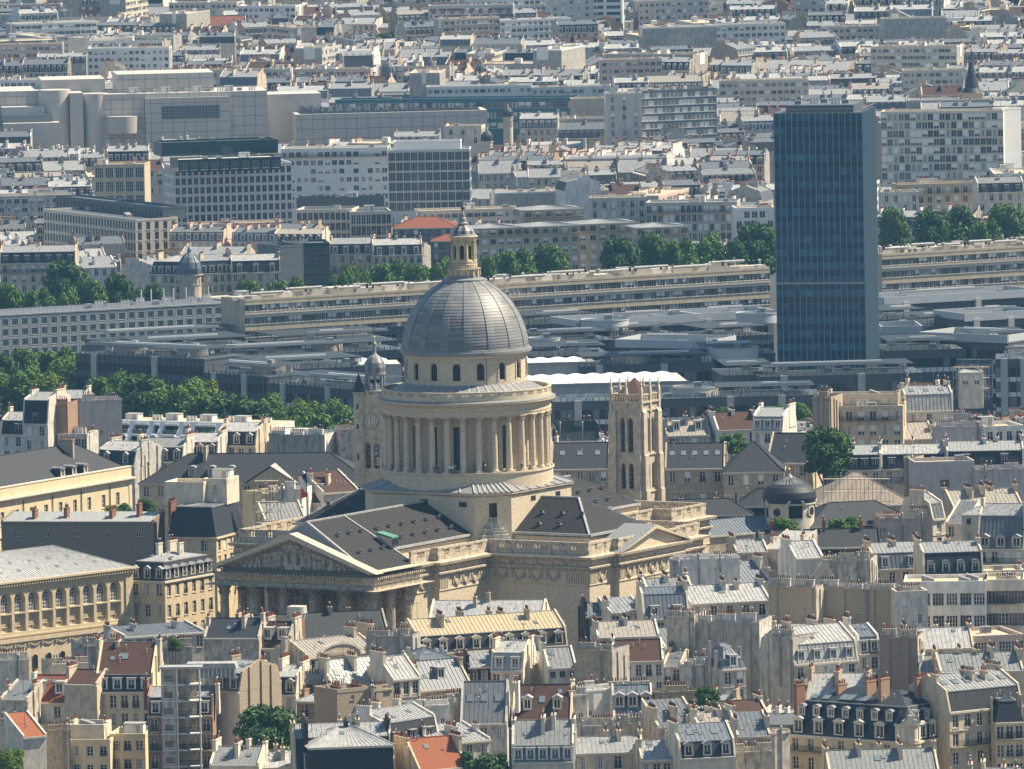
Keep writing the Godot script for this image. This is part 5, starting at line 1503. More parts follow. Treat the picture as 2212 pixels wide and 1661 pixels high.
	place(905, 1228, 1403, 17.5, 22, {"d": 11, "sm": M.slate_grey, "rm": M.copper_ochre, "wm": M.stone, "cols": 12, "dn": 9, "dk": "stone", "fl": 1, "mh": 3.0, "rh": 5.6, "chim": 0, "inset": 0.9, "cspots": [[-8.5, -4, 2.6, 1.4, M.stone_old], [-3.5, -7, 2.6, 1.6, M.stone_old], [2, -7, 1.6, 1.4, M.stone_old], [4.6, -8, 2.6, 1.6, M.stone_old], [8, -4, 1.4, 1.6, M.stone_old]]}, "ochre metal roof with stone dormers and stacks, below the temple's south wall")
	place(556, 618, 1400, 17, -18, {"d": 10, "roof": "gable", "rm": M.tile_brown, "wm": PD, "cols": 2, "fl": 1, "rh": 4.2, "dn": 2, "dk": "zinc", "chim": 2}, "old brown tiled house with white dormers left of the arched-pediment house")
	place(667, 818, 1412, 19.5, 38, {"d": 11, "roof": "gable", "rm": ZP, "wm": M.stone, "cols": 5, "fl": 2, "sh": 3.6, "ww": 1.7, "wh": 2.4, "rh": 2.4, "chim": 0, "wk": [2, 2, 3], "cspots": [[-9, -5, 1.2, 1.2], [6, -6, 3.0, 1.6], [9.4, -6, 4.2, 2.0]]}, "cream house with closed white shutters and a curved pediment, in front of the portico")
	place(816, 920, 1405, 19.5, 34, {"d": 12, "roof": "flat", "wm": M.stone, "cols": 4, "fl": 2, "rm": M.gravel_roof, "chim": 0, "wk": [0, 2]}, "flat-roofed cream house with terrace rail, right of the curved pediment")
	place(790, 892, 1372, 24, -12, {"d": 6, "roof": "flat", "wm": PG, "fl": 0, "chim": 2}, "grey chimney wall and white box above the flat-roofed cream house")
	# --- left, below the library ---
	place(0, 62, 1424, 23, 12, {"d": 9, "roof": "flat", "wm": PW, "fl": 0, "cm": PW, "chim": 0, "cspots": [[-1.2, -2, 3.4, 0.5], [1.5, -2, 3.4, 0.3]]}, "pale flue wall at the left edge below the library")
	place(112, 190, 1432, 21, 14, {"d": 9, "roof": "flat", "wm": PW, "em": PD, "fl": 0, "chim": 3}, "white and grey party walls below the library arches")
	place(180, 265, 1392, 20.5, 16, {"d": 9, "roof": "flat", "wm": PG, "fl": 0, "chim": 3}, "grey plaster walls with dark pots below the library's right end")
	place(270, 442, 1370, 18.5, 24, {"d": 9, "roof": "shed", "rm": ZD, "wm": PW, "cols": 8, "fl": 1, "rh": 1.0, "chim": 0, "corn": PW, "cspots": [[-9, -5, 2.2, 1.2], [-4, -5, 2.2, 1.2], [4, -5, 2.2, 1.2]]}, "long low white house with lead gutter below the sandy corner house")
	place(330, 415, 1397, 20, 6, {"d": 8, "roof": "flat", "wm": PD, "fl": 0, "chim": 3}, "stained chimney walls behind the small courtyard tree")
	place(440, 560, 1378, 19, -10, {"d": 10, "roof": "gable", "rm": M.slate, "wm": PD, "fl": 0, "rh": 3.0, "chim": 4}, "dark slate roofs and pot rows left of the school")
	place(60, 145, 1518, 17, -12, {"d": 10, "roof": "gable", "rm": M.tile_red, "wm": PW, "cols": 2, "fl": 1, "dn": 2, "dk": "zinc", "rh": 4.2, "chim": 2}, "red tiled roof with two dormers at the left")
	place(138, 210, 1478, 21, -20, {"d": 9, "roof": "gable", "rm": M.tile_brown, "wm": M.plaster_cream, "fl": 0, "rh": 2.0, "chim": 1}, "large pale party wall between red tiled and brown tiled roofs")
	place(207, 330, 1494, 19.5, -6, {"d": 15, "wm": M.plaster_yellow, "cols": 5, "dn": 4, "dk": "zinc", "fl": 2, "wh": 2.2, "mh": 2.8, "rh": 7.6, "inset": 0.8, "rm": M.tile_brown, "sky": 1, "chim": 0, "wk": [0, 3, 4], "cspots": [[-5.2, -7.5, 3.8, 0.6, PD], [-2.0, -8, 3.4, 0.6, PD], [5.0, -8, 2.6, 0.8, PD]]}, "cream house with brown tiles over a slate mansard with four dormers, left foreground")
	place(318, 460, 1545, 20, -4, {"d": 11, "wm": M.brick_buff, "cols": 5, "dn": 4, "dk": "zinc", "fl": 4, "mh": 2.9, "rh": 4.2, "corn": M.stone, "reveal": M.stone_pale, "balc": 2, "chim": 0, "wk": [3, 0, 3], "cspots": [[-6, -5, 2.6, 1.4, M.brick], [6.0, -3, 2.4, 1.4, PC], [2, -7, 2.8, 1.4, M.brick]]}, "brown brick house with open stair loggias, left foreground", "brick_house")
	place(458, 518, 1492, 23, -34, {"d": 12, "roof": "mansard", "wm": PW, "em": M.rubble, "fl": 0, "sm": ZB, "rm": Z, "dn": 2, "dk": "zinc", "chim": 1}, "white blank end wall with rubble side left of the big dark tree")
	place(150, 238, 1604, 14.5, -8, {"d": 11, "roof": "flat", "wm": M.plaster_yellow, "cols": 3, "fl": 3, "ww": 1.1, "wh": 1.7, "rm": M.zinc_dark, "chim": 0}, "cream modern house at the bottom left with a dark terrace screen")
	place(236, 314, 1592, 15, -8, {"d": 11, "roof": "flat", "wm": M.plaster_yellow, "cols": 3, "fl": 3, "wh": 1.7, "rm": ZP, "chim": 0}, "cream modern house beside it with zinc lean-to top, bottom left")
	place(150, 225, 1572, 16.8, -8, {"d": 7, "base": 14.0, "roof": "flat", "wm": PC, "cols": 3, "fl": 1, "ww": 1.6, "rm": ZD, "chim": 2}, "set-back top storey with flat grey roof, bottom left", "roof_pavilion", "pavilion", "roof pavilions")
	place(50, 100, 1590, 17, 28, {"d": 7, "roof": "shed", "rm": M.tile_orange, "wm": PW, "fl": 0, "rh": 3.2, "chim": 0}, "narrow whitewashed house with bright orange tiles, bottom left corner")
	place(0, 52, 1560, 18, -12, {"d": 9, "roof": "flat", "wm": PD, "fl": 0, "chim": 2}, "grubby grey walls in the bottom left corner")
	place(104, 152, 1575, 17, 10, {"d": 9, "roof": "flat", "wm": M.stone_old, "fl": 0, "chim": 2}, "brown shaded wall between the orange tiles and the cream modern house")
	place(0, 60, 1510, 18.5, -14, {"d": 10, "roof": "shed", "rm": ZD, "wm": PD, "fl": 0, "rh": 2.0, "chim": 2}, "grey lean-to roof at the left edge above the orange tiles")
	# --- middle foreground ---
	place(640, 704, 1515, 17.5, -22, {"d": 10, "roof": "hip", "rm": Z, "wm": M.brick_buff, "cols": 2, "fl": 2, "ww": 1.5, "rh": 1.2, "chim": 3, "reveal": M.paint_white}, "brick studio house with white windows right of the big dark tree")
	place(555, 640, 1500, 16, -14, {"d": 10, "rm": ZP, "wm": PC, "dn": 3, "dk": "hood", "cols": 3, "fl": 1, "chim": 3}, "zinc roofed house behind the big dark tree")
	place(692, 728, 1492, 22, -40, {"d": 9, "roof": "flat", "wm": M.rubble, "fl": 0, "chim": 0, "rm": ZD}, "shaded face of the tall rubble gable right of the big dark tree")
	place(728, 795, 1493, 22, 34, {"d": 7, "roof": "flat", "wm": M.rubble, "cols": 1, "fl": 2, "ww": 0.7, "wh": 0.8, "sh": 3.4, "chim": 0, "rm": ZD, "wk": [0], "cspots": [[-2.0, -2, 2.4, 0.8, M.brick], [2.0, -2, 2.4, 0.9, M.brick]]}, "tall sunlit rubble gable with a tiny window, centre foreground")
	place(795, 848, 1488, 22, 38, {"d": 7, "roof": "flat", "wm": M.stone_old, "fl": 0, "chim": 0, "rm": ZD, "cspots": [[0.0, -2, 3.4, 0.5]]}, "brown plaster chimney wall attached to the sunlit rubble gable")
	place(664, 722, 1460, 21, 4, {"d": 8, "roof": "flat", "wm": PG, "fl": 0, "chim": 1}, "grey blank wall left of the white skylight roofs")
	place(726, 850, 1490, 18.5, 34, {"d": 10, "roof": "gable", "rm": ZP, "wm": PC, "cols": 3, "fl": 2, "sky": 3, "rh": 5.0, "chim": 0, "cspots": [[-5.5, -4, 2.6, 1.0, PC], [0, -4, 2.6, 0.9, PC], [5.5, -4, 2.6, 1.0, PC]]}, "white zinc roof with three skylights below the curved pediment")
	place(848, 908, 1465, 20.5, 34, {"d": 9, "roof": "gable", "rm": Z, "wm": PC, "cols": 3, "fl": 2, "rh": 3.4, "wk": [3, 6], "chim": 1}, "cream house with iron balconies beside the white skylight roof")
	place(905, 972, 1422, 21, 24, {"d": 8, "roof": "hip", "rm": ZB, "wm": PC, "cols": 2, "fl": 2, "ww": 0.8, "wh": 1.2, "rh": 1.6, "chim": 0}, "little cream tower house with pyramid zinc roof, centre")
	place(908, 1020, 1487, 18, 28, {"d": 10, "roof": "gable", "rm": ZB, "wm": PC, "cols": 3, "fl": 1, "rh": 4.4, "dn": 1, "dk": "zinc", "chim": 2}, "blue-grey roof with green shuttered front below the little tower house")
	place(1012, 1080, 1440, 20, 10, {"d": 9, "roof": "shed", "rm": Z, "wm": M.slate, "cols": 3, "fl": 1, "rh": 1.6, "chim": 2}, "dark clad top storey with balcony right of the little tower house")
	place(1060, 1130, 1448, 20, -14, {"d": 10, "roof": "mansard", "sm": ZP, "rm": ZP, "wm": PC, "dn": 2, "dk": "zinc", "cols": 3, "fl": 2, "chim": 2}, "pale house with black balconied dormers, centre foreground")
	place(893, 970, 1522, 20.5, 18, {"d": 8, "roof": "flat", "wm": PW, "fl": 0, "cm": PW, "chim": 0, "cspots": [[-2, -1.5, 3.0, 0.4], [1.5, -1.5, 3.0, 0.8]]}, "bright white flue walls, centre foreground")
	place(966, 1010, 1512, 20.5, 28, {"d": 8, "roof": "flat", "wm": PD, "fl": 0, "chim": 2}, "stained flue wall right of the bright white flue walls")
	place(994, 1095, 1563, 17, -4, {"d": 11, "roof": "gable", "rm": ZD, "wm": PC, "cols": 3, "fl": 1, "rh": 6.4, "sky": 3, "chim": 0, "cspots": [[5.4, -4.5, 3.6, 1.0, PW]]}, "steep grey zinc roof with dark skylights, centre foreground")
	place(838, 950, 1606, 16.5, 50, {"d": 11, "sm": M.slate_grey, "rm": Z, "wm": PC, "cols": 5, "dn": 3, "dk": "slate", "fl": 1, "mh": 3.8, "rh": 5.6, "chim": 0, "wk": [2, 0], "cspots": [[-6.5, -5, 3.0, 1.2, PW], [-2.0, -6.5, 2.0, 1.4, PC], [3.5, -6.5, 1.4, 1.4, PC]]}, "grey slate mansard with three dormers and white end wall, bottom centre")
	place(793, 845, 1558, 20, 10, {"d": 8, "roof": "flat", "wm": PW, "fl": 0, "em": M.rubble, "chim": 1}, "white end wall with a ladder left of the three-dormer mansard")
	place(940, 1060, 1602, 16.5, 30, {"d": 9, "roof": "shed", "rm": Z, "wm": PC, "cols": 4, "fl": 1, "rh": 2.0, "chim": 3}, "cream walls and grey lean-to right of the three-dormer mansard")
	place(636, 848, 1662, 15, 4, {"d": 13, "sm": M.slate, "rm": ZP, "wm": PC, "dn": 3, "dk": "hood", "dw": 2.2, "dh": 2.4, "cols": 6, "fl": 0, "mh": 5.0, "rh": 6.8, "inset": 2.2, "chim": 4}, "black slate roof with three hooded dormers along the bottom edge")
	place(665, 850, 1612, 19, 8, {"d": 11, "roof": "hip", "rm": ZP, "wm": M.slate, "fl": 0, "rh": 2.6, "chim": 3}, "pale hipped zinc roof above the black slate roof, bottom centre")
	place(905, 1010, 1660, 14.5, 26, {"d": 10, "roof": "gable", "rm": M.tile_orange, "wm": PC, "fl": 0, "rh": 4.6, "chim": 2}, "bright orange tiled roof at the bottom edge")
	place(560, 640, 1657, 14.2, 4, {"d": 10, "roof": "gable", "rm": ZP, "wm": PC, "fl": 0, "rh": 2.2, "chim": 4}, "zinc roof with many red pots at the bottom edge, below the big tree")
	place(452, 560, 1652, 15, -10, {"d": 10, "roof": "gable", "rm": Z, "wm": PC, "fl": 0, "rh": 2.4, "chim": 4}, "red pot rows on low roofs at the bottom edge, right of the brick house")
	# --- right foreground ---
	place(1183, 1246, 1442, 20.5, 10, {"d": 9, "roof": "gable", "rm": Z, "wm": PW, "cols": 3, "fl": 3, "ww": 0.9, "wh": 1.1, "chim": 1, "rh": 3.0}, "white house with small square windows, left of the big brown shaded wall")
	place(1106, 1182, 1432, 20.5, 22, {"d": 10, "roof": "gable", "rm": ZP, "wm": M.plaster_white, "cols": 3, "fl": 2, "rh": 3.4, "chim": 2, "wk": [3, 0]}, "white gabled house with pale roof and iron balconies, centre right")
	place(1247, 1322, 1402, 24, -22, {"d": 8, "roof": "flat", "wm": M.stone_old, "em": M.plaster_grey, "fl": 0, "chim": 0, "cspots": [[-2.4, -3, 2.4, 1.6], [2, -3, 2.4, 0.8]]}, "big brown shaded blank wall, centre right foreground")
	place(1290, 1425, 1375, 20, 6, {"d": 11, "roof": "gable", "rm": ZP, "wm": PW, "cols": 5, "fl": 1, "rh": 2.2, "chim": 3}, "pale zinc roof with roof deck behind the pinkish-white house")
	place(1325, 1434, 1428, 19, 2, {"d": 9, "roof": "gable", "rm": M.tile_brown, "wm": M.plaster_white, "cols": 5, "fl": 3, "rh": 3.2, "ww": 1.0, "chim": 1, "wk": [0, 3, 6, 4]}, "pinkish-white house with red-brown tiles right of the brown wall")
	place(1432, 1470, 1438, 18, -16, {"d": 9, "roof": "gable", "rm": ZD, "wm": PC, "cols": 2, "fl": 2, "chim": 1}, "beige recessed front between the pinkish-white house and the turret house")
	place(1467, 1562, 1434, 20, -8, {"d": 9, "roof": "flat", "wm": M.plaster_white, "fl": 0, "rm": ZB, "chim": 1}, "broad white blank wall of the turret house, right foreground")
	place(1560, 1612, 1444, 19.6, 24, {"d": 9, "roof": "mhip", "mh": 1.6, "rh": 4.4, "sm": ZB, "rm": ZB, "wm": PG, "cols": 2, "fl": 4, "dn": 1, "dk": "zinc", "chim": 0}, "grey turret house with pointed slate roofs, right foreground")
	place(1440, 1500, 1330, 26, -14, {"d": 9, "roof": "flat", "wm": PD, "fl": 0, "cm": PC, "chim": 0, "cspots": [[-1.5, -2, 3.4, 0.6], [1.5, -2, 3.0, 0.4]]}, "curved-foot chimney wall left of the long grey wall")
	place(1496, 1640, 1342, 25, -14, {"d": 10, "roof": "flat", "wm": PG, "em": PW, "fl": 0, "chim": 0, "cspots": [[-4, -2, 4.2, 0.6], [0, -2, 3.0, 0.5], [4, -2, 4.2, 0.6]]}, "long tall grey party wall with white pots, right foreground")
	place(1390, 1490, 1336, 19.5, 8, {"d": 10, "sm": ZB, "rm": ZB, "wm": PC, "cols": 4, "dn": 2, "dk": "zinc", "fl": 1, "mh": 4.2, "inset": 2.2, "rh": 5.2, "chim": 2}, "blue-grey mansard with two dormers below the white graffiti wall")
	place(1318, 1392, 1322, 20, 14, {"d": 9, "roof": "shed", "rm": Z, "wm": PC, "cols": 3, "fl": 1, "rh": 1.8, "chim": 2, "ww": 1.3}, "zinc lean-to house with shaded terrace at the temple's south corner")
	place(1265, 1326, 1330, 19, 10, {"d": 8, "roof": "gable", "rm": ZD, "wm": M.slate, "cols": 2, "fl": 1, "chim": 1}, "small dark clad penthouse at the foot of the temple's south corner")
	place(1490, 1665, 1300, 21, 16, {"d": 12, "roof": "gable", "rm": ZP, "wm": PC, "cols": 5, "fl": 1, "rh": 2.6, "chim": 4, "sky": 1}, "broad pale zinc roofs with pots right of the temple's south arm")
	place(1400, 1500, 1282, 20, 12, {"d": 10, "roof": "gable", "rm": Z, "wm": PC, "cols": 3, "fl": 1, "chim": 3}, "grey zinc roof directly below the graffiti wall")
	place(1435, 1560, 1395, 16.5, 24, {"d": 10, "roof": "gable", "rm": ZD, "wm": PC, "cols": 4, "fl": 1, "rh": 3.0, "sky": 2, "ww": 0.9, "chim": 1}, "dark zinc roof with two skylights under the long grey wall")
	place(1106, 1235, 1560, 16.5, -4, {"d": 12, "roof": "gable", "rm": M.tile_brown, "wm": M.plaster_yellow, "cols": 5, "fl": 1, "rh": 5.6, "dn": 2, "dk": "hood", "sky": 3, "chim": 2}, "red-brown tiled roof with dormers and a white roof box, centre right foreground")
	place(1230, 1268, 1500, 20.5, 20, {"d": 7, "roof": "flat", "wm": PC, "fl": 0, "chim": 2}, "pale flue tower with steel flues right of the red-brown tiles")
	place(1262, 1318, 1488, 21, 30, {"d": 7, "roof": "flat", "wm": M.plaster_white, "fl": 0, "chim": 2}, "sunlit cream flue walls, right of centre foreground")
	place(1315, 1405, 1485, 19, 14, {"d": 8, "roof": "flat", "wm": PC, "fl": 0, "chim": 2}, "cream chimney wall with metal cowls behind the three-hood zinc roof")
	place(1325, 1412, 1551, 16.5, 2, {"d": 10, "roof": "gable", "rm": ZB, "wm": PC, "fl": 0, "rh": 5.0, "dn": 3, "dk": "hood", "dw": 1.7, "sky": 1, "chim": 0}, "grey zinc roof with three hooded dormers left of the ochre wall")
	place(1413, 1505, 1492, 20.5, 8, {"d": 5, "roof": "flat", "wm": M.stone_old, "fl": 0, "chim": 0}, "ochre weathered blank wall with an iron ladder, right foreground")
	place(1222, 1330, 1566, 17.5, 2, {"d": 6, "roof": "flat", "wm": PD, "fl": 0, "chim": 2}, "mould-stained plaster wall, left half, bottom right of centre")
	place(1328, 1418, 1560, 17.5, -6, {"d": 6, "roof": "flat", "wm": PD, "em": PD, "fl": 0, "chim": 3}, "blackened plaster wall beside the mould-stained wall")
	place(1420, 1512, 1568, 17.5, 18, {"d": 8, "roof": "shed", "rm": ZD, "wm": PC, "fl": 0, "cm": PC, "rh": 3.6, "chim": 0, "cspots": [[-3.5, -3, 3.4, 1.0], [0, -3, 3.4, 1.0], [3.5, -3, 3.4, 1.0]]}, "dark felt roof between cream flue walls, bottom right of centre")
	place(1510, 1595, 1572, 17.5, 16, {"d": 9, "roof": "gable", "rm": ZP, "wm": PC, "fl": 0, "cm": PC, "rh": 2.2, "chim": 4}, "cream flue walls with a white metal flue, bottom right")
	place(1592, 1665, 1590, 17, 6, {"d": 9, "roof": "shed", "rm": ZD, "wm": PD, "fl": 0, "rh": 3.0, "chim": 2}, "dark flat roof with stained wall at the bottom right")
	place(1560, 1660, 1545, 17.5, 14, {"d": 9, "roof": "gable", "rm": M.tile_brown, "wm": PC, "fl": 0, "rh": 2.0, "chim": 2}, "brown tiled gable under the white turret wall")
	place(1106, 1240, 1646, 15, -2, {"d": 11, "sm": ZD, "rm": Z, "wm": PC, "cols": 6, "dn": 5, "dk": "zinc", "fl": 0, "mh": 2.6, "rh": 6.2, "inset": 0.8, "chim": 4}, "seamed zinc roof with pots along the bottom edge, centre right")
	place(1240, 1392, 1625, 16, 4, {"d": 10, "roof": "gable", "rm": Z, "wm": PC, "cols": 4, "fl": 1, "rh": 2.0, "chim": 4}, "zinc roofs and pot rows below the mould-stained wall, bottom edge")
	place(1385, 1475, 1640, 15.5, 8, {"d": 10, "roof": "gable", "rm": ZP, "wm": PC, "cols": 4, "fl": 1, "rh": 2.6, "chim": 2}, "small zinc roof with lantern vent at the bottom edge")
	place(1468, 1590, 1636, 16, 14, {"d": 10, "sm": M.slate, "rm": ZB, "wm": PC, "dn": 3, "dk": "hood", "fl": 0, "mh": 2.6, "rh": 5.0, "sky": 2, "chim": 1}, "blue zinc roof with crossing steel flues at the bottom edge")
	place(1578, 1668, 1622, 16, 10, {"d": 8, "roof": "flat", "wm": PD, "fl": 0, "chim": 3}, "rust-streaked cream wall at the bottom edge, right of the steel flues")
	place(1664, 1706, 1580, 17, 34, {"d": 8, "roof": "flat", "wm": PC, "cols": 1, "fl": 0, "rm": ZP, "chim": 0}, "cream sunlit end wall left of the great slate corner block")
	place(1667, 1712, 1375, 23.5, -34, {"d": 12, "roof": "flat", "wm": PG, "cols": 1, "fl": 0, "chim": 1}, "tall shaded grey end wall left of the zinc mansard with four dormers")
	place(1714, 1856, 1430, 18.8, 26, {"d": 13, "sm": Z, "rm": ZP, "wm": M.plaster_white, "cols": 5, "dn": 4, "dk": "zinc", "fl": 2, "sh": 3.5, "mh": 3.2, "rh": 5.8, "inset": 1.0, "chim": 0, "wk": [3, 4, 1], "cspots": [[-4.5, -6, 2.4, 1.2, PP], [1.5, -8, 3.4, 1.0, PP], [5.5, -9, 3.4, 1.2, PP]]}, "white house with zinc mansard and four slate dormers, right foreground")
	place(1856, 1902, 1412, 19.5, 18, {"d": 12, "sm": ZB, "rm": ZB, "wm": M.plaster_white, "cols": 2, "dn": 2, "dk": "zinc", "fl": 2, "chim": 1}, "white house with two tall white dormers joined to its right")
	place(1900, 1982, 1376, 23, -10, {"d": 9, "roof": "flat", "wm": M.rubble_dark, "em": PD, "fl": 0, "chim": 0, "cspots": [[-2.5, -2, 2.0, 0.6], [2.0, -2, 2.0, 0.5]]}, "dark sooty gable wall with a black pipe, right foreground")
	place(1660, 1762, 1266, 25.5, -24, {"d": 8, "roof": "flat", "wm": M.rubble, "em": PD, "fl": 0, "chim": 2}, "grey rubble walls with lead flues, right, left part")
	place(1760, 1938, 1270, 25, -18, {"d": 9, "roof": "flat", "wm": M.rubble, "em": PW, "fl": 0, "chim": 3}, "long rubble party wall ending in a white end wall, right")
	place(1936, 2004, 1283, 24.5, 8, {"d": 8, "roof": "flat", "wm": PW, "cols": 2, "fl": 3, "ww": 0.8, "wh": 1.6, "chim": 0}, "white rendered end wall with a few slit windows beside the modern block")
	place(1952, 2130, 1262, 25, -4, {"d": 12, "roof": "flat", "wm": M.plaster_white, "cols": 6, "fl": 4, "ww": 2.0, "wh": 2.2, "sh": 4.0, "gapy": 1.6, "rm": M.gravel_roof, "wk": [0, 5], "chim": 0}, "modern white block with wide windows, right", "modern_block", "apartment block", "")
	place(2128, 2212, 1258, 25, -4, {"d": 12, "roof": "flat", "wm": M.plaster_cream, "cols": 3, "fl": 4, "ww": 2.6, "wh": 2.3, "sh": 4.0, "gapy": 1.5, "wk": [5, 0], "balc": 1, "chim": 0}, "cream modern block with planted balconies at the right edge", "modern_block", "apartment block", "")
	place(2105, 2212, 1378, 19.5, 14, {"d": 14, "roof": "flat", "wm": M.plaster_pink, "cols": 4, "fl": 1, "ww": 2.2, "rm": M.gravel_roof, "chim": 0}, "low block with sandy gravel roof and railings at the right edge")
	place(1960, 2105, 1400, 18.5, 4, {"d": 11, "roof": "gable", "rm": ZP, "wm": PC, "cols": 5, "fl": 1, "rh": 3.0, "chim": 4}, "pale zinc roofs with red stacks between the sooty gable and the gravel roof")
	place(2030, 2212, 1450, 18, 6, {"d": 11, "roof": "gable", "rm": Z, "wm": PC, "cols": 6, "fl": 0, "rh": 2.6, "chim": 5}, "grey zinc roofs with long pot rows at the right edge")
	place(1985, 2075, 1452, 17.5, -8, {"d": 9, "roof": "gable", "rm": Z, "wm": PW, "fl": 0, "rh": 2.4, "chim": 3}, "white chimney wall and zinc roof right of the sooty gable")
	place(2048, 2212, 1530, 20, 34, {"d": 12, "sm": M.slate_grey, "rm": Z, "wm": M.stone, "cols": 6, "dn": 0, "sky": 6, "fl": 3, "mh": 3.2, "rh": 5.4, "chim": 4, "balc": 2}, "stone house with grey mansard and a row of skylights, right edge")
	place(2085, 2150, 1548, 18.5, -12, {"d": 8, "roof": "mhip", "sm": M.slate, "rm": M.slate, "wm": M.stone_gold, "cols": 2, "fl": 4, "dn": 0, "mh": 1.8, "rh": 2.4, "balc": 2, "wk": [3, 0], "chim": 0}, "golden stone bow front with iron balconies, bottom right")
	place(2150, 2212, 1560, 18, 8, {"d": 9, "roof": "mhip", "sm": M.slate, "rm": M.slate, "wm": M.stone_gold, "cols": 3, "fl": 4, "dn": 0, "mh": 3.4, "rh": 4.2, "balc": 1, "wk": [3, 0], "chim": 0}, "golden stone front under a dark turret roof in the bottom right corner")
	place(1790, 2030, 1668, 13.5, 4, {"d": 12, "roof": "gable", "rm": Z, "wm": PC, "cols": 7, "fl": 0, "rh": 3.0, "sky": 1, "chim": 5}, "zinc roof and cream stacks at the bottom edge below the great slate block")

# ---------- landmarks of the hill ----------
func library():
	var P := at_depth(283, 1224, 1790)
	var g := 0.0
	var T := thing("library", "sandy stone library with tall arcaded windows and pale metal roof, left edge", "library", Vector3(P.x, g, P.z), deg_to_rad(46))
	var S: Material = M.stone_gold
	var h := P.y; var w := 46.0; var d := 20.0
	var n := 12
	var b := MB.new()
	var holes := []
	for i in n:
		var c := w - 4.1 - i * 3.44
		holes.append([c - 1.38, c + 1.38, h - 9.4, h - 2.2])
	b.wall(S, Vector3(-w, 0, 0), Vector3(1, 0, 0), w, h, holes)
	b.wall(S, Vector3(0, 0, 0), Vector3(0, 0, -1), d, h, [])
	b.wall(S, Vector3(0, 0, -d), Vector3(-1, 0, 0), w, h, [])
	b.box(S, Vector3(-w, h - 11.3, 0), Vector3(0.2, h - 10.6, 0.35)); b.box(S, Vector3(-w, h - 10.3, 0), Vector3(0.15, h - 10.0, 0.2))
	b.box(S, Vector3(-1.6, 0, -1), Vector3(0.25, h - 0.4, 0.25))
	part("wall", b, T)
	b = MB.new()
	b.box(S, Vector3(-w, h - 1.3, -0.3), Vector3(0.3, h - 1.0, 0.3)); b.box(M.stone_old, Vector3(-w, h - 0.95, -0.3), Vector3(0.35, h - 0.35, 0.42)); b.box(S, Vector3(-w, h - 0.34, -0.3), Vector3(0.75, h, 0.85))
	for i in 70: b.box(S, Vector3(-i * 0.65 - 0.3, h - 0.9, 0.42), Vector3(-i * 0.65, h - 0.4, 0.7), "k")
	part("cornice", b, T)
	var am := MB.new()
	arch_unit(am, S, 2.76, 7.2, 0.7, S)
	am.t = tf(Vector3(0, 3.5, -0.66)); arch_unit(am, S, 2.1, 3.3, 0.03, M.glass, M.paint_white, false, 5, 5, 0.07)
	am.t = Transform3D()
	am.box(S, Vector3(-1.5, 3.25, -0.7), Vector3(1.5, 3.5, 0.04)); am.box(S, Vector3(-1.05, 1.2, -0.7), Vector3(1.05, 2.9, -0.62)); am.box(M.iron, Vector3(-0.1, 0.15, -0.7), Vector3(0.1, 0.8, -0.68))  # near-black sheet in the slot: the darkness inside it put in as colour
	for i in 6: am.box(M.stone_old, Vector3(-0.95, 1.35 + i * 0.24, -0.62), Vector3(0.95, 1.43 + i * 0.24, -0.605))
	am.box(S, Vector3(-1.3, 0.9, -0.7), Vector3(1.3, 1.05, -0.5))
	var am2 := am.mesh()
	for i in n:
		part("arcade_window", am2, T, tf(Vector3(-4.1 - i * 3.44, h - 9.4, 0)))
	var gm := MB.new()
	for k in 7:
		var f := (k - 3) / 3.0
		gm.box(M.stone_old, Vector3(f * 1.4 - 0.25, -0.7 + 0.6 * f * f, 0), Vector3(f * 1.4 + 0.25, -0.35 + 0.6 * f * f, 0.22))
	gm.box(M.stone_old, Vector3(-1.75, -0.6, 0), Vector3(-1.45, 0.2, 0.25))
	var gmm := gm.mesh()
	for i in n: part("garland", gmm, T, tf(Vector3(-4.1 - i * 3.44, h - 11.6, 0)))
	var dm := MB.new(); arch_unit(dm, S, 1.3, 2.6, 0.1, M.glass, M.iron, false, 2, 3)
	var dmm := dm.mesh()
	for i in n: part("ground_floor_window", dmm, T, tf(Vector3(-4.1 - i * 3.44, h - 16.5, 0.12)))
	b = MB.new()
	var q := {"w": w, "d": d, "h": h, "rh": 4.2, "mh": 0.0, "inset": 0.0, "rm": M.zinc_pale, "sm": M.zinc_pale, "roof": "hip"}
	b.t = tf(Vector3(-w / 2, 0, 0))
	roof_geo(b, q)
	var rf := part("roof", b, T)
	for i in 14:
		var z := -3.0 - (i % 2) * 3.0
		part("roof_light", skylight_mesh(0.6, 0.6), rf, Transform3D(Basis(Vector3.RIGHT, 0.36), Vector3(-4.5 - z * 0.6 * -1 - i * 2.4, h + 0.06 - z * 0.42 * 0.97, z)))

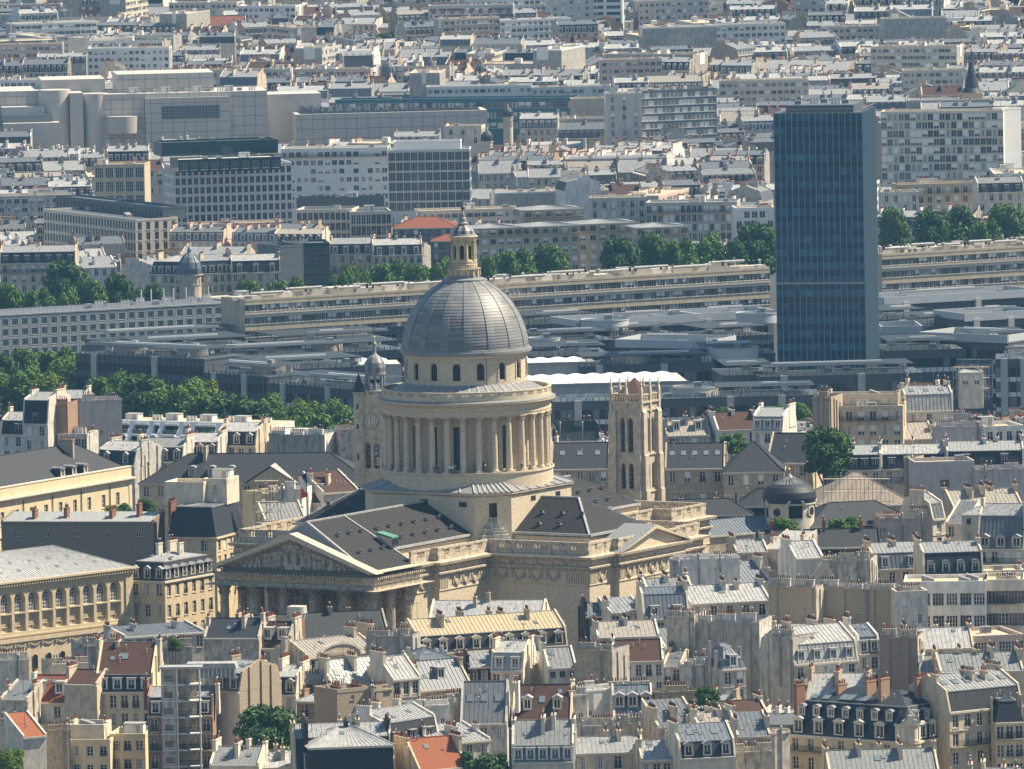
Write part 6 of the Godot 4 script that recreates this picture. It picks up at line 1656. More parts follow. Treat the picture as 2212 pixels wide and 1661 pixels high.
func college():
	var P := at_height(283, 1030, 30.0)
	var T := thing("college", "cream college with long sunlit front and big slate roof, left behind the rubble wall", "college", Vector3(P.x, 0, P.z), deg_to_rad(60))
	var S: Material = M.plaster_yellow
	var h := P.y; var w := 62.0; var d := 15.0
	var b := MB.new()
	var holes := []
	for i in 11:
		for f in 3: holes.append([w - 5.0 - i * 5.2 - 0.65, w - 5.0 - i * 5.2 + 0.65, h - 5.2 - f * 4.6, h - 2.6 - f * 4.6])
	b.wall(S, Vector3(-w, 0, 0), Vector3(1, 0, 0), w, h, holes)
	b.wall(S, Vector3(0, 0, 0), Vector3(0, 0, -1), d, h, [])
	b.wall(S, Vector3(0, 0, -d), Vector3(-1, 0, 0), w, h, [])
	b.wall(S, Vector3(-w, 0, -d), Vector3(0, 0, 1), d, h, [])
	b.box(S, Vector3(-0.9, 0, -0.9), Vector3(0.12, h, 0.12))
	part("wall", b, T)
	b = MB.new()
	b.box(S, Vector3(-w, h - 0.6, 0), Vector3(0.3, h - 0.3, 0.35)); b.box(M.stone_pale, Vector3(-w, h - 0.3, -0.5), Vector3(0.8, h, 0.8))
	b.box(S, Vector3(-w, h, -0.7), Vector3(0.1, h + 2.0, 0.05)); b.box(M.stone_pale, Vector3(-w, h + 2.0, -0.8), Vector3(0.2, h + 2.2, 0.15))
	b.box(S, Vector3(-0.6, h, -d), Vector3(0.1, h + 2.0, -0.7))
	b.box(S, Vector3(-w, h - 7.6, 0), Vector3(0.2, h - 7.2, 0.25))
	part("cornice", b, T)
	for o in holes: part("window", win(1.3, 2.6, 0, S), T, tf(Vector3(-w + (o[0] + o[1]) / 2, o[2], 0)))
	b = MB.new()
	b.t = tf(Vector3(-w / 2, 0, -0.7))
	roof_geo(b, {"w": w - 0.6, "d": d, "h": h + 1.6, "rh": 5.4, "mh": 0.0, "inset": 0.0, "rm": M.slate_grey, "sm": M.slate, "roof": "hip", "hipm": M.slate_grey})
	part("roof", b, T)
	for i in 3: part("dormer", dormer("round", 1.5, 1.7), T, tf(Vector3(-15.5 - i * 4.2, h + 2.0, -0.55)))
	part("chimney", chim(3.2, M.stone_old, 5.0), T, tf(Vector3(-13.0, h + 8.4, -6.5)))
	part("chimney", chim(3.2, M.stone_old, 5.0), T, tf(Vector3(-44.0, h + 8.4, -6.5)))
	for i in 5:
		b = MB.new(); b.lathe(M.iron, [[0.1, 0], [0.1, 14.0]], 6); part("rain_pipe", b, T, tf(Vector3(-8.0 - i * 10.4, h - 15.0, 0.15)))

func ranges():
	# slate ranges of the old schools behind the temple
	var q := {"d": 18.0, "roof": "hip", "rm": M.slate_grey, "wm": M.stone_gold, "cols": 16, "fl": 2, "sh": 4.4, "rh": 5.2, "chim": 0, "wk": [0], "corn": M.stone, "cspots": [[-11, -8, 3.2, 2.2, M.stone_old]], "ant": 0}
	var H := place(298, 800, 1043, 23.5, -7, q, "long slate roofed school range left behind the temple drum", "school_range", "building", "school ranges on the hill")
	for i in 3: part("dormer", dormer("round", 1.5, 1.7), H, tf(Vector3(-q.w / 2 + 10.5 + i * 4.0, q.h + 1.2, -2.2)))
	var b := MB.new()
	b.prism(M.stone_gold, [Vector2(-5, 0), Vector2(5, 0), Vector2(0, 3.2)], -8, 0.6)
	b.quad(M.zinc_pale, Vector3(-5.6, -0.1, 0.9), Vector3(0, 3.5, 0.9), Vector3(0, 3.5, -8), Vector3(-5.6, -0.1, -8)); b.quad(M.zinc_pale, Vector3(0, 3.5, 0.9), Vector3(5.6, -0.1, 0.9), Vector3(5.6, -0.1, -8), Vector3(0, 3.5, -8))
	part("pediment", b, H, tf(Vector3(3.5, q.h, 0)))
	place(1190, 1316, 1013, 22, -3, {"d": 14.0, "roof": "gable", "rm": M.slate_grey, "wm": M.stone_old, "cols": 5, "fl": 2, "sh": 4.4, "rh": 4.8, "chim": 0, "sky": 3, "ant": 0}, "slate roofed school wing between the drum and the square tower", "school_range", "building", "school ranges on the hill")
	place(1436, 1566, 1012, 22, -3, {"d": 14.0, "roof": "gable", "rm": M.slate_grey, "wm": M.stone_old, "cols": 4, "fl": 3, "sh": 4.6, "rh": 4.6, "chim": 0, "sky": 5, "ant": 0, "wh": 2.2}, "slate roofed school wing just right of the square tower", "school_range", "building", "school ranges on the hill")
	place(1562, 1692, 1019, 22, -3, {"d": 13.0, "roof": "hip", "rm": M.slate_grey, "wm": M.stone_old, "side": 1, "cols": 4, "fl": 2, "sh": 4.6, "rh": 5.6, "chim": 0, "ant": 0, "wh": 2.2}, "hipped slate pavilion ending the school wing, left of the big dark tree", "school_range", "building", "school ranges on the hill")
	place(1655, 1745, 1000, 21, -14, {"d": 14.0, "roof": "gable", "rm": M.slate_grey, "wm": M.stone, "cols": 4, "fl": 1, "rh": 5.6, "chim": 0, "ant": 0}, "plain slate roof rising behind the hipped pavilion", "school_range", "building", "school ranges on the hill")

func square_tower():
	var P := at_depth(1376, 1090, 1925)
	var T := thing("bell_tower", "square gothic stone tower with paired lancets and pinnacles, right of the dome", "tower", Vector3(P.x, 0, P.z - 5), deg_to_rad(-31))
	var S: Material = M.tower_stone
	var hw := 3.45; var top := 41.6
	var up := MB.new(); arch_unit(up, S, 1.15, 6.9, 0.7, null, null, true)
	for i in 7: up.box(M.slate_grey, Vector3(-0.57, 0.3 + i * 0.82, -0.65), Vector3(0.57, 0.42 + i * 0.82, -0.2))
	var lo := MB.new(); arch_unit(lo, S, 1.1, 5.2, 0.7, null, null, true)
	for i in 5: lo.box(M.slate_grey, Vector3(-0.55, 0.3 + i * 0.82, -0.65), Vector3(0.55, 0.42 + i * 0.82, -0.2))
	var um := up.mesh(); var lm := lo.mesh()
	for k in 4:
		var yaw := k * PI / 2
		var b := MB.new()
		var holes := []
		for x in [-0.9, 0.9]:
			holes.append([hw + x - 0.575, hw + x + 0.575, 31.6, 38.5]); holes.append([hw + x - 0.55, hw + x + 0.55, 24.3, 29.5])
		b.wall(S, Vector3(-hw, 0, hw), Vector3(1, 0, 0), hw * 2, top, holes)
		for y in [23.6, 31.0, 39.8]: b.box(S, Vector3(-hw, y, hw), Vector3(hw, y + 0.3, hw + 0.25), "k")
		b.box(S, Vector3(-0.2, 31.3, hw), Vector3(0.2, 40, hw + 0.15), "k")
		var f := part("tower_face", b, T, tf(Vector3.ZERO, yaw))
		for x in [-0.9, 0.9]:
			part("louvred_lancet", um, f, tf(Vector3(x, 31.6, hw - 0.01))); part("louvred_lancet", lm, f, tf(Vector3(x, 24.3, hw - 0.01)))
		b = MB.new()
		for sx in [-1, 1]:
			for st in [[0.0, 24.0, 1.1], [24.0, 31.0, 0.9], [31.0, 39.5, 0.65]]:
				b.box(S, Vector3(sx * (hw - 1.3), st[0], hw - 0.2), Vector3(sx * (hw + 0.15), st[1], hw + st[2]))
				b.prism(S, [Vector2(-0.01, 0), Vector2(st[2], 0), Vector2(-0.01, 0.9)], -0.72, 0.72) if false else null
				b.quad(S, Vector3(sx * (hw - 1.3), st[1], hw + st[2]), Vector3(sx * (hw + 0.15), st[1], hw + st[2]), Vector3(sx * (hw + 0.15), st[1] + 0.8, hw + 0.1), Vector3(sx * (hw - 1.3), st[1] + 0.8, hw + 0.1))
		part("buttress", b, f)
		b = MB.new()
		b.box(S, Vector3(-hw - 0.3, 41.4, hw - 0.4), Vector3(hw + 0.3, 41.75, hw + 0.35))
		b.box(S, Vector3(-hw, 42.9, hw - 0.25), Vector3(hw, 43.2, hw + 0.1))
		for i in 12:
			b.box(S, Vector3(-hw + i * 0.6, 41.7, hw - 0.2), Vector3(-hw + i * 0.6 + 0.18, 43.0, hw))
			b.bar(S, Vector3(-hw + i * 0.6, 42.3, hw - 0.1), Vector3(-hw + i * 0.6 + 0.6, 42.7, hw - 0.1), 0.14)
		part("parapet", b, f)
		for x in [-hw, 0.0]:
			b = MB.new()
			b.box(S, Vector3(-0.3, 39.5, hw - 0.4), Vector3(0.3, 43.8, hw + 0.3))
			b.t = tf(Vector3(0, 43.8, hw)); b.lathe(S, [[0.42, 0], [0.2, 1.0], [0.3, 1.15], [0.08, 2.0], [0.16, 2.15], [0.02, 2.5]], 4, PI / 4, TAU + PI / 4)
			part("pinnacle", b, f, tf(Vector3(x, 0, 0)))
	var r := MB.new()
	r.lathe(M.tile_brown, [[4.6, 42.2], [0.1, 46.2]], 4, PI / 4, TAU + PI / 4)
	part("roof", r, T)

func clock_tower():
	var P := at_depth(815, 1060, 1938)
	var T := thing("clock_tower", "old church tower with a clock, round stair turret and domed lantern, left of the drum", "tower", Vector3(P.x, 0, P.z), deg_to_rad(-18))
	var S: Material = M.tower_stone
	var hw := 2.7; var top := 42.5
	var am := MB.new(); arch_unit(am, S, 1.2, 5.2, 0.8, null, null)
	for i in 5: am.box(M.slate, Vector3(-0.6, 0.4 + i * 0.9, -0.7), Vector3(0.6, 0.55 + i * 0.9, -0.2))
	var amm := am.mesh()
	for k in 4:
		var b := MB.new()
		b.wall(S, Vector3(-hw, 0, hw), Vector3(1, 0, 0), hw * 2, top, [[hw - 1.5, hw - 0.3, 28.6, 33.8], [hw + 0.3, hw + 1.5, 28.6, 33.8]])
		for y in [27.5, 34.8, 41.2]: b.box(S, Vector3(-hw, y, hw), Vector3(hw, y + 0.35, hw + 0.3), "k")
		b.t = tf(Vector3(-hw, top, hw)); balustrade(b, S, hw * 2, 1.6, 1.2, 0.5, 0.3)
		var f := part("tower_face", b, T, tf(Vector3.ZERO, k * PI / 2))
		for x in [-0.9, 0.9]: part("belfry_opening", amm, f, tf(Vector3(x, 28.6, hw - 0.01)))
	var c := MB.new()
	c.t = Transform3D(Basis(Vector3.RIGHT, PI / 2), Vector3(0, 38.0, hw + 0.05))
	c.lathe(M.stone_old, [[1.55, 0], [1.55, 0.25], [1.3, 0.3]], 28, 0, TAU, true)
	c.lathe(M.stone_pale, [[1.25, 0.28], [1.25, 0.33]], 28)
	for i in 12:
		var a := TAU * i / 12
		c.t = Transform3D(Basis(Vector3(0, 0, 1), -a), Vector3(0, 38.0, hw + 0.4))
		c.box(M.iron, Vector3(-0.07, 0.78, 0), Vector3(0.07, 1.12, 0.03))
	for a in [0.05, PI + 0.12]:
		c.t = Transform3D(Basis(Vector3(0, 0, 1), a), Vector3(0, 38.0, hw + 0.43))
		c.box(M.iron, Vector3(-0.05, -0.1, 0), Vector3(0.05, 0.95, 0.03))
	part("clock", c, T)
	var t := MB.new()
	t.lathe(S, [[1.15, 0], [1.15, 43.5], [1.3, 43.6], [1.3, 43.9]], 14)
	t.lathe(M.slate, [[1.35, 43.9], [0.9, 45.2], [0.05, 47.6]], 14)
	for y in [24.0, 30.5, 36.5, 40.5]: t.box(M.iron, Vector3(-0.18, y, 1.1), Vector3(0.18, y + 1.0, 1.18))
	for y in [27.5, 34.8]: t.lathe(S, [[1.15, y], [1.35, y + 0.1], [1.35, y + 0.4], [1.15, y + 0.5]], 14, 0, TAU, false)
	part("stair_turret", t, T, tf(Vector3(-hw + 0.1, 0, hw - 0.2)))
	var l := MB.new()
	l.lathe(M.zinc_blue, [[2.3, 42.6], [2.3, 44.0], [2.0, 44.2]], 16)
	for i in 8:
		var a := TAU * (i + 0.5) / 8
		l.box(M.zinc, Vector3(sin(a) * 1.8 - 0.16, 44.2, cos(a) * 1.8 - 0.16), Vector3(sin(a) * 1.8 + 0.16, 47.0, cos(a) * 1.8 + 0.16))
	l.lathe(M.zinc, [[1.95, 47.0], [2.15, 47.2], [2.15, 47.6]], 16)
	for i in 16: l.lathe(M.zinc if i % 2 == 0 else M.zinc_dark, [[2.0, 47.6], [2.15, 48.6], [1.95, 49.6], [1.3, 50.6], [0.6, 51.1], [0.35, 51.3]], 1, TAU * i / 16, TAU * (i + 1) / 16, false)
	l.lathe(M.zinc, [[0.5, 51.2], [0.35, 51.6], [0.3, 53.0], [0.5, 53.2], [0.2, 53.8], [0.1, 54.4]], 8)
	l.lathe(M.gilt, [[0.05, 54.3], [0.3, 54.6], [0.05, 54.9]], 8)
	l.box(M.iron, Vector3(-0.05, 54.8, -0.05), Vector3(0.05, 57.2, 0.05)); l.box(M.iron, Vector3(-0.5, 56.2, -0.04), Vector3(0.5, 56.3, 0.04))
	for i in 4:
		l.t = tf(Vector3(sin(i * PI / 2) * 0.8, 45.4, cos(i * PI / 2) * 0.8)); l.lathe(M.iron, [[0.45, 0], [0.35, 0.2], [0.25, 0.7], [0.05, 0.8]], 8)
	part("lantern", l, T)
	var w := MB.new()
	w.prism(S, [Vector2(2.0, 0), Vector2(16.0, 0), Vector2(16.0, 38.0), Vector2(9.5, 36.0), Vector2(2.0, 21.0)], -16.0, 2.8)
	part("church_gable", w, T)

func chapel_dome():
	var P := at_depth(1706, 1108, 1880)
	var T := thing("chapel", "small chapel with onion-shaped slate dome and gilt ball, right", "chapel", Vector3(P.x, -3.5, P.z), deg_to_rad(-10))
	T.scale = Vector3.ONE * 1.12
	var y := P.y
	var S: Material = M.stone_pale
	var b := MB.new()
	var hol := []
	for i in 8:
		if i % 2 == 0: hol.append([TAU * i / 8 + 0.4 - 0.3, TAU * i / 8 + 0.4 + 0.3, y, y + 3.1])
	cyl_wall(b, S, 4.2, 0, y + 3.4, hol)
	b.lathe(S, [[4.2, y + 2.2], [4.5, y + 2.3], [4.5, y + 2.5], [4.2, y + 2.6]], 40, 0, TAU, false)
	part("drum", b, T)
	var am := MB.new(); arch_unit(am, S, 2.5, 3.1, 0.4, M.glass, M.iron, false, 4, 5, 0.06)
	for i in 9:
		var a := PI * i / 8; var a2 := PI * (i + 1) / 8
		if i < 8: am.bar(S, Vector3(-cos(a) * 1.6, 1.9 + sin(a) * 1.6, 0.15), Vector3(-cos(a2) * 1.6, 1.9 + sin(a2) * 1.6, 0.15), 0.45)
	var amm := am.mesh()
	var om := MB.new(); om.t = Transform3D(Basis(Vector3.RIGHT, PI / 2), Vector3.ZERO); om.lathe(S, [[0.95, -0.1], [0.95, 0.15], [0.75, 0.17]], 18, 0, TAU, false); om.lathe(M.glass, [[0.75, 0.0], [0.74, 0.05]], 18)
	var omm := om.mesh()
	for i in 8:
		var a := TAU * i / 8 + 0.4
		if i % 2 == 0: part("arched_window", amm, T, Transform3D(Basis(Vector3.UP, a), Vector3(sin(a) * 4.14, y, cos(a) * 4.14)))
		else: part("oval_window", omm, T, Transform3D(Basis(Vector3.UP, a), Vector3(sin(a) * 4.2, y + 1.1, cos(a) * 4.2)))
	b = MB.new()
	b.lathe(M.slate, [[4.5, y + 2.6], [4.7, y + 3.4], [4.5, y + 4.4], [3.8, y + 5.3], [2.9, y + 5.8]], 36, 0, TAU, false)
	b.lathe(M.zinc_dark, [[3.0, y + 5.75], [1.8, y + 6.1], [0.8, y + 6.8], [0.25, y + 7.4], [0.12, y + 8.0]], 24, 0, TAU, false)
	for i in 24:
		var a := TAU * i / 24
		b.bar(M.zinc, Vector3(sin(a) * 3.0, y + 5.8, cos(a) * 3.0), Vector3(sin(a) * 0.8, y + 6.85, cos(a) * 0.8), 0.1)
	part("dome", b, T)
	b = MB.new(); b.lathe(M.gilt, [[0.05, y + 7.9], [0.3, y + 8.2], [0.05, y + 8.5], [0.03, y + 9.8]], 10)
	part("gilt_ball", b, T)

func white_terraces():
	# a modern white building stepping back in a sloping metal front
	var P := at_height(395, 964, 12.0)
	var T := thing("terraced_block", "white sloping metal building with planted terraces, below the left trees", "apartment block", Vector3(P.x, ground_y(-P.z), P.z), deg_to_rad(-26))
	T.scale.y = 0.76
	var y := (P.y - T.position.y) / 0.76
	var w := 40.0
	var W: Material = M.white_panel
	var b := MB.new()
	b.wall(M.plaster_white, Vector3(-w / 2, 0, 0), Vector3(1, 0, 0), w, y, [])
	var prof := [Vector2(0, y), Vector2(-3.6, y + 6.2), Vector2(-16, y + 6.4), Vector2(-16, 0), Vector2(0, 0)]
	for sx in [-1, 1]:
		var f := []
		for p in prof: f.append(Vector3(sx * w / 2, p.y, p.x))
		if sx < 0: f.reverse()
		b.fan(M.plaster_white, f)
	b.quad(M.gravel_roof, Vector3(-w / 2, y + 6.3, -3.6), Vector3(w / 2, y + 6.3, -3.6), Vector3(w / 2, y + 6.3, -16), Vector3(-w / 2, y + 6.3, -16))
	part("wall", b, T)
	# sloping ribs with bays between
	var r := RandomNumberGenerator.new(); r.seed = 5
	var x := -w / 2
	while x < w / 2 - 1:
		var pw := 1.3
		b = MB.new()
		b.quad(W, Vector3(x, y, 0.05), Vector3(x + pw, y, 0.05), Vector3(x + pw, y + 6.3, -3.6), Vector3(x, y + 6.3, -3.6))
		b.quad(W, Vector3(x, y, 0.05), Vector3(x, y + 6.3, -3.6), Vector3(x, y + 6.3, -6), Vector3(x, y, -6)); b.quad(W, Vector3(x + pw, y, 0.05), Vector3(x + pw, y, -6), Vector3(x + pw, y + 6.3, -6), Vector3(x + pw, y + 6.3, -3.6))
		part("sloping_rib", b, T)
		x += pw
		var bw: float = [1.6, 3.6, 5.2, 1.4][r.randi() % 4]
		bw = minf(bw, w / 2 - x)
		for fl in 2:
			b = MB.new()
			var y0 := y + fl * 3.1; var z := -0.5 - fl * 1.8
			b.box(M.glass_pale if r.randf() < 0.3 else M.glass, Vector3(x, y0 + 0.1, z - 1.5), Vector3(x + bw, y0 + 2.5, z - 1.45))
			b.box(W, Vector3(x, y0 + 2.5, z - 1.5), Vector3(x + bw, y0 + 3.1, z - 0.6))
			b.box(W, Vector3(x, y0, z - 1.5), Vector3(x + bw, y0 + 0.12, z + 0.4))
			if bw > 3: b.box(M.steel_dark, Vector3(x, y0 + 0.12, z + 0.3), Vector3(x + bw, y0 + 1.1, z + 0.36))
			part("terrace_bay", b, T)
			if bw > 3:
				for k in 3:
					var s := MB.new(); leaf_ball(s, M.leaf, Vector3.ZERO, 0.55, 60, r); part("planter_shrub", s, T, tf(Vector3(x + bw * (k + 0.5) / 3, y0 + 1.0, z - 0.1)))
		x += bw
	b = MB.new(); b.box(W, Vector3(-w / 2, y + 6.2, -4.2), Vector3(w / 2, y + 6.9, -3.5)); part("roof_edge", b, T)
	for k in 8: part("roof_housing", house_box(2 if k % 2 else 0), T, tf(Vector3(-w / 2 + 3 + k * 4.6, y + 6.3, -9.0 - (k % 3))))

func slate_corner_block():
	var q := {"d": 16.0, "roof": "mhip", "side": 1, "wm": M.stone_gold, "sm": M.slate, "rm": M.slate, "mh": 5.4, "rh": 7.4, "inset": 2.2, "cols": 8, "dn": 6, "dk": "stone", "dw": 1.9, "dh": 2.3, "fl": 3, "balc": 1, "wk": [3, 0, 4], "chim": 0,
		"cspots": [[-12.0, -3.0, 2.2, 2.2, M.brick], [-5.6, -6, 2.4, 1.2, M.brick_buff], [0.6, -5.5, 2.6, 2.4, M.brick_buff], [4.0, -4.6, 2.4, 3.4, M.brick_buff], [8.0, -9.5, 3.2, 2.6, M.brick_buff], [9.6, -12.0, 3.4, 2.6, M.brick_buff]]}
	var H := place(1703, 1962, 1594, 15.6, -38, q, "great stone corner block with black slate roof, round dormers and brick stacks, bottom right", "corner_block", "house")
	for i in 8: part("round_dormer", dormer("round", 1.4, 1.6), H, tf(Vector3(-q.w / 2 + 2.2 + i * q.w / 8.4, q.h + 3.0, -1.05)))
	for i in 4: part("round_dormer", dormer("round", 1.4, 1.6), H, tf(Vector3(q.w / 2 - 1.05, q.h + 3.0, -3.4 - i * 3.0), PI / 2))
	for i in 4: part("skylight", skylight_mesh(1.2, 1.6), H, Transform3D(Basis(Vector3.RIGHT, 0.42), Vector3(-q.w / 2 + 9.2 + i * 1.45, q.h + 6.15, -3.4)))
	for i in 2: part("skylight", skylight_mesh(1.2, 1.2), H, Transform3D(Basis(Vector3.RIGHT, 0.42), Vector3(-q.w / 2 + 3.4 + i * 2.4, q.h + 6.0, -3.2)))
	# the rounded corner bay with its carved crest
	var b := MB.new()
	b.lathe(M.stone_gold, [[2.1, 0], [2.1, q.h - 0.4], [2.3, q.h - 0.3], [2.3, q.h]], 16)
	b.lathe(M.stone_pale, [[2.0, q.h], [2.0, q.h + 2.6], [2.25, q.h + 2.8], [2.25, q.h + 3.0]], 16)
	b.lathe(M.slate, [[2.2, q.h + 3.0], [1.6, q.h + 4.2], [0.3, q.h + 5.6]], 16)
	part("corner_bay", b, H, tf(Vector3(q.w / 2 - 1.2, 0, -1.2)))
	b = MB.new()
	b.prism(M.stone_pale, [Vector2(-1.6, 0), Vector2(1.6, 0), Vector2(1.2, 0.7), Vector2(0.5, 0.9), Vector2(0.3, 1.5), Vector2(-0.3, 1.5), Vector2(-0.5, 0.9), Vector2(-1.2, 0.7)], -0.3, 0.3)
	part("crest", b, H, tf(Vector3(q.w / 2 + 0.5, q.h + 3.0, 0.6), PI / 4))
	for i in 3:
		var a := PI / 4 + (i - 1) * 0.62
		part("bay_window", win(1.0, 2.1, 0, M.stone_pale), H, Transform3D(Basis(Vector3.UP, a), Vector3(q.w / 2 - 1.2 + sin(a) * 2.05, q.h + 0.3, -1.2 + cos(a) * 2.05)))
		for f in 3: part("bay_window", win(1.0, 2.1, 3, M.stone_gold), H, Transform3D(Basis(Vector3.UP, a), Vector3(q.w / 2 - 1.2 + sin(a) * 2.15, q.h - 3.0 - f * 3.05, -1.2 + cos(a) * 2.15)))

func near_extras():
	# brick flue tower with a concrete head, in front of the portico
	var P := at_height(643, 1395, 14.0)
	var T := thing("flue_tower", "brown brick chimney tower with flared concrete top before the portico columns", "chimney", Vector3(P.x, ground_y(-P.z), P.z), deg_to_rad(-14))
	var y := P.y - T.position.y
	var b := MB.new()
	b.box(M.brick, Vector3(-1.15, 0, -1.0), Vector3(1.15, y + 4.6, 1.0)); b.box(M.stone_old, Vector3(-1.3, 0, -0.9), Vector3(-1.15, y + 4.6, 0.9))
	part("shaft", b, T)
	b = MB.new()
	b.lathe(M.concrete, [[1.5, y + 4.5], [1.9, y + 5.6], [2.05, y + 5.9], [2.05, y + 7.2]], 4, PI / 4, TAU + PI / 4)
	part("flared_head", b, T)
	b = MB.new(); b.box(M.steel_dark, Vector3(0.8, y + 7.2, 0), Vector3(0.86, y + 14.5, 0.06)); part("mast", b, T)
	part("aerial", antenna_mesh(), T, tf(Vector3(-0.3, y + 6.0, 0)))
	# open stair loggias of the brown brick house
	P = at_height(392, 1545, 20.0)
	T = get_node("brick_house")
	b = MB.new()
	var L: Vector3 = T.transform.affine_inverse() * P
	var h: float = L.y
	for f in range(-3, 4):
		b.box(M.plaster_white, Vector3(L.x - 3.0, h + f * 2.7 - 0.2, 0.0), Vector3(L.x + 3.4, h + f * 2.7, 2.6))
		if f < 3:
			b.box(M.plaster_dirty, Vector3(L.x - 0.4, h + f * 2.7, 0.05), Vector3(L.x + 2.6, h + f * 2.7 + 2.5, 0.1))
			b.box(M.iron, Vector3(L.x - 0.5, h + f * 2.7 + 0.9, 2.5), Vector3(L.x + 3.2, h + f * 2.7 + 0.96, 2.56))
			for i in 14: b.box(M.iron, Vector3(L.x - 0.5 + i * 0.27, h + f * 2.7, 2.5), Vector3(L.x - 0.46 + i * 0.27, h + f * 2.7 + 0.93, 2.54))
			for i in 7: b.box(M.steel_dark, Vector3(L.x + 0.8 + i * 0.25, h + f * 2.7 + i * 0.36, 0.4), Vector3(L.x + 1.05 + i * 0.25, h + f * 2.7 + i * 0.36 + 0.08, 1.4))
	b.box(M.plaster_dirty, Vector3(L.x - 3.0, 0, 0.0), Vector3(L.x - 0.6, h + 8.0, 2.4))
	for x in [-0.5, 3.2]: b.box(M.plaster_white, Vector3(L.x + x, 0, 2.2), Vector3(L.x + x + 0.25, h + 8.0, 2.6))
	b.box(M.zinc_pale, Vector3(L.x - 3.3, h + 8.1, -0.4), Vector3(L.x + 3.7, h + 8.3, 2.9))
	b.box(M.zinc, Vector3(L.x + 1.2, 0, 2.6), Vector3(L.x + 1.4, h + 8.0, 2.8))
	part("stair_tower", b, T)
	for f in range(-3, 3): part("stair_window", win(1.3, 1.8, 3, M.plaster_white), T, tf(Vector3(L.x - 1.8, h + f * 2.7 + 0.4, 2.42)))
	b = MB.new()
	b.box(M.glass_pale, Vector3(-4, 0, -1.4), Vector3(4, 1.5, 1.4)); b.prism(M.zinc_pale, [Vector2(-4.3, 1.5), Vector2(4.3, 1.5), Vector2(4.0, 2.4), Vector2(-4.0, 2.4)], -1.7, 1.7)
	for i in 12: b.box(M.paint_white, Vector3(-4.05 + i * 0.72, 0, 1.38), Vector3(-3.93 + i * 0.72, 1.5, 1.46))
	part("roof_greenhouse", b, T, tf(Vector3(L.x + 4.5, h + 5.6, -6)))
	# curved pediment of the shuttered cream house
	var hs: Node3D
	for c in get_children():
		if c.has_meta("label") and str(c.get_meta("label")).contains("curved pediment, in front"): hs = c
	P = hs.transform.affine_inverse() * at_height(742, 1404, 19.5)
	b = MB.new()
	var arc := [Vector2(-4.6, 0), Vector2(4.6, 0)]
	for i in 9: arc.append(Vector2(4.6 * cos(PI * i / 8), 0.1 + 2.3 * sin(PI * i / 8)))
	b.prism(M.stone, arc, -0.6, 0.35)
	for i in 8: b.bar(M.stone_pale, Vector3(arc[2 + i].x, arc[2 + i].y, 0.3), Vector3(arc[3 + i].x, arc[3 + i].y, 0.3), 0.45)
	b.box(M.stone_old, Vector3(-2.4, 0.3, 0.35), Vector3(2.4, 0.8, 0.42))
	part("curved_pediment", b, hs, tf(Vector3(-1.0, P.y - 0.4, 0.0)))
	# scaffolds
	scaffold(at_height(577, 1175, 22.0), 4.5, 3.0, 12.0, "grey scaffold tower left of the yellow flue wall")
	scaffold(at_height(1850, 1090, 22.0), 13.0, 6.0, 5.0, "scaffold standing on the grey-brown pitched roof")
	scaffold(at_height(2098, 862, 22.0), 8.0, 6.0, 7.0, "scaffold wrapped round a pale tower at the upper right")
	P = at_height(2098, 862, 22.0)
	house({"w": 5.0, "d": 4.0, "h": 8.0, "roof": "hip", "rm": M.zinc_pale, "wm": M.plaster_cream, "fl": 1, "cols": 2, "chim": 0, "ant": 0, "seed": 3}, "pale little tower inside the scaffold at the upper right", P + Vector3(0, -2, 1), 0.0, "stair_tower", "tower", "")
	# graffiti on the narrow wall
	P = at_depth(1456, 1240, 1787.7)
	T = thing("graffiti", "dark blue spray-painted letters on the narrow wall right of the temple", "graffiti", P + Vector3(0.2, 0, 0.3), deg_to_rad(-42))
	var r := RandomNumberGenerator.new(); r.seed = 8
	var k := 0
	for ch in ["N", "Y", "R", "A", "N"]:
		var tm := TextMesh.new(); tm.text = ch; tm.font_size = 60; tm.pixel_size = 0.021; tm.depth = 0.04
		var f := SystemFont.new(); f.font_names = PackedStringArray(["Droid Sans"]); tm.font = f
		tm.material = M.blue_paint if k % 2 == 0 else M.zinc_blue
		part("letter", tm, T, tf(Vector3(0, 1.9 - k * 1.05, 0.12)))
		k += 1
	# creeper over a wall at the bottom
	P = at_height(1045, 1661, 14.0)
	T = thing("creeper", "dark green creeper smothering a wall at the bottom edge", "creeper", Vector3(P.x, P.y - 4, P.z))
	b = MB.new()
	for q in [[-2.2, 4.0, 2.1, 520], [0.6, 4.6, 2.4, 620], [2.6, 3.4, 1.9, 420], [-2.6, 6.2, 1.0, 180], [3.0, 5.8, 0.9, 140], [0.2, 1.8, 2.6, 500]]: leaf_ball(b, M.leaf_dark, Vector3(q[0], q[1], 0), q[2], q[3], r, 0.34)
	part("foliage", b, T)
	b = MB.new(); b.box(M.plaster_dirty, Vector3(-4, -10, -1.2), Vector3(4, 5.0, -0.6)); part("wall", b, T)

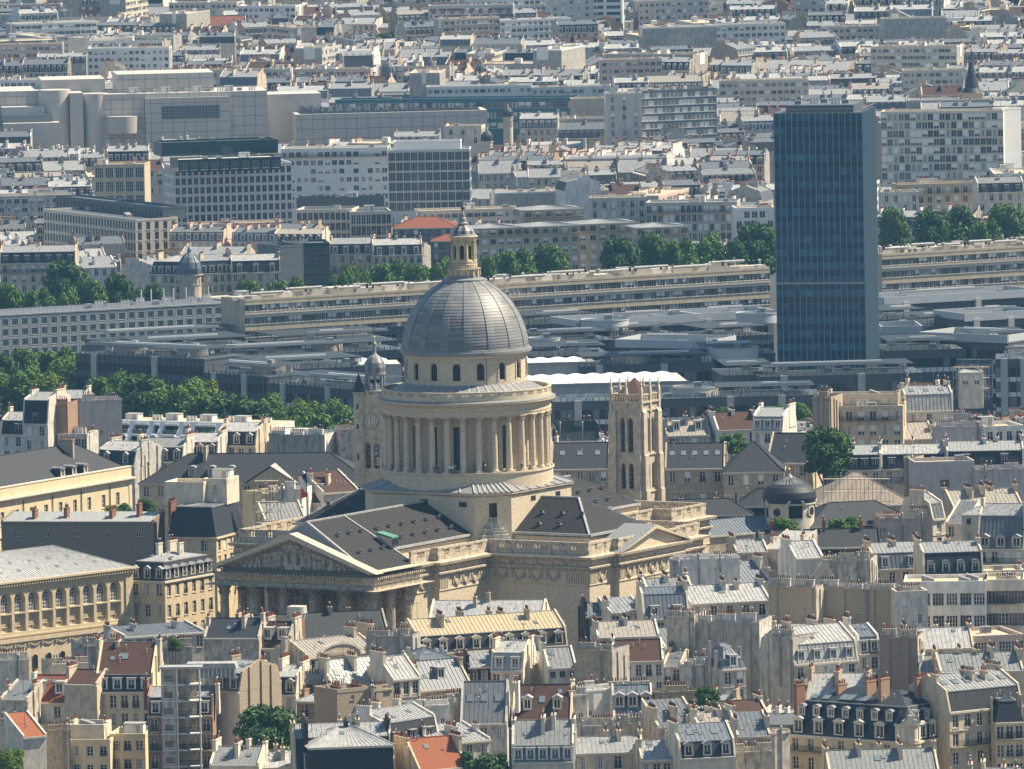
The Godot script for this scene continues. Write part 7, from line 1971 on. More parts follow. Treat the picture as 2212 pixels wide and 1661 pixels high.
func scaffold(P: Vector3, w: float, d: float, h: float, label: String):
	var T := thing("scaffold", label, "scaffold", P, deg_to_rad(-10), "scaffolds")
	for z in [0.0, -d]:
		var b := MB.new()
		var n := int(w / 1.6); var m := int(h / 1.9)
		for i in n + 1: b.bar(M.steel, Vector3(-w / 2 + w * i / n, 0, z), Vector3(-w / 2 + w * i / n, h + (i % 2) * 0.8, z), 0.09)
		for j in m + 1:
			b.bar(M.steel, Vector3(-w / 2, h * j / m, z), Vector3(w / 2, h * j / m, z), 0.08)
			if j < m:
				for i in n:
					if (i + j) % 2 == 0: b.bar(M.steel, Vector3(-w / 2 + w * i / n, h * j / m, z), Vector3(-w / 2 + w * (i + 1) / n, h * (j + 1) / m, z), 0.06)
		part("frame", b, T)
	for j in range(1, int(h / 1.9) + 1):
		var b := MB.new(); b.box(M.concrete_warm, Vector3(-w / 2, h * j / int(h / 1.9), -0.9), Vector3(w / 2, h * j / int(h / 1.9) + 0.08, -0.1)); part("deck", b, T)

# ---------- trees ----------
func leaf_ball(b: MB, m: Material, c: Vector3, R: float, n: int, r: RandomNumberGenerator, s := 0.3, squash := 0.85):
	var base: Color = {"leaf": Color(0.08, 0.155, 0.03), "leaf_dark": Color(0.045, 0.1, 0.025), "leaf_light": Color(0.13, 0.19, 0.03)}[m.resource_name]
	for i in n:
		var u := Vector3(r.randfn(), r.randfn(), r.randfn()).normalized()
		var rad := R * pow(r.randf(), 0.28)
		var p := c + Vector3(u.x, u.y * squash, u.z) * rad
		var nn := (u + Vector3(r.randfn(), r.randfn() + 0.5, r.randfn()) * 0.55).normalized()
		var a := nn.cross(Vector3(r.randfn(), r.randfn(), r.randfn())).normalized()
		var q := nn.cross(a)
		var z := s * r.randf_range(0.6, 1.3)
		var v := r.randf_range(0.7, 1.35)
		b.col = Color(base.r * v * r.randf_range(0.85, 1.2), base.g * v, base.b * v)
		b.quad(m, p - a * z, p - q * z * 0.6, p + a * z, p + q * z * 0.6)
	b.col = Color.WHITE

func crown_mesh(k: int) -> ArrayMesh:
	var key := "crown%d" % k
	if not cache.has(key):
		var r := RandomNumberGenerator.new(); r.seed = 100 + k
		var b := MB.new()
		var m: Material = [M.leaf, M.leaf_dark, M.leaf, M.leaf_light][k % 4]
		# unit crown: about 10 m across, 9 m high, base at y = 0
		for i in 34:
			var a := r.randf() * TAU; var e := r.randf_range(-0.8, 1.0)
			var rr := r.randf_range(1.8, 3.9)
			var c := Vector3(cos(a) * rr * sqrt(1 - e * e * 0.6), 4.6 + e * 3.3, sin(a) * rr * sqrt(1 - e * e * 0.6))
			leaf_ball(b, m, c, r.randf_range(1.0, 2.0), 260, r, 0.29)
		leaf_ball(b, m, Vector3(0, 4.6, 0), 3.6, 1100, r, 0.42)
		cache[key] = b.mesh()
	return cache[key]

func trunk_mesh() -> ArrayMesh:
	if not cache.has("trunk"):
		var b := MB.new()
		b.lathe(M.bark, [[0.5, 0], [0.36, 2], [0.3, 6], [0.2, 10]], 8)
		for i in 6:
			var a := TAU * i / 6
			b.bar(M.bark, Vector3(0, 5.0 + i * 0.5, 0), Vector3(cos(a) * 2.6, 8.6 + i * 0.3, sin(a) * 2.6), 0.2)
		cache.trunk = b.mesh()
	return cache.trunk

# a tree whose crown spans xl..xr in the survey picture with its top at yt; hc = height of the crown's middle above datum
func tree(xl: float, xr: float, yt: float, d: float, k: int, label: String, tallness := 1.0, high := 0.0):
	if high > 0.0:
		for i in 30: d = lerpf(d, -at_height((xl + xr) / 2, yt, ground_y(d) + high).z, 0.5)
	var P := at_depth((xl + xr) / 2, yt, d)
	var wid := (xr - xl) / FO * d
	var g := ground_y(d)
	var s := wid / (8.6 if high == 0.0 else 7.6)
	var sy := maxf(s * tallness, high * 0.62 / 9.0)
	var T := thing("tree", label, "tree", Vector3(P.x, g, P.z), k * 1.3, "trees")
	var base := P.y - g - 9.0 * sy
	part("crown", crown_mesh(k % 8), T, Transform3D(Basis(Vector3.UP, k * 0.9).scaled(Vector3(s, sy, s)), Vector3(0, base, 0)))
	var ts := maxf(base + 4.0 * sy, 3.0) / 10.0
	part("trunk", trunk_mesh(), T, Transform3D(Basis.from_scale(Vector3(clampf(s, 0.5, 1.6), ts, clampf(s, 0.5, 1.6))), Vector3.ZERO))

func trees():
	tree(503, 668, 1524, 1585, 1, "big dark round tree in a courtyard, left of centre foreground", 0.9)
	tree(-20, 56, 1612, 1530, 3, "yellow-green tree in the bottom left corner", 1.2)
	tree(1732, 1846, 922, 1985, 1, "big dark round tree right of the slate school pavilion", 1.05)
	tree(1655, 1735, 1117, 1852, 0, "small green tree below the chapel dome, left one", 0.8)
	tree(1778, 1862, 1114, 1852, 2, "small green tree below the chapel dome, right one", 0.8)
	tree(360, 398, 1377, 1690, 0, "little tree in a yard below the sandy corner house", 0.9)
	tree(218, 286, 1086, 1868, 2, "green bushy tree at the end of the dark rubble wall", 0.8)
	tree(298, 340, 1076, 1866, 0, "smaller bushy tree beside the roof boxes, left", 0.9)
	tree(1546, 1612, 934, 2030, 2, "light green tree among roofs right of the square tower", 0.8)
	tree(1500, 1558, 1482, 1600, 1, "cedar-like dark tree behind the ochre wall", 0.9)
	tree(1540, 1598, 878, 2380, 0, "small tree against the dark glass faculty, left one", 0.9)
	tree(1640, 1700, 872, 2380, 2, "small tree against the dark glass faculty, middle one", 0.9)
	tree(1690, 1760, 868, 2370, 0, "small tree against the dark glass faculty, right one", 0.9)
	# belt in front of the faculty, left
	for q in [[-30, 40, 762, 2360, 1], [20, 92, 752, 2400, 0], [62, 165, 748, 2420, 2], [100, 215, 778, 2370, 0], [148, 242, 790, 2350, 1], [256, 352, 768, 2440, 0], [262, 372, 808, 2370, 1], [330, 440, 820, 2340, 4], [438, 560, 789, 2390, 5], [448, 580, 852, 2330, 1], [240, 300, 800, 2380, 6], [606, 690, 858, 2360, 3], [640, 772, 882, 2310, 2], [700, 778, 870, 2340, 0], [585, 650, 885, 2300, 6], [-10, 90, 790, 2400, 4], [60, 160, 800, 2400, 3], [180, 270, 806, 2400, 2], [240, 340, 790, 2400, 4], [380, 470, 812, 2400, 3], [520, 610, 850, 2400, 4], [400, 500, 845, 2400, 2], [650, 740, 862, 2400, 4], [100, 190, 765, 2420, 3], [320, 410, 780, 2420, 6]]:
		belt += 1
		tree(q[0], q[1], q[2], q[3], q[4], "leafy green tree before the dark faculty, %s from the left edge" % ORD[belt], 1.0, 22.0)
	belt = 0
	for q in [[-20, 60, 610, 2790, 0], [40, 110, 618, 2780, 2], [98, 190, 562, 2830, 1], [100, 170, 620, 2790, 4], [160, 240, 600, 2800, 0], [225, 290, 590, 2850, 1], [285, 355, 615, 2800, 5], [505, 580, 602, 2780, 0], [570, 660, 595, 2790, 2], [715, 765, 575, 2790, 4], [740, 800, 570, 2800, 6], [790, 880, 558, 2800, 2], [870, 935, 570, 2790, 0], [910, 975, 556, 2800, 4], [1030, 1080, 552, 2800, 0], [1062, 1150, 532, 2810, 2], [1150, 1236, 526, 2810, 0], [1300, 1382, 510, 2820, 1], [1376, 1450, 502, 2830, 0], [1420, 1500, 510, 2820, 2], [1475, 1560, 502, 2830, 4], [1540, 1612, 520, 2820, 5], [1590, 1690, 480, 2850, 1], [1898, 1968, 448, 2870, 0], [1976, 2050, 452, 2860, 1], [2020, 2105, 446, 2870, 5], [2090, 2160, 470, 2850, 2], [2130, 2230, 440, 2870, 0]]:
		belt += 1
		tree(q[0], q[1], q[2], q[3], q[4], "green riverside tree behind the long faculty range, %s from the left" % ORD[belt], 1.0, 31.0)
	belt = 0
	for q in [[648, 700, 74, 3950, 1], [690, 748, 68, 3980, 0], [795, 850, 72, 3950, 5], [838, 895, 66, 3960, 1], [880, 930, 64, 3970, 2], [1945, 2005, -4, 4150, 1], [1985, 2040, 2, 4140, 5], [2085, 2130, 4, 4130, 0], [110, 135, 95, 3900, 2], [95, 120, 20, 4080, 1], [300, 345, 128, 3800, 2], [560, 600, 150, 3800, 0], [1290, 1330, 120, 3900, 4], [1320, 1365, 112, 3900, 1], [1450, 1500, 60, 4100, 2], [1600, 1640, 150, 3800, 0], [1850, 1890, 95, 4000, 3], [2150, 2200, 60, 4100, 1], [2000, 2040, 130, 3850, 4], [480, 520, 20, 4200, 1]]:
		belt += 1
		tree(q[0], q[1], q[2], q[3], q[4], "far green tree among the upper roofs, %s from the left of its row" % ORD[belt], 0.85, 19.0)
var belt := 0
const ORD := ["", "first", "second", "third", "fourth", "fifth", "sixth", "seventh", "eighth", "ninth", "tenth", "eleventh", "twelfth", "thirteenth", "fourteenth", "fifteenth", "sixteenth", "seventeenth", "eighteenth", "nineteenth", "twentieth", "twenty-first", "twenty-second", "twenty-third", "twenty-fourth", "twenty-fifth", "twenty-sixth", "twenty-seventh", "twenty-eighth", "twenty-ninth", "thirtieth"]

# ---------- the river quarter: faculty, tower, slabs ----------
func glass_tower():
	var P := at_depth(1767, 244, 2530)
	var s := 23.2
	var T := thing("glass_tower", "dark blue glass office tower with thin pale mullions, right of centre", "tower", Vector3(P.x, -27, P.z), deg_to_rad(-10))
	var h := P.y + 27.0
	var b := MB.new()
	b.box(M.steel_dark, Vector3(-s / 2, 0, -s), Vector3(s / 2, h, 0), "b")
	part("core", b, T)
	var r := RandomNumberGenerator.new(); r.seed = 3
	var kinds := []
	var tgm := []
	for i in 6:
		var m := StandardMaterial3D.new()
		var f: float = [0.9, 1.25, 1.7, 2.2, 2.9, 4.2][i]
		m.albedo_color = Color(0.024 * f, 0.066 * f, 0.098 * f).linear_to_srgb(); m.roughness = 0.12; m.metallic_specular = 0.3; m.resource_name = "tower_glass_%d" % i; tgm.append(m)
		var q := MB.new(); q.box(m, Vector3(-0.72, 0, 0), Vector3(0.72, 1.66, 0.06), "kb"); kinds.append(q.mesh())
	var nb := 15; var fh := 1.76
	var tg := [tgm[1], tgm[2], tgm[3]]
	var rest := MB.new()
	var used_panes := 0
	for f in 42:
		var row := r.randf_range(-0.7, 0.7)
		for i in nb:
			var k := clampi(int(2.2 + row + r.randfn() * 0.75), 0, 5)
			if f % 2 == 1: k = maxi(0, k - 2)
			var x := -s / 2 + s * (i + 0.5) / nb
			var y := h - 1.9 - f * fh
			var big := s / nb / 1.5
			if used_panes < 300:
				part("pane", kinds[k], T, Transform3D(Basis.from_scale(Vector3(big, 1, 1)), Vector3(x, y, 0.02)))
				used_panes += 1
			else:
				rest.t = Transform3D(Basis.from_scale(Vector3(big, 1, 1)), Vector3(x, y, 0.02))
				rest.box(tgm[k], Vector3(-0.72, 0, 0), Vector3(0.72, 1.66, 0.06), "kb")
	rest.t = Transform3D()
	for sd in [1, -1]:
		for f in 42:
			for i in nb:
				var z := -s * (i + 0.5) / nb
				rest.box(tg[(i * 7 + f * 3) % 3], Vector3(sd * s / 2, h - 1.9 - f * fh, z - 0.72), Vector3(sd * (s / 2 + 0.06), h - 0.24 - f * fh, z + 0.72))
	var rs := part("pane_field", rest, T); rs.set_meta("kind", "stuff")
	var fin := MB.new(); fin.box(M.mullion_blue, Vector3(-0.1, 0, 0), Vector3(0.1, h - 4, 0.3), "kb")
	var fm := fin.mesh()
	for i in nb + 1:
		part("mullion", fm, T, tf(Vector3(-s / 2 + s * i / nb, 4.2, 0)))
		part("mullion", fm, T, tf(Vector3(s / 2, 4.2, -s * i / nb), PI / 2))
	b = MB.new(); b.box(M.steel, Vector3(-s / 2, h - 44.5, 0.05), Vector3(s / 2, h - 44.0, 0.16)); part("pale_band", b, T)
	b = MB.new()
	b.box(M.steel_dark, Vector3(-s / 2 + 3, h - 0.2, -s + 1), Vector3(s / 2 - 2.5, h + 1.9, -1.6)); b.box(M.zinc_dark, Vector3(-s / 2 + 3.6, h + 1.6, -s + 2), Vector3(s / 2 - 3, h + 1.95, -2.2))
	part("roof_plant", b, T)
	b = MB.new()
	for i in 30: b.box(M.steel, Vector3(-s / 2 + i * 0.8, h - 0.2, -0.2), Vector3(-s / 2 + i * 0.8 + 0.07, h + 1.1, -0.13)); b.box(M.steel, Vector3(s / 2 - 0.2, h - 0.2, -i * 0.77), Vector3(s / 2 - 0.13, h + 1.1, -i * 0.77 - 0.07))
	b.box(M.steel, Vector3(-s / 2, h + 1.0, -0.2), Vector3(s / 2, h + 1.1, -0.1)); b.box(M.steel, Vector3(s / 2 - 0.2, h + 1.0, -s), Vector3(s / 2 - 0.1, h + 1.1, 0))
	part("roof_rail", b, T)
	for i in 5: part("roof_unit", house_box(1 + i % 2), T, tf(Vector3(-6 + i * 3.0, h + 1.9, -6 - (i % 3) * 3)))

# a bar of the faculty: dark fins, pale spandrels, machinery and slatted shades on the roof
func faculty(xl: float, xr: float, y: float, he: float, yaw_deg: float, d: float, label: String, o := {}):
	var P := at_height((xl + xr) / 2, y, he)
	var yaw := deg_to_rad(yaw_deg)
	var w := (xr - xl) / FO * -P.z / cos(yaw)
	var g := ground_y(-P.z)
	var T := thing("faculty_building", label, "faculty", Vector3(P.x, g, P.z), yaw, "dark bars of the faculty")
	taken.append([P.x - sin(yaw) * d * 0.5, P.z - cos(yaw) * d * 0.5, w / 2, d / 2, yaw, he])
	var h := P.y - g
	var hw := w / 2
	var r := RandomNumberGenerator.new(); r.seed = int(xl + y)
	var b := MB.new()
	b.box(M.steel_dark, Vector3(-hw, 0, -d), Vector3(hw, h, 0), "b")
	b.box(M.slat, Vector3(-hw - 0.1, h - 0.1, -d - 0.1), Vector3(hw + 0.1, h + 0.35, 0.1))
	part("body", b, T)
	var n := maxi(2, int(w / 1.6))
	var key := "fac%d" % int(h)
	if not cache.has(key):
		var m := MB.new(); m.box(M.glass, Vector3(-0.72, 0, 0), Vector3(0.72, 2.3, 0.05), "kb"); cache[key + "g"] = m.mesh()
		m = MB.new(); m.box(M.glass_pale, Vector3(-0.72, 0, 0), Vector3(0.72, 2.3, 0.05), "kb"); cache[key + "p"] = m.mesh()
		m = MB.new(); m.box(M.white_panel, Vector3(-0.72, 0, 0), Vector3(0.72, 1.15, 0.08), "kb"); cache[key + "s"] = m.mesh()
		m = MB.new(); m.box(M.steel_dark, Vector3(-0.08, 0, 0), Vector3(0.08, minf(h - 2, 17), 0.24), "kb"); cache[key] = m.mesh()
	var sc := w / n / 1.6
	var dark: bool = o.get("dark", false)
	for i in n:
		var x := -hw + w * (i + 0.5) / n
		for f in o.get("fl", 3):
			var yy: float = h - 4.2 - f * 3.9
			part("window", cache[key + ("p" if r.randf() < 0.28 and not dark else "g")], T, Transform3D(Basis.from_scale(Vector3(sc, 1, 1)), Vector3(x, yy, 0.02)))
			if not dark: part("spandrel", cache[key + "s"], T, Transform3D(Basis.from_scale(Vector3(sc, 1, 1)), Vector3(x, yy - 1.35, 0.02)))
		part("fin", cache[key], T, tf(Vector3(x - w / n / 2, h - minf(h - 2, 17) + 1.2, 0)))
	if o.get("stair", true):
		b = MB.new(); b.box(M.concrete, Vector3(hw * 0.2, h - 18, 0), Vector3(hw * 0.2 + 1.8, h + 0.5, 0.7)); part("pale_stair_strip", b, T)
		b = MB.new(); b.box(M.concrete, Vector3(-hw * 0.75, h - 18, 0), Vector3(-hw * 0.75 + 1.8, h + 0.5, 0.7)); part("pale_stair_strip", b, T)
	# slatted shade on legs
	if o.get("pergola", true):
		b = MB.new()
		var k := int(d / 0.9)
		for i in k: b.box(M.slat, Vector3(-hw + 1, h + 2.6, -1.0 - i * 0.85), Vector3(hw * o.get("reach", 0.9), h + 2.72, -1.45 - i * 0.85))
		for i in int(w / 5.0): b.box(M.steel_dark, Vector3(-hw + 2 + i * 5.0, h, -1.2), Vector3(-hw + 2.15 + i * 5.0, h + 2.6, -1.35))
		part("slatted_shade", b, T)
	b = MB.new()
	for i in 3:
		var z := -2.5 - i * d * 0.22
		var a := r.randf_range(-hw + 2, 0); var c := r.randf_range(2, hw - 2)
		b.bar(M.white_panel if i == 1 else M.steel, Vector3(a, h + (3.1 if i < 2 else 0.8), z), Vector3(c, h + (3.1 if i < 2 else 0.8), z), 0.5)
	part("roof_duct", b, T)
	for i in int(w / 5.0):
		part("roof_unit", house_box(1 + r.randi() % 2), T, tf(Vector3(r.randf_range(-hw + 2, hw - 2), h + 0.3, -r.randf_range(2, d - 2)), 0.0))
	if o.has("screen"):
		b = MB.new()
		var sh: float = o.screen
		for e in [[Vector3(-hw, h, 0.1), Vector3(hw, h + sh, 0.4)], [Vector3(-hw, h, -d), Vector3(hw, h + sh, -d + 0.3)], [Vector3(-hw - 0.1, h, -d), Vector3(-hw + 0.2, h + sh, 0.1)], [Vector3(hw - 0.2, h, -d), Vector3(hw + 0.1, h + sh, 0.1)]]: b.box(M.grey_panel, e[0], e[1])
		part("parapet_screen", b, T)
	if o.has("drum"):
		for q in o.drum:
			b = MB.new()
			b.lathe(q[3], [[q[2], h - 0.2], [q[2], h + q[4]], [q[2] + 0.15, h + q[4]], [q[2] + 0.15, h + q[4] + 0.25]], 32, 0, TAU, false); b.lathe(M.slat, [[q[2], h + q[4] - 0.1], [0.1, h + q[4]]], 32, 0, TAU, false)
			part("round_stair_head", b, T, tf(Vector3(q[0] * hw, 0, q[1] * d)))
			part("roof_unit", house_box(1), T, tf(Vector3(q[0] * hw + 1, h + q[4] + 0.2, q[1] * d)))
	return T

func faculty_all():
	var G: Material = M.concrete; var W: Material = M.grey_panel
	faculty(160, 445, 772, 1, -38, 17, "dark finned faculty bar behind the left trees", {"dark": true, "fl": 3, "drum": [[-0.45, -0.5, 4.2, G, 2.3], [0.5, -0.5, 4.2, G, 2.3]]})
	faculty(440, 582, 812, 0, -46, 17, "dark faculty bar with a pale stair strip above the middle left trees", {"dark": true, "drum": [[0.1, -0.6, 4.4, M.plaster_pink, 2.3]]})
	faculty(580, 790, 838, 0, -50, 17, "faculty bar with rows of white spandrels left of the clock tower", {})
	faculty(235, 520, 735, 1, 24, 17, "faculty roof with slatted shades below the patterned glass building", {"fl": 1})
	faculty(480, 880, 716, 1, 22, 17, "long slatted faculty roof below the beige range, left of the dome", {"fl": 1, "drum": [[-0.2, -0.4, 5.0, W, 2.3]]})
	faculty(420, 880, 768, 0, 22, 17, "faculty roof full of ducts left of the dome base", {"fl": 1, "drum": [[-0.85, -0.5, 4.2, G, 2.3], [0.35, -0.5, 4.2, M.plaster_pink, 2.3]]})
	faculty(1130, 1330, 740, 1, 16, 17, "slatted faculty roof right of the dome", {"fl": 2, "drum": [[-0.7, -0.4, 4.0, M.plaster_pink, 2.3], [-0.8, 0.6, 4.5, W, 2.3]]})
	faculty(1245, 1512, 702, 2, 24, 17, "grey screened faculty bar right of the dome, farther one", {"fl": 1, "screen": 2.2, "pergola": false, "drum": [[-0.65, 0.25, 6.4, W, 2.3]]})
	faculty(1330, 1535, 752, 2, -24, 17, "grey screened faculty bar right of the dome, nearer one", {"fl": 1, "screen": 2.2, "pergola": false, "stair": false})
	faculty(1500, 1672, 690, 2, 24, 17, "grey screened faculty bar just left of the glass tower", {"fl": 1, "screen": 2.2, "pergola": false, "drum": [[0.2, 0.6, 6.0, W, 2.3]]})
	faculty(1505, 1675, 768, 1, 4, 17, "black finned faculty bar at the glass tower's left foot", {"fl": 3, "dark": true, "drum": [[-0.1, 0.2, 6.6, W, 2.3]]})
	faculty(1250, 1545, 790, 0, 6, 17, "faculty bar behind the white cushion roof", {"fl": 2, "drum": [[-0.2, -0.4, 4.6, M.plaster_pink, 2.3]]})
	faculty(1196, 1545, 866, -1, 7, 17, "faculty bar with white spandrels right of the drum", {"fl": 3, "pergola": false, "drum": [[0.8, -0.5, 6.2, G, 2.3]]})
	faculty(1540, 1775, 858, -1, 3, 17, "dark glass faculty bar above the three small trees", {"fl": 3, "dark": true})
	faculty(1640, 1995, 812, 0, 6, 17, "slatted faculty roof along the glass tower's foot", {"fl": 2})
	faculty(1905, 1992, 722, 1, 4, 17, "short faculty bar right behind the glass tower", {"fl": 3, "screen": 2.2, "pergola": false})
	faculty(1990, 2175, 738, 1, -36, 17, "faculty bar with white spandrel rows at the right", {"fl": 4, "screen": 2.2, "pergola": false, "stair": false})
	faculty(2080, 2240, 690, 2, 26, 17, "grey screened faculty bar at the right edge", {"fl": 2, "screen": 2.2, "pergola": false})
	faculty(1905, 2240, 650, 2, 26, 17, "long grey screened faculty bar below the beige range at the right", {"fl": 1, "screen": 2.2, "pergola": false})
	faculty(2150, 2240, 778, 0, -4, 17, "faculty end block with blue-grey windows at the right edge", {"fl": 4, "pergola": false})
	var k := 0
	for q in [[1130, 1290, 700, 24], [1290, 1480, 728, 24], [1150, 1320, 770, 8], [1520, 1672, 728, 24], [1560, 1680, 812, 6], [1905, 2010, 690, 24], [2000, 2110, 704, 24], [1910, 2080, 758, 6], [2100, 2240, 742, 10], [600, 860, 742, 22], [560, 800, 798, 22], [300, 560, 754, 22]]:
		faculty(q[0], q[1], q[2], 0, q[3], 22, "low slatted roof of the dark campus, %s of its row" % ORD[k + 1], {"fl": 1, "stair": false})
		k += 1
	# painted black wall with a pale grimacing mouth
	var P := at_height(2105, 795, -2.0)
	var T := thing("mural_wall", "black wall with a pale painted grimace at the right", "wall", Vector3(P.x, ground_y(-P.z), P.z), deg_to_rad(-4))
	var h := P.y - T.position.y
	var b := MB.new(); b.box(M.steel_dark, Vector3(-4.6, 0, -1), Vector3(4.6, h + 2.2, 0)); part("wall", b, T)
	b = MB.new()
	var pts := []
	for i in 13: pts.append(Vector2(-3.4 * cos(PI * i / 12), h - 6 + 6.6 * sin(PI * i / 12)))
	for i in 12:
		var c0: Vector2 = pts[i]; var c1: Vector2 = pts[i + 1]
		var a0 := Vector2(c0.x * 0.62, (c0.y - h + 6) * 0.66 + h - 6 + (0.7 if i % 2 else 0.0)); var a1 := Vector2(c1.x * 0.62, (c1.y - h + 6) * 0.66 + h - 6 + (0.0 if i % 2 else 0.7))
		b.quad(M.concrete, Vector3(a0.x, a0.y, 0.03), Vector3(a1.x, a1.y, 0.03), Vector3(c1.x, c1.y, 0.03), Vector3(c0.x, c0.y, 0.03))
	part("painting", b, T)
	# white cushions over the courtyard
	for q in [[1120, 1290, 782, 1.5, 14.0, "smaller white cushion roof beside the dome base"], [1130, 1490, 826, 1.5, 30.0, "large white inflated cushion roof right of the dome base"], [772, 868, 786, 0.5, 18.0, "sliver of white cushion roof left of the dome base"]]:
		P = at_height((q[0] + q[1]) / 2.0, q[2], q[3])
		var w: float = (q[1] - q[0]) / FO * -P.z
		T = thing("cushion_roof", q[5], "roof", P, deg_to_rad(5))
		var nx := int(w / 4.4); var nz := int(q[4] / 4.4)
		var cell := MB.new()
		for i in 6:
			for j in 6:
				var f := func(u: float, v: float): return Vector3((u - 0.5) * 4.3, 0.5 * sin(PI * u) * sin(PI * v), (v - 0.5) * 4.3)
				cell.quad(M.membrane, f.call(i / 6.0, (j + 1) / 6.0), f.call((i + 1) / 6.0, (j + 1) / 6.0), f.call((i + 1) / 6.0, j / 6.0), f.call(i / 6.0, j / 6.0))
		var cm := cell.mesh()
		for i in nx:
			for j in nz: part("cushion", cm, T, tf(Vector3(-w / 2 + 4.4 * (i + 0.5), 0, -4.4 * (j + 0.5))))
		b = MB.new(); b.box(M.steel, Vector3(-w / 2, -0.5, 0), Vector3(w / 2, -0.1, 0.3)); b.box(M.concrete, Vector3(-w / 2, -22, -q[4]), Vector3(w / 2, -0.5, -0.2)); part("frame", b, T)

func patterned_building():
	var P := at_depth(252, 668, 2690)
	var T := thing("patterned_building", "glass building faced with square ornamental screens, left", "building", Vector3(P.x, -27, P.z), deg_to_rad(26))
	var w := 70.0; var h := P.y + 27.0; var d := 20.0
	taken.append([P.x - 5, P.z - 9, w / 2, d / 2 + 2, deg_to_rad(26), P.y])
	var b := MB.new()
	b.box(M.zinc_dark, Vector3(-w / 2, 0, -d), Vector3(w / 2, h, 0), "b"); b.box(M.stone, Vector3(w / 2, 0, -d), Vector3(w / 2 + 7.5, h + 0.6, 0.1))
	b.box(M.zinc_pale, Vector3(-w / 2 - 0.2, h - 0.2, -0.5), Vector3(w / 2 + 0.2, h + 0.2, 0.3)); b.box(M.zinc_dark, Vector3(-w / 2, h, -d), Vector3(w / 2, h + 0.1, -0.5))
	part("body", b, T)
	var c := MB.new()
	c.box(M.zinc_blue, Vector3(-1.4, 0, 0), Vector3(1.4, 2.75, 0.05), "kb")
	c.box(M.glass_pale, Vector3(-1.0, 0.37, 0.05), Vector3(1.0, 2.37, 0.08), "kb")
	for e in [[-1.08, 1.08, 2.33, 2.47], [-1.08, 1.08, 0.28, 0.42], [-1.08, -0.94, 0.3, 2.45], [0.94, 1.08, 0.3, 2.45], [-1.4, 1.4, 2.64, 2.8], [-1.48, -1.34, 0, 2.75]]: c.box(M.white_panel, Vector3(e[0], e[2], 0.05), Vector3(e[1], e[3], 0.16), "k")
	c.t = Transform3D(Basis(Vector3.RIGHT, PI / 2), Vector3(0, 1.37, 0.08)); c.lathe(M.iron, [[0.3, 0], [0.3, 0.05]], 10)
	for i in 12:
		var a := TAU * i / 12
		c.t = tf(Vector3(cos(a) * 0.72, 1.37 + sin(a) * 0.72, 0)); c.box(M.iron, Vector3(-0.06, -0.06, 0.08), Vector3(0.06, 0.06, 0.11), "k")
	c.t = Transform3D()
	var cm := c.mesh()
	for i in 24:
		for j in 6: part("screen_panel", cm, T, Transform3D(Basis.from_scale(Vector3(w / 24 / 2.8, 1, 1)), Vector3(-w / 2 + w * (i + 0.5) / 24, h - 3.3 - j * 2.8, 0.05)))
	b = MB.new()
	for k in 3:
		for i in 30: b.box(M.steel, Vector3(-w / 2 + i * 2.4, h + 0.2, -1.0 - k * 2.5), Vector3(-w / 2 + i * 2.4 + 0.08, h + 1.3, -1.08 - k * 2.5))
		b.box(M.steel, Vector3(-w / 2, h + 1.2, -1.1 - k * 2.5), Vector3(w / 2, h + 1.32, -1.0 - k * 2.5))
	part("roof_rail", b, T)
	for i in 12: part("roof_unit", house_box(1 + i % 2), T, tf(Vector3(-w / 2 + 30 + i * 3.4, h + 0.2, -8 - (i % 3) * 2.5)))
	for i in 7:
		b = MB.new(); b.box(M.paint_white, Vector3(-0.14, 0, -0.14), Vector3(0.14, 4.2, 0.14)); part("phone_mast", b, T, tf(Vector3(12 + i * 3.4, h, -10 - i % 2)))

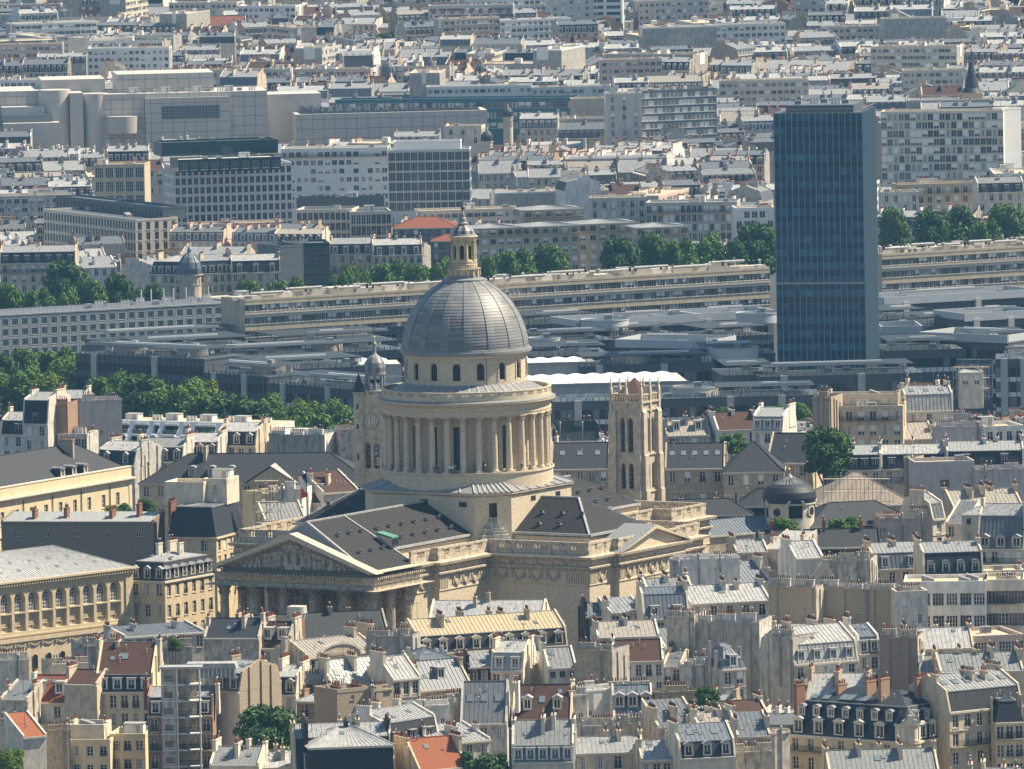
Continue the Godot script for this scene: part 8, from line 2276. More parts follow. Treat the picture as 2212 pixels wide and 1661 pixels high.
func beige_range():
	var q := {"d": 14.0, "roof": "flat", "wm": M.concrete_warm, "fl": 3, "sh": 3.5, "ww": 1.5, "wh": 1.75, "gapy": 1.1, "cols": 62, "wk": [5, 0, 1, 0, 4], "reveal": M.concrete, "chim": 0, "rm": M.gravel_roof, "ant": 0}
	for k in 3:
		var xs: Array = [[532, 1090, 634], [1090, 1668, 598], [1900, 2300, 541]][k]
		var o := q.duplicate()
		o.cols = [60, 60, 44][k]
		var lab: String = ["beige faculty range with strip windows, left of the dome's lantern", "beige faculty range with ducted roof, between the lantern and the glass tower", "beige faculty range right of the glass tower"][k]
		var H := place(xs[0], xs[1], xs[2], [10.5, 10.0, 9.0][k], 29, o, lab, "beige_range", "faculty", "beige faculty ranges")
		var b := MB.new()
		b.box(M.concrete, Vector3(-o.w / 2, o.h - 3.75, 0), Vector3(o.w / 2, o.h - 3.45, 0.35)); b.box(M.stone_pale, Vector3(-o.w / 2, o.h - 4.5, 0), Vector3(o.w / 2, o.h - 3.9, 0.12))
		part("ledge", b, H)
		var r := RandomNumberGenerator.new(); r.seed = k + 20
		for i in 9:
			b = MB.new(); var ww := r.randf_range(3, 7)
			b.box(M.plaster_white if i % 2 else M.concrete, Vector3(-ww, 0, -3), Vector3(ww, r.randf_range(0.9, 2.2), 0)); part("penthouse", b, H, tf(Vector3(-o.w / 2 + o.w * (i + 0.5) / 9, o.h, -3.5)))
		for i in 6:
			b = MB.new(); b.t = Transform3D(Basis(Vector3(0, 0, 1), PI / 2), Vector3.ZERO)
			b.lathe(M.zinc_pale, [[0.4, 0], [0.4, o.w / 8]], 8); part("duct", b, H, tf(Vector3(-o.w / 2 + o.w * (i + 1.0) / 6.5, o.h + 1.9 + (i % 2) * 0.6, -1.0 - i % 3)))
			part("roof_unit", house_box(i % 3), H, tf(Vector3(-o.w / 2 + o.w * (i + 0.3) / 6.5, o.h + 0.2, -9)))
		for i in 34:
			b = MB.new(); b.lathe(M.iron if i % 3 else M.zinc_pale, [[0.35, 0], [0.35, 0.9], [0.6, 1.0], [0.1, 1.3]], 8); part("cowl", b, H, tf(Vector3(-o.w / 2 + o.w * (i + 0.5) / 34, o.h + 1.4, -2.5 - (i % 4))))

func mid_buildings():
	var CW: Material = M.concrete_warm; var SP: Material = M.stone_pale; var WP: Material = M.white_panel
	var g := "blocks by the river"
	# the stepped ministry with its glass crown
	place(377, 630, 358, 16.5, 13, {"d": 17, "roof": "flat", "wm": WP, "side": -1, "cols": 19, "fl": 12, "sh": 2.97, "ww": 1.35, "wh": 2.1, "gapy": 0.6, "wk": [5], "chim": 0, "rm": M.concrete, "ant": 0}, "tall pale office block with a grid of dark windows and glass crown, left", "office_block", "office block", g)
	place(386, 606, 345, 20.0, 13, {"d": 14, "base": 16.4, "roof": "flat", "wm": M.glass_teal, "em": M.glass_teal, "reveal": WP, "fl": 1, "cols": 10, "ww": 2.2, "wh": 2.4, "gapy": 0.5, "rm": WP, "chim": 0, "wk": [5], "ant": 0}, "lower glass storey of the office block's crown", "glass_storey", "pavilion", "glass crown storeys")
	place(350, 600, 308, 24.5, 13, {"d": 14, "base": 20.6, "roof": "flat", "wm": M.glass_teal, "em": M.glass_teal, "reveal": WP, "fl": 1, "cols": 8, "ww": 3.2, "wh": 3.0, "gapy": 0.5, "rm": M.steel_dark, "chim": 0, "wk": [5], "ant": 0}, "upper glass storey of the office block's crown with a dark roof", "glass_storey", "pavilion", "glass crown storeys")
	place(85, 300, 466, 3, -62, {"d": 15, "roof": "flat", "wm": SP, "side": 1, "cols": 32, "fl": 7, "sh": 3.3, "ww": 1.4, "wh": 2.4, "gapy": 0.5, "wk": [5], "chim": 0, "rm": M.steel_dark, "ant": 0}, "long shaded office wing running back from the trees, left", "office_wing", "office block", g)
	place(110, 360, 438, 6.0, -62, {"d": 8, "base": 2.6, "roof": "flat", "wm": M.steel_dark, "fl": 1, "cols": 30, "wk": [5], "rm": M.steel_dark, "chim": 0, "ant": 0}, "dark trellised top storey of the shaded office wing", "glass_storey", "pavilion", "glass crown storeys")
	place(640, 760, 456, 4, -8, {"d": 15, "roof": "flat", "wm": SP, "cols": 10, "fl": 4, "sh": 3.3, "ww": 1.4, "wh": 2.3, "gapy": 0.5, "wk": [5], "chim": 0, "rm": M.steel_dark, "ant": 0}, "pale low office wing right of the tall block", "office_wing", "office block", g)
	place(758, 845, 460, 3.5, 6, {"d": 15, "roof": "flat", "wm": SP, "cols": 8, "fl": 3, "sh": 3.6, "ww": 1.4, "wh": 3.0, "gapy": 0.5, "wk": [0, 5], "chim": 0, "rm": M.steel_dark, "ant": 0}, "pale office end with tall gridded windows left of the lantern", "office_wing", "office block", g)
	place(640, 830, 430, 6.2, -2, {"d": 9, "base": 3.6, "roof": "flat", "wm": M.steel_dark, "fl": 1, "cols": 18, "wk": [5], "rm": M.steel_dark, "chim": 0, "ant": 0}, "dark trellised top storey above the low office wing", "glass_storey", "pavilion", "glass crown storeys")
	place(203, 312, 358, 12, -6, {"d": 14, "roof": "flat", "wm": CW, "cols": 5, "fl": 3, "sh": 4.6, "ww": 2.6, "wh": 3.4, "wk": [0], "chim": 0, "ant": 0}, "brownish block with large gridded windows left of the tall office block", "office_block", "office block", g)
	place(606, 712, 529, 2, 6, {"d": 16, "roof": "flat", "wm": M.glass_teal, "em": M.steel_dark, "cols": 13, "fl": 7, "sh": 2.9, "ww": 1.0, "wh": 2.3, "reveal": M.steel_dark, "wk": [5], "chim": 0, "rm": M.steel_dark, "ant": 0}, "dark green glass cube behind the riverside trees", "glass_cube", "office block", g)
	place(556, 607, 532, 2, -58, {"d": 8, "roof": "flat", "wm": M.zinc_dark, "fl": 0, "chim": 0, "rm": M.steel_dark, "ant": 0}, "plain grey side of the dark green glass cube", "glass_cube", "office block", g)
	place(712, 806, 548, -2, -3, {"d": 12, "wm": M.stone, "cols": 5, "dn": 4, "dk": "zinc", "fl": 4, "rm": M.zinc_pale, "balc": 2, "chim": 2}, "stone house with four dormers right of the green glass cube", "apartment_house", "house", g)
	place(806, 913, 550, -2, 4, {"d": 12, "wm": M.stone, "cols": 7, "dn": 4, "dk": "zinc", "fl": 4, "rm": M.zinc_pale, "balc": 2, "chim": 4}, "stone house with brick-edged windows left of the red roof", "apartment_house", "house", g)
	place(322, 420, 592, -2, -22, {"d": 12, "roof": "mhip", "side": 1, "wm": M.stone, "cols": 7, "dn": 6, "dk": "zinc", "fl": 4, "rm": M.zinc_pale, "mh": 3.6, "chim": 2}, "old corner house with a little dome, its shaded front, left", "apartment_house", "house", g)
	place(415, 502, 590, -2, 14, {"d": 12, "wm": M.stone, "cols": 6, "dn": 5, "dk": "zinc", "fl": 4, "rm": M.zinc_pale, "mh": 3.6, "chim": 2}, "old house right of the little dome", "apartment_house", "house", g)
	place(500, 606, 588, -2, 4, {"d": 12, "wm": M.stone, "cols": 6, "dn": 3, "dk": "stone", "fl": 3, "rm": M.zinc_pale, "mh": 3.4, "chim": 2}, "old gabled house left of the green glass cube", "apartment_house", "house", g)
	turret(at_height(411, 592, -2.0), 3.6, "little ribbed dome on the old corner house, left", M.zinc_blue, M.stone)
	place(0, 163, 568, 0, -2, {"d": 13, "wm": M.stone, "cols": 8, "dn": 7, "dk": "slate", "fl": 4, "rm": M.zinc_pale, "balc": 1, "mh": 3.2, "wk": [0, 1, 2, 3], "chim": 3}, "beige house with slate mansard at the left edge above the trees", "apartment_house", "house", g)
	place(848, 988, 492, 1, -4, {"d": 14, "roof": "hip", "rm": M.tile_red, "wm": M.steel_dark, "cols": 7, "fl": 3, "ww": 1.5, "wh": 2.4, "rh": 3.0, "chim": 0, "ant": 0}, "dark house with a bright red tiled roof left of the lantern", "apartment_house", "house", g)
	place(930, 1000, 520, -1, -4, {"d": 9, "roof": "hip", "rm": M.tile_red, "wm": M.steel_dark, "cols": 3, "fl": 2, "rh": 1.8, "chim": 0, "ant": 0}, "lower red roof just left of the lantern", "apartment_house", "house", g)
	var f := [[1020, 1128, 492, 5, "beige block under an overhanging roof just right of the lantern"], [1126, 1252, 488, 5, "beige block under an overhanging roof, second right of the lantern"], [1130, 1262, 452, 8, "farther beige block under an overhanging roof, above the others"], [1248, 1378, 482, 5, "beige block under an overhanging roof, third right of the lantern"], [1374, 1488, 490, 4.5, "lowest beige block under an overhanging roof above the trees"]]
	for q in f: place(q[0], q[1], q[2], q[3], 14, {"d": 13, "roof": "hip", "rh": 0.9, "rm": M.zinc, "wm": CW, "side": -1, "cols": 6, "fl": 5, "sh": 2.9, "ww": 1.7, "wh": 1.6, "wk": [0, 2, 5, 1], "balc": 1, "chim": 0, "ant": 0}, q[4], "apartment_block", "apartment block", "blocks with overhanging roofs")
	place(1395, 1592, 440, 6, -6, {"d": 13, "roof": "flat", "wm": M.concrete, "cols": 16, "fl": 6, "sh": 2.9, "ww": 1.3, "wh": 2.1, "wk": [0, 5, 2], "balc": 1, "rm": M.zinc_pale, "chim": 0}, "grey balconied slab left of the glass tower", "apartment_block", "apartment block", g)
	place(1588, 1672, 452, 5, 4, {"d": 12, "roof": "flat", "wm": WP, "cols": 5, "fl": 4, "ww": 1.8, "wk": [0, 2], "balc": 2, "chim": 0}, "white terraced block touching the glass tower's left side", "apartment_block", "apartment block", g)
	place(1275, 1396, 430, 7, 3, {"d": 12, "roof": "flat", "wm": M.plaster_cream, "cols": 6, "fl": 3, "wk": [0, 2, 3], "chim": 2}, "cream house with red shutters above the beige blocks", "apartment_house", "house", g)
	place(606, 838, 323, 17, -3, {"d": 13, "roof": "flat", "wm": WP, "cols": 15, "fl": 7, "sh": 2.8, "ww": 1.7, "wh": 1.6, "gapy": 0.7, "wk": [0, 1, 2, 4, 5], "balc": 1, "rm": M.gravel_roof, "chim": 3, "cm": WP}, "long white apartment slab behind the tall office block", "apartment_block", "apartment block", g)
	place(838, 1014, 326, 16, -2, {"d": 14, "roof": "flat", "wm": M.grey_panel, "side": 1, "cols": 11, "fl": 6, "sh": 3.3, "ww": 2.2, "wh": 2.7, "gapy": 0.4, "wk": [5], "rm": M.zinc_pale, "chim": 0, "ant": 0}, "blue-grey panelled office with big gridded windows above the lantern", "office_block", "office block", g)
	place(850, 995, 308, 18.6, -2, {"d": 8, "base": 15.8, "roof": "flat", "wm": WP, "fl": 0, "rm": M.zinc_pale, "chim": 0, "ant": 0}, "louvred white plant storey on the blue-grey office", "glass_storey", "pavilion", "glass crown storeys")
	place(960, 1040, 275, 4.9, -8, {"d": 10, "roof": "flat", "wm": M.plaster_cream, "side": 1, "cols": 3, "fl": 2, "chim": 1}, "small cream block above the blue-grey office", "apartment_house", "house", g)
	place(1903, 2166, 243, 19.2, -7, {"d": 13, "roof": "flat", "wm": M.stone_pale, "em": WP, "cols": 21, "fl": 9, "sh": 2.85, "ww": 1.75, "wh": 2.2, "gapy": 0.35, "wk": [0, 2, 4, 5, 1], "rm": M.gravel_roof, "chim": 0, "reveal": M.paint_grey}, "long balconied apartment slab right of the glass tower", "apartment_block", "apartment block", g)
	place(2163, 2206, 236, 19.6, 38, {"d": 6, "roof": "flat", "wm": WP, "fl": 0, "chim": 0}, "white end wall of the balconied slab", "apartment_block", "apartment block", g)
	place(1905, 1985, 418, 4, 4, {"d": 11, "roof": "flat", "wm": M.plaster_white, "cols": 4, "fl": 4, "wk": [0, 3, 2], "chim": 3}, "white stepped house right of the glass tower, above the trees", "apartment_house", "house", g)
	place(1940, 2115, 400, 4, 10, {"d": 11, "roof": "flat", "wm": CW, "cols": 9, "fl": 4, "sh": 2.9, "ww": 1.5, "wk": [0, 1, 2, 3], "balc": 1, "chim": 2}, "tan balconied house above the right riverside trees", "apartment_house", "house", g)
	place(2112, 2212, 415, 3, 6, {"d": 12, "wm": M.stone_pale, "cols": 5, "dn": 4, "dk": "slate", "fl": 3, "chim": 3}, "pale slate mansard house above the trees at the right edge", "apartment_house", "house", g)
	# blue and slab buildings farther back
	place(723, 1240, 216, 8.2, -9, {"d": 14, "roof": "flat", "wm": M.teal_paint, "cols": 34, "fl": 3, "sh": 3.8, "ww": 2.3, "wh": 2.2, "gapy": 1.0, "reveal": M.concrete, "wk": [1, 5, 2, 0, 4], "rm": M.zinc_blue, "chim": 0, "ant": 0}, "long low teal glazed building across the upper middle", "teal_building", "office block", "far blocks")
	place(1238, 1308, 216, 8.4, 6, {"d": 12, "roof": "flat", "wm": CW, "fl": 0, "rm": M.concrete, "chim": 0, "ant": 0}, "blank stone end of the long teal building", "teal_building", "office block", "far blocks")
	place(1310, 1386, 205, 14.5, 4, {"d": 12, "roof": "flat", "wm": M.concrete, "cols": 3, "fl": 6, "ww": 1.2, "chim": 4, "cm": WP}, "grey stair block left of the blue balconied slab", "apartment_block", "apartment block", "far blocks")
	place(1384, 1548, 196, 14.7, 22, {"d": 11, "roof": "flat", "wm": M.zinc_blue, "em": M.concrete, "cols": 18, "fl": 7, "sh": 2.8, "ww": 1.9, "wh": 1.9, "gapy": 0.4, "wk": [0, 2, 4], "reveal": M.white_panel, "rm": M.gravel_roof, "chim": 5, "cm": WP}, "blue slab with slanting rows of balconies, upper middle right", "apartment_block", "apartment block", "far blocks")
	place(925, 1108, 14, 16, -3, {"d": 12, "roof": "flat", "wm": M.concrete, "cols": 18, "fl": 9, "sh": 2.8, "ww": 2.2, "wh": 1.4, "wk": [0, 2, 4], "rm": M.gravel_roof, "chim": 4, "cm": WP}, "apartment slab chequered with brick panels at the top edge", "chequered_block", "apartment block", "far blocks")
	var cb: Node3D = get_node("chequered_block")
	var bm := MB.new(); bm.box(M.brick, Vector3(-0.9, 0, 0), Vector3(0.9, 2.0, 0.08), "k")
	var bmm := bm.mesh()
	for fl in 8:
		for c in 9: part("brick_panel", bmm, cb, tf(Vector3(-16.2 + c * 4.1 + (fl % 2) * 1.4, 27.9 - fl * 2.8, 0.01)))
	place(1190, 1345, -30, 23, 3, {"d": 12, "roof": "flat", "wm": SP, "cols": 9, "fl": 12, "sh": 2.8, "ww": 1.3, "wh": 1.4, "chim": 0}, "beige tower cut by the top edge, left one", "apartment_block", "apartment block", "far blocks")
	place(1232, 1342, -60, 29, -6, {"d": 9, "roof": "flat", "wm": WP, "cols": 3, "fl": 16, "sh": 2.8, "ww": 6.0, "wh": 1.5, "wk": [5], "chim": 0}, "striped white tower cut by the top edge", "apartment_block", "apartment block", "far blocks")
	place(1715, 1782, -40, 21.7, -4, {"d": 10, "roof": "flat", "wm": M.plaster_mauve, "side": 1, "cols": 4, "fl": 12, "sh": 2.8, "ww": 1.6, "wh": 1.3, "chim": 0}, "grey-blue tower cut by the top edge, right", "apartment_block", "apartment block", "far blocks")
	place(203, 290, 84, 8.4, 20, {"d": 12, "roof": "flat", "wm": WP, "cols": 8, "fl": 6, "sh": 2.7, "ww": 1.5, "wh": 1.4, "wk": [0, 5], "chim": 4, "cm": WP}, "white balconied block at the upper left", "apartment_block", "apartment block", "far blocks")
	place(145, 205, 84, 8.4, -42, {"d": 10, "roof": "flat", "wm": M.concrete, "cols": 2, "fl": 2, "ww": 0.8, "wh": 0.7, "sh": 5, "chim": 1}, "blank grey side of the white balconied block", "apartment_block", "apartment block", "far blocks")
	place(436, 530, 55, 6.5, -2, {"d": 12, "roof": "gable", "rm": M.tile_red, "wm": SP, "cols": 8, "fl": 4, "ww": 2.0, "wk": [5, 0], "rh": 4.0, "chim": 0, "sky": 4}, "pale block with a brick-red pitched roof at the upper left", "apartment_block", "apartment block", "far blocks")
	place(686, 820, 92, 2.7, 16, {"d": 12, "roof": "flat", "wm": M.grey_panel, "side": -1, "cols": 14, "fl": 2, "ww": 1.9, "wh": 0.9, "rm": M.zinc_dark, "chim": 0, "wk": [5]}, "low blue-grey school beside the far trees", "school", "building", "far blocks")
	place(743, 808, 150, 4, 10, {"d": 12, "roof": "mansard", "sm": M.slate_grey, "rm": M.zinc, "wm": M.plaster_mauve, "em": M.plaster_mauve, "fl": 0, "mh": 5.5, "inset": 2.4, "dn": 0, "sky": 4, "chim": 0}, "grey shed with slanted skylights left of the pale ribbed dome", "apartment_house", "house", "far blocks")
	place(590, 622, 38, 13.6, 4, {"d": 9, "roof": "hip", "rm": M.zinc_dark, "wm": M.steel_dark, "fl": 0, "rh": 2.4, "chim": 0}, "dark clad clock tower among the upper left roofs", "clock_tower_far", "tower", "far blocks")
	turret(at_height(840, 160, 2.5), 3.0, "pale ribbed zinc dome among the upper roofs, left one", M.zinc_blue, M.zinc_blue)
	turret(at_height(931, 158, 2.5), 3.0, "dark slate dome on a pale corner house, upper middle", M.slate, M.stone_pale)
	turret(at_height(1040, 162, 1.5), 2.6, "dark dome right of the other, upper middle", M.slate, M.stone_pale)
	turret(at_height(1052, 305, 1.0), 2.2, "dark round turret above the lantern", M.slate, M.stone_pale)
	turret(at_height(1097, 252, 2.0), 2.0, "dark cap with a blue window below the teal building", M.slate, M.stone_pale)
	spire()
	opera()

func turret(P: Vector3, r: float, label: String, m: Material, wm: Material):
	var T := thing("corner_dome", label, "dome", Vector3(P.x, P.y, P.z + 1.0), 0.0, "corner domes")
	var b := MB.new()
	b.lathe(wm, [[r * 0.92, -14], [r * 0.92, -0.3], [r * 1.05, -0.2], [r * 1.05, 0.1]], 16); part("drum", b, T)
	b = MB.new()
	b.lathe(m, [[r, 0.1], [r * 1.02, r * 0.5], [r * 0.9, r * 1.0], [r * 0.62, r * 1.45], [r * 0.3, r * 1.72], [r * 0.22, r * 1.8]], 20)
	for i in 10:
		var a := TAU * i / 10
		var q := [[1.03, 0.1], [1.05, 0.5], [0.93, 1.0], [0.65, 1.45], [0.32, 1.74]]
		for k in 4: b.bar(M.zinc, Vector3(sin(a) * r * q[k][0], r * q[k][1], cos(a) * r * q[k][0]), Vector3(sin(a) * r * q[k + 1][0], r * q[k + 1][1], cos(a) * r * q[k + 1][0]), 0.16)
	part("dome", b, T)
	b = MB.new(); b.lathe(M.zinc, [[r * 0.22, r * 1.8], [r * 0.2, r * 2.1], [r * 0.05, r * 2.4], [0.03, r * 2.9]], 10); part("finial", b, T)
	for i in 7:
		var a := -1.2 + i * 0.4
		part("window", win(1.0, 1.8, 0, wm), T, Transform3D(Basis(Vector3.UP, a), Vector3(sin(a) * (r * 0.92 + 0.02), -3.0, cos(a) * (r * 0.92 + 0.02))))

func spire():
	var P := at_height(2099, 200, 4.0)
	var T := thing("church_spire", "slender dark slate spire at the upper right", "spire", Vector3(P.x, ground_y(-P.z), P.z))
	var y := P.y - T.position.y
	var b := MB.new(); b.box(M.rubble, Vector3(-4, 0, -4), Vector3(4, y, 4)); part("tower", b, T)
	b = MB.new()
	b.lathe(M.slate, [[4.2, y], [3.0, y + 1.8], [2.4, y + 4.5], [0.7, y + 11.5]], 8, PI / 8, TAU + PI / 8)
	b.lathe(M.slate, [[0.8, y + 12.6], [0.35, y + 14.5], [0.05, y + 17]], 8)
	for i in 4: b.bar(M.slate, Vector3(cos(i * PI / 2) * 0.6, y + 11.4, sin(i * PI / 2) * 0.6), Vector3(cos(i * PI / 2) * 0.6, y + 12.7, sin(i * PI / 2) * 0.8), 0.25)
	part("spire_roof", b, T)
	b = MB.new(); b.box(M.iron, Vector3(-0.08, y + 16.5, -0.08), Vector3(0.08, y + 19.5, 0.08)); b.box(M.iron, Vector3(-0.5, y + 18.2, -0.08), Vector3(0.5, y + 18.4, 0.08)); part("cross", b, T)

func opera():
	var d := 3600.0
	var P := at_depth(390, 200, d)
	var T := thing("opera_house", "huge grey panelled opera house with curved walls, upper left", "opera house", Vector3(P.x, ground_y(d), P.z), deg_to_rad(6))
	taken.append([P.x - 8, P.z - 25, 62, 38, 0.0, 14.0]); taken.append([P.x + 65, P.z - 12, 50, 22, 0.0, 4.0])
	var O: Material = M.opera_panel
	var mp := d / FO
	var X := func(x: float): return (x - 390) * mp
	var Y := func(y: float): return P.y - T.position.y - (y - 200) * mp
	var bx := func(called: String, x0: float, x1: float, y0: float, z0: float, z1: float, m: Material):
		var b := MB.new(); b.box(m, Vector3(X.call(x0), 0, z1), Vector3(X.call(x1), Y.call(y0), z0), "b"); return part(called, b, T)
	bx.call("main_block", 203.0, 578.0, 200.0, 0.0, -30.0, O)
	bx.call("fly_tower", 256.0, 466.0, 160.0, -8.0, -34.0, O)
	bx.call("left_block", 0.0, 110.0, 190.0, -6.0, -40.0, O)
	bx.call("set_back_roof", 95.0, 232.0, 170.0, -14.0, -40.0, O)
	bx.call("front_panel", 312.0, 496.0, 210.0, 2.0, 0.0, O)
	bx.call("slot", 177.0, 204.0, 205.0, -3.0, -12.0, M.glass)
	bx.call("slot", 128.0, 152.0, 215.0, -3.0, -12.0, M.glass)
	bx.call("pier", 150.0, 178.0, 195.0, 1.5, -14.0, O)
	for q in [[118.0, 6.0, 188.0], [205.0, 5.0, 198.0]]:
		var b := MB.new(); b.lathe(O, [[q[1], 0], [q[1], Y.call(q[2])]], 24); part("curved_wall", b, T, tf(Vector3(X.call(q[0]), 0, -4)))
	var b := MB.new(); b.lathe(O, [[5.8, Y.call(284.0)], [5.8, Y.call(247.0)]], 20)
	for i in 12: b.lathe(M.steel_dark, [[5.84, Y.call(284.0) + i * 0.54], [5.84, Y.call(284.0) + i * 0.54 + 0.06]], 20, 0, TAU, false)
	part("gridded_drum", b, T, tf(Vector3(X.call(262.0), 0, 1)))
	b = MB.new(); b.box(M.steel_dark, Vector3(X.call(347.0), Y.call(256.0), 2.0), Vector3(X.call(473.0), Y.call(228.0), 2.2)); part("gridded_window", b, T)
	for i in 18:
		b = MB.new(); b.box(M.steel, Vector3(X.call(347.0 + i * 7.2), Y.call(256.0), 2.2), Vector3(X.call(347.0 + i * 7.2) + 0.12, Y.call(228.0), 2.35)); part("mullion", b, T)
	for i in 5:
		b = MB.new(); b.box(M.steel, Vector3(X.call(347.0), Y.call(256.0 - i * 6.8), 2.2), Vector3(X.call(473.0), Y.call(256.0 - i * 6.8) + 0.12, 2.34)); part("transom", b, T)
	for q in [[203.0, 578.0, 200.0, 0.0], [312.0, 496.0, 210.0, 2.0], [256.0, 466.0, 160.0, -8.0], [0.0, 110.0, 190.0, -6.0], [636.0, 1052.0, 252.0, 6.0]]:
		b = MB.new()
		for i in int((q[1] - q[0]) / 24.0): b.box(M.steel_dark, Vector3(X.call(q[0] + 12 + i * 24.0), 2, q[3]), Vector3(X.call(q[0] + 12 + i * 24.0) + 0.14, Y.call(q[2]), q[3] + 0.03), "k")
		for i in 7: b.box(M.steel_dark, Vector3(X.call(q[0]), Y.call(q[2] + 12 + i * 21), q[3]), Vector3(X.call(q[1]), Y.call(q[2] + 12 + i * 21) + 0.14, q[3] + 0.03), "k")
		part("panel_joint", b, T)
	for i in 3: bx.call("stage_terrace", 2.0, 95.0 + i * 14, 222.0 + i * 16, 2.0 + i * 5, -6.0, O if i != 1 else M.glass_pale)
	# the workshop with saw-tooth roof lights
	bx.call("workshop", 580.0, 700.0, 212.0, -10.0, -30.0, O)
	bx.call("workshop", 636.0, 1052.0, 252.0, 6.0, -14.0, O)
	for i in 19:
		b = MB.new()
		var x: float = X.call(655.0 + i * 20.3)
		b.prism(M.steel_dark, [Vector2(0, 0), Vector2(3.0, 0), Vector2(0.4, 2.3)], -10.0, 4.0)
		b.quad(M.zinc_pale, Vector3(0.35, 2.35, 4.05), Vector3(0.35, 2.35, -10), Vector3(3.2, 0, -10), Vector3(3.2, 0, 4.05))
		part("saw_tooth_light", b, T, tf(Vector3(x, Y.call(252.0), 0)))
	for i in 12: part("roof_unit", house_box(i % 3), T, tf(Vector3(X.call(290.0 + i * 23), Y.call(200.0), -4 - i % 3)))

# ---------- the rest of the city ----------
func project(p: Vector3) -> Vector2:
	var q := cam.transform.affine_inverse() * p
	return Vector2(1106.0 + FO * q.x / -q.z, 830.5 - FO * q.y / -q.z)

func style(r: RandomNumberGenerator) -> Dictionary:
	var q := {"seed": r.randi(), "fl": 4, "d": r.randf_range(10.0, 13.0), "w": r.randf_range(9.5, 16.0)}
	q.wm = [M.plaster_cream, M.stone, M.stone_pale, M.plaster_white, M.plaster_cream, M.stone, M.plaster_grey, M.plaster_white, M.brick_buff, M.plaster_pink][r.randi() % 10]
	q.em = [q.wm, M.plaster_grey, M.plaster_dirty, M.rubble, M.plaster_white, M.plaster_cream][r.randi() % 6]
	q.chim = r.randi_range(3, 5)
	var k := r.randf()
	if k < 0.58:
		q.roof = "mansard"; q.mh = r.randf_range(2.6, 3.4); q.dk = ["slate", "zinc", "zinc", "hood", "stone"][r.randi() % 5]
		q.sm = [M.slate, M.slate, M.slate_grey, M.zinc_dark, M.zinc_blue][r.randi() % 5]; q.rm = [M.zinc, M.zinc_pale, M.zinc, M.zinc_dark][r.randi() % 4]
		q.rh = q.mh + r.randf_range(1.2, 2.4)
	elif k < 0.86:
		q.roof = "gable"; q.rm = [M.zinc, M.zinc_pale, M.zinc_pale, M.zinc_dark, M.zinc_blue, M.zinc, M.zinc, M.zinc_pale, M.zinc, M.tile_brown, M.zinc_dark, M.zinc, M.zinc_pale][r.randi() % 13]; q.rh = q.d * r.randf_range(0.16, 0.34); q.sky = r.randi() % 3
	elif k < 0.93:
		q.roof = "shed"; q.rm = [M.zinc, M.zinc_pale][r.randi() % 2]; q.rh = r.randf_range(1.2, 3.0)
	else:
		q.roof = "flat"; q.ww = 1.6; q.wh = 1.7
	return q

func slab_style(r: RandomNumberGenerator) -> Dictionary:
	return {"seed": r.randi(), "fl": 8, "d": 12.0, "w": r.randf_range(24, 42), "roof": "flat", "tall": r.randf_range(23, 31), "sh": 2.8, "ww": r.randf_range(1.4, 2.3), "wh": 1.5, "chim": 3, "cm": M.white_panel, "sky": 0, "dk": "zinc", "sm": M.slate, "em": M.plaster_grey,
		"wm": [M.white_panel, M.concrete, M.plaster_cream, M.stone_pale, M.plaster_pink, M.plaster_white][r.randi() % 6]}

# one mesh of a whole house, for those too many to keep apart
func merged(q: Dictionary) -> ArrayMesh:
	q = defaults(q)
	var r: RandomNumberGenerator = q.rng
	var b := MB.new()
	var hw: float = q.w / 2; var d: float = q.d
	var fo := openings(q, q.w, q.cols, 7 if q.has("tall") else 3)
	wall_geo(b, q, fo, [], [])
	gable_geo(b, q)
	roof_geo(b, q, false)
	if q.roof != "flat": b.box(M.stone_pale, Vector3(-hw, q.h - 0.35, 0), Vector3(hw, q.h - 0.02, 0.3))
	else:
		b.box(q.wm, Vector3(-hw, q.h - 0.1, -0.25), Vector3(hw, q.h + 0.5, 0.05)); b.box(M.plaster_white, Vector3(-1.5, q.h, -d + 3), Vector3(1.5, q.h + 2, -d + 5))
	for o in fo:
		b.t = tf(Vector3(-hw + (o[0] + o[1]) / 2, o[2], 0)); win_geo(b, q.ww, q.wh, [0, 4, 1, 0, 2][r.randi() % 5], q.wm, false)
	for c in q.dn:
		b.t = tf(Vector3(-hw + q.w * (c + 0.5) / q.dn, q.h + 0.25, -0.12)); dormer_geo(b, q.dk, 1.5, 2.0)
	for c in q.chim:
		var L := minf([1.6, 2.4, 3.4, 4.4][r.randi() % 4], d * 0.42)
		var z := -d * r.randf_range(0.32, 0.68)
		b.t = tf(Vector3([-1, 1, 0.0, 0.35][c % 4] * (hw - 0.15), maxf(roof_y(q, z), maxf(roof_y(q, z - L / 2), roof_y(q, z + L / 2))) + r.randf_range(0.6, 1.5), z)); chim_geo(b, L, maxi(2, int(L / 0.5)), q.em, 4.0)
	b.t = Transform3D()
	return b.mesh()

func clear_of(x: float, z: float, m: float) -> bool:
	for t in taken:
		var dx: float = x - t[0]; var dz: float = z - t[1]
		if absf(dx) > t[2] + t[3] + m or absf(dz) > t[2] + t[3] + m: continue
		var c := cos(t[4]); var s := sin(t[4])
		if absf(dx * c - dz * s) < t[2] + m and absf(dx * s + dz * c) < t[3] + m: return false
	return true

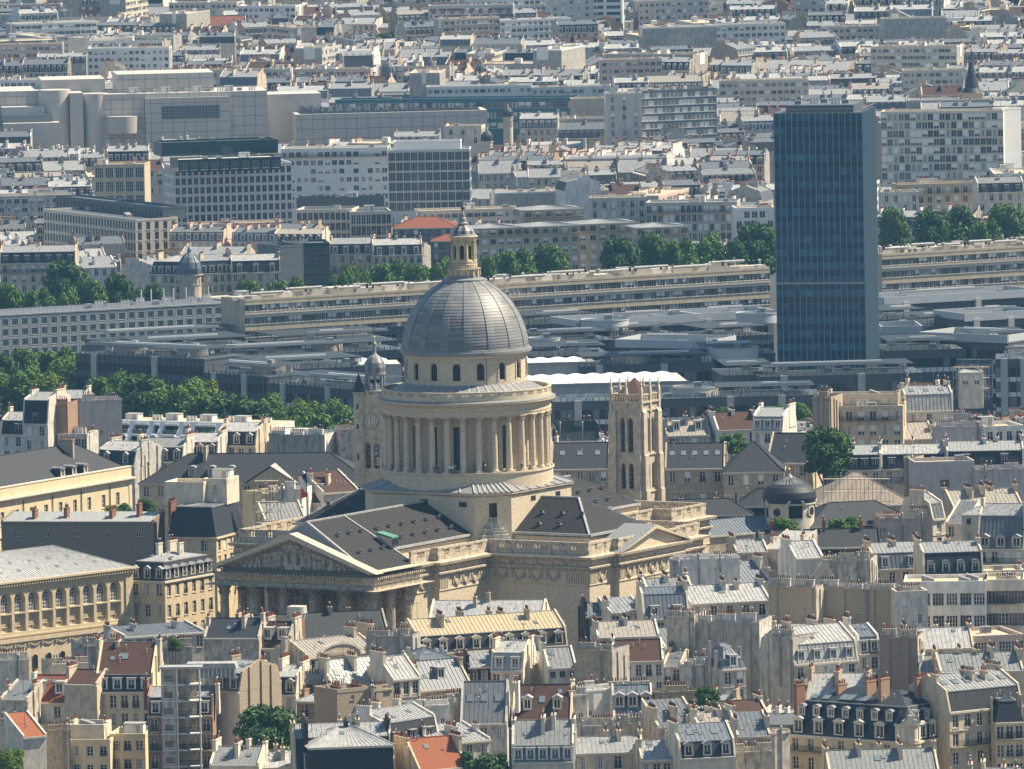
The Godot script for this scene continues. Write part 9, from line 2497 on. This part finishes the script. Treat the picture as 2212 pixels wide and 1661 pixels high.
func city():
	var r := RandomNumberGenerator.new(); r.seed = 11
	taken.append_array([[-8.6, -1829, 44, 66, deg_to_rad(-31), 27.0], [-90, -1800, 40, 14, deg_to_rad(46), 24.0], [-95, -1905, 40, 12, deg_to_rad(60), 31.0], [24, -1930, 9, 9, 0.0, 40.0], [-27, -1940, 9, 9, 0.0, 40.0], [54, -1882, 9, 9, 0.0, 14.0], [-68, -2060, 24, 12, deg_to_rad(-26), 16.0], [79, -2545, 18, 18, 0.0, 60.0]])
	var all := []
	var d := 1470.0
	var row := 0
	while d < 4720.0:
		var xh := d * 0.0556 + 12.0
		var step := 40.0 if d < 2450 else 36.0
		var x := -xh
		while x < xh:
			var cx := int(floor(x / 120.0)); var cd := int(floor(d / 130.0))
			var yaw := deg_to_rad([-26, -10, 4, 22, -4, -16, 0, 12][absi(hash(Vector2i(cx, cd))) % 8])
			var W := 58.0
			var O := Vector3(x + W / 2, 0, -d)
			for k in 2:
				var last := {}
				var u := -W / 2
				while u < W / 2 - 8:
					var q := style(r)
					if not last.is_empty() and r.randf() < 0.6:
						var w0: float = q.w; var h0: float = last.h; q = last.duplicate(); q.erase("rng"); q.seed = r.randi(); q.w = w0; q.erase("cols"); q.erase("dn"); q.keep = h0
					if -O.z > 2900: q.w *= 1.35
					if -O.z > 3050 and r.randf() < 0.06: q = slab_style(r)
					var yw := yaw if k == 0 or r.randf() < 0.5 else yaw + PI
					if r.randf() < 0.16: yw += PI / 2
					var p := O + Basis(Vector3.UP, yaw) * Vector3(u + q.w / 2, 0, -k * 19.0 - r.randf() * 3.0)
					u += q.w + (0.0 if r.randf() < 0.8 else 3.0)
					var dd := -p.z
					if (dd > 2440 and dd < 3010) or (dd > 2085 and dd < 3010 and p.x < -0.0145 * dd) or (dd > 1650 and dd < 1775 and p.x < -0.0255 * dd) or (dd > 1765 and dd < 1905 and p.x > 0.0125 * dd) or dd < 1460 or absf(p.x) > dd * 0.0545 + 9: continue
					var g := ground_y(dd)
					q.h = r.randf_range(14.5, 20.5)
					if dd < 1760: q.h = r.randf_range(13.0, 16.5)
					elif dd < 2440:
						q.h = r.randf_range(12.0, 17.0)
						if dd > 2085: q.h = minf(q.h, 207.0 - 0.0885 * dd - g - r.randf_range(3.0, 5.0)); q.erase("keep")
						if q.h < 5.0: continue
					elif r.randf() < 0.07: q.h += r.randf_range(3, 7)
					if q.has("tall"): q.h = q.tall
					elif q.has("keep"): q.h = q.keep + r.randf_range(-0.4, 0.4)
					last = {} if q.has("tall") else q.duplicate()
					var ctr := p - Basis(Vector3.UP, yw) * Vector3(0, 0, q.d / 2)
					if not clear_of(ctr.x, ctr.z, 5.5 if dd < 2440 else 6.0): continue
					all.append({"q": q, "p": Vector3(p.x, g - 0.5, p.z), "yaw": yw, "d": dd})
			x += W + (9.0 if row % 2 else 5.0)
		d += step
		row += 1
	# what can be seen: walk from near to far, keeping the highest line of sight already blocked in each column
	for t in taken: all.append({"block": t, "d": -t[1] - 4})
	all.sort_custom(func(a, b): return a.d < b.d)
	var hz := PackedFloat32Array(); hz.resize(600); hz.fill(-9.0)
	var seen_houses := []
	for a in all:
		var xx: float; var hw: float; var top: float; var eav: float
		if a.has("block"):
			var t: Array = a.block
			xx = t[0]; hw = (absf(cos(t[4])) * t[2] + absf(sin(t[4])) * t[3]); top = t[5]; eav = t[5]
		else:
			defaults(a.q)
			var c: Vector3 = a.p - Basis(Vector3.UP, a.yaw) * Vector3(0, 0, a.q.d / 2)
			xx = c.x; hw = a.q.w / 2; eav = a.p.y + a.q.h; top = eav + a.q.rh + 1.0
		var c0 := clampi(int((xx - hw) / a.d / 0.112 * 600 + 300), 0, 599); var c1 := clampi(int((xx + hw) / a.d / 0.112 * 600 + 300), 0, 599)
		var st: float = (top - HC) / a.d; var se: float = (eav - HC) / (a.d + 6.0)
		var vis := 0.0
		for c in range(c0, c1 + 1):
			vis += maxf(0.0, st - hz[c])
			hz[c] = maxf(hz[c], se)
		if not a.has("block") and vis > 0.004:
			a.vis = vis
			seen_houses.append(a)
	seen_houses.sort_custom(func(a, b): return a.vis > b.vis)
	print("houses in view: ", seen_houses.size(), " of ", all.size())
	var single := seen_houses.slice(0, 280)
	var rest := seen_houses.slice(280)
	labels_for(single)
	for a in single:
		if not a.q.has("tall"): a.q.fl = 3
		if a.d > 2600: a.q.ant = 0
		house(a.q, a.label, a.p, a.yaw, "town_house", "house", "houses of the wider city")
	# the rest, as one mass of roofs
	var S := Node3D.new(); S.name = "distant_rooftops"; add_child(S)
	S.set_meta("kind", "stuff"); S.set_meta("label", "mass of small distant houses and roofs"); S.set_meta("category", "houses")
	var kinds := 22
	var lists := []
	var qs := []
	var rv := RandomNumberGenerator.new(); rv.seed = 77
	for i in kinds:
		var q := style(rv) if i < 17 else slab_style(rv)
		q.h = 22.0; q.w = snappedf(q.w, 0.5); qs.append(q); lists.append([])
	for a in rest:
		var lo := 17 if a.q.has("tall") else 0; var n := 5 if a.q.has("tall") else 17
		var best := lo + r.randi() % n
		for t in 4:
			var k := lo + r.randi() % n
			if absf(qs[k].w - a.q.w) < absf(qs[best].w - a.q.w): best = k
		lists[best].append(a)
	for i in kinds:
		if lists[i].is_empty(): continue
		var mm := MultiMesh.new()
		mm.transform_format = MultiMesh.TRANSFORM_3D
		mm.mesh = merged(qs[i])
		mm.instance_count = lists[i].size()
		for k in lists[i].size():
			var a: Dictionary = lists[i][k]
			mm.set_instance_transform(k, Transform3D(Basis(Vector3.UP, a.yaw).scaled_local(Vector3(a.q.w / qs[i].w, 1.0, 1.0)), a.p + Vector3(0, a.q.h - 22.0, 0)))
		var o := MultiMeshInstance3D.new(); o.name = "roof_mass"; o.multimesh = mm
		S.add_child(o, true)

const ANCH := [["the temple dome", 1006, 690], ["the square tower", 1375, 950], ["the clock tower", 800, 930], ["the glass tower", 1787, 480], ["the opera house", 390, 270], ["the tall office block", 500, 450], ["the teal building", 980, 235], ["the balconied slab", 2035, 310], ["the blue slab", 1465, 240], ["the spire", 2099, 140], ["the chequered slab", 1016, 55], ["the white upper block", 250, 105], ["the saw-tooth roof", 850, 245], ["the striped tower", 1290, 20], ["the grey-blue tower", 1750, 20], ["the far trees", 860, 85], ["the right riverside trees", 2060, 490], ["the big dark courtyard tree", 585, 1560], ["the arcaded library", 140, 1290], ["the slate corner block", 1880, 1560], ["the chapel dome", 1706, 1070], ["the white cushion roof", 1310, 800], ["the portico", 640, 1250], ["the white terraced building", 390, 920], ["the dark slate dome", 931, 140], ["the ochre roof", 1065, 1380], ["the white slab", 720, 370], ["the red-brown tiles", 1170, 1530]]
func labels_for(list: Array):
	var wn := {"plaster_cream": "cream", "stone": "sandy", "stone_pale": "pale stone", "plaster_white": "white", "plaster_grey": "grey", "brick_buff": "buff brick", "plaster_pink": "pinkish", "white_panel": "white panelled", "concrete": "concrete"}
	var rn := {"zinc": "grey zinc", "zinc_pale": "pale zinc", "zinc_dark": "dark zinc", "zinc_blue": "blue-grey", "tile_brown": "brown tiled", "tile_red": "red tiled", "gravel_roof": "flat gravel"}
	var sn := {"slate": "black mansard", "slate_grey": "grey slate mansard", "zinc_dark": "dark zinc mansard", "zinc_blue": "blue-grey mansard"}
	var groups := {}
	for a in list:
		var v := project(a.p + Vector3(0, a.q.h, 0))
		a.px = v
		var best: Array = ANCH[0]; var bd := 1e9
		for n in ANCH:
			var e := Vector2(v.x - n[1], (v.y - n[2]) * 1.6).length()
			if e < bd: bd = e; best = n
		var dx: float = v.x - best[1]; var dy: float = v.y - best[2]
		var rel := ("left of" if dx < 0 else "right of") if absf(dx) > absf(dy) * 1.3 else ("above" if dy < 0 else "below")
		var nm: String = a.q.rm.resource_name
		var rf: String = sn[a.q.sm.resource_name] if a.q.roof == "mansard" else rn[nm] + " roof"
		a.label = "%s " % wn[a.q.wm.resource_name] + ("slab" if a.q.has("tall") else "house") + " with %s, %s%s %s" % [rf, "just " if bd < 90 else "", rel, best[0]]
		if not groups.has(a.label): groups[a.label] = []
		groups[a.label].append(a)
	for k in groups:
		var g: Array = groups[k]
		if g.size() < 2: continue
		g.sort_custom(func(a, b): return a.px.x < b.px.x)
		for i in g.size(): g[i].label = k + ", %s from left" % ORD[i + 1]

func terrain():
	var mb := MB.new()
	var ds := [0, 1350, 1550, 1720, 1900, 2050, 2200, 2400, 3400, 4200, 5200, 7000, 11900]
	for i in ds.size() - 1:
		var a := ground_y(ds[i]); var b := ground_y(ds[i + 1])
		mb.quad(M.asphalt, Vector3(-3000, a, -ds[i]), Vector3(3000, a, -ds[i]), Vector3(3000, b, -ds[i + 1]), Vector3(-3000, b, -ds[i + 1]))
	struct("ground", mb)

func _ready():
	rng.seed = 4
	materials()
	sky_and_sun()
	terrain()
	temple()
	flag()
	library()
	college()
	ranges()
	square_tower()
	clock_tower()
	chapel_dome()
	white_terraces()
	near_houses()
	slate_corner_block()
	near_extras()
	glass_tower()
	faculty_all()
	patterned_building()
	beige_range()
	mid_buildings()
	trees()
	city()
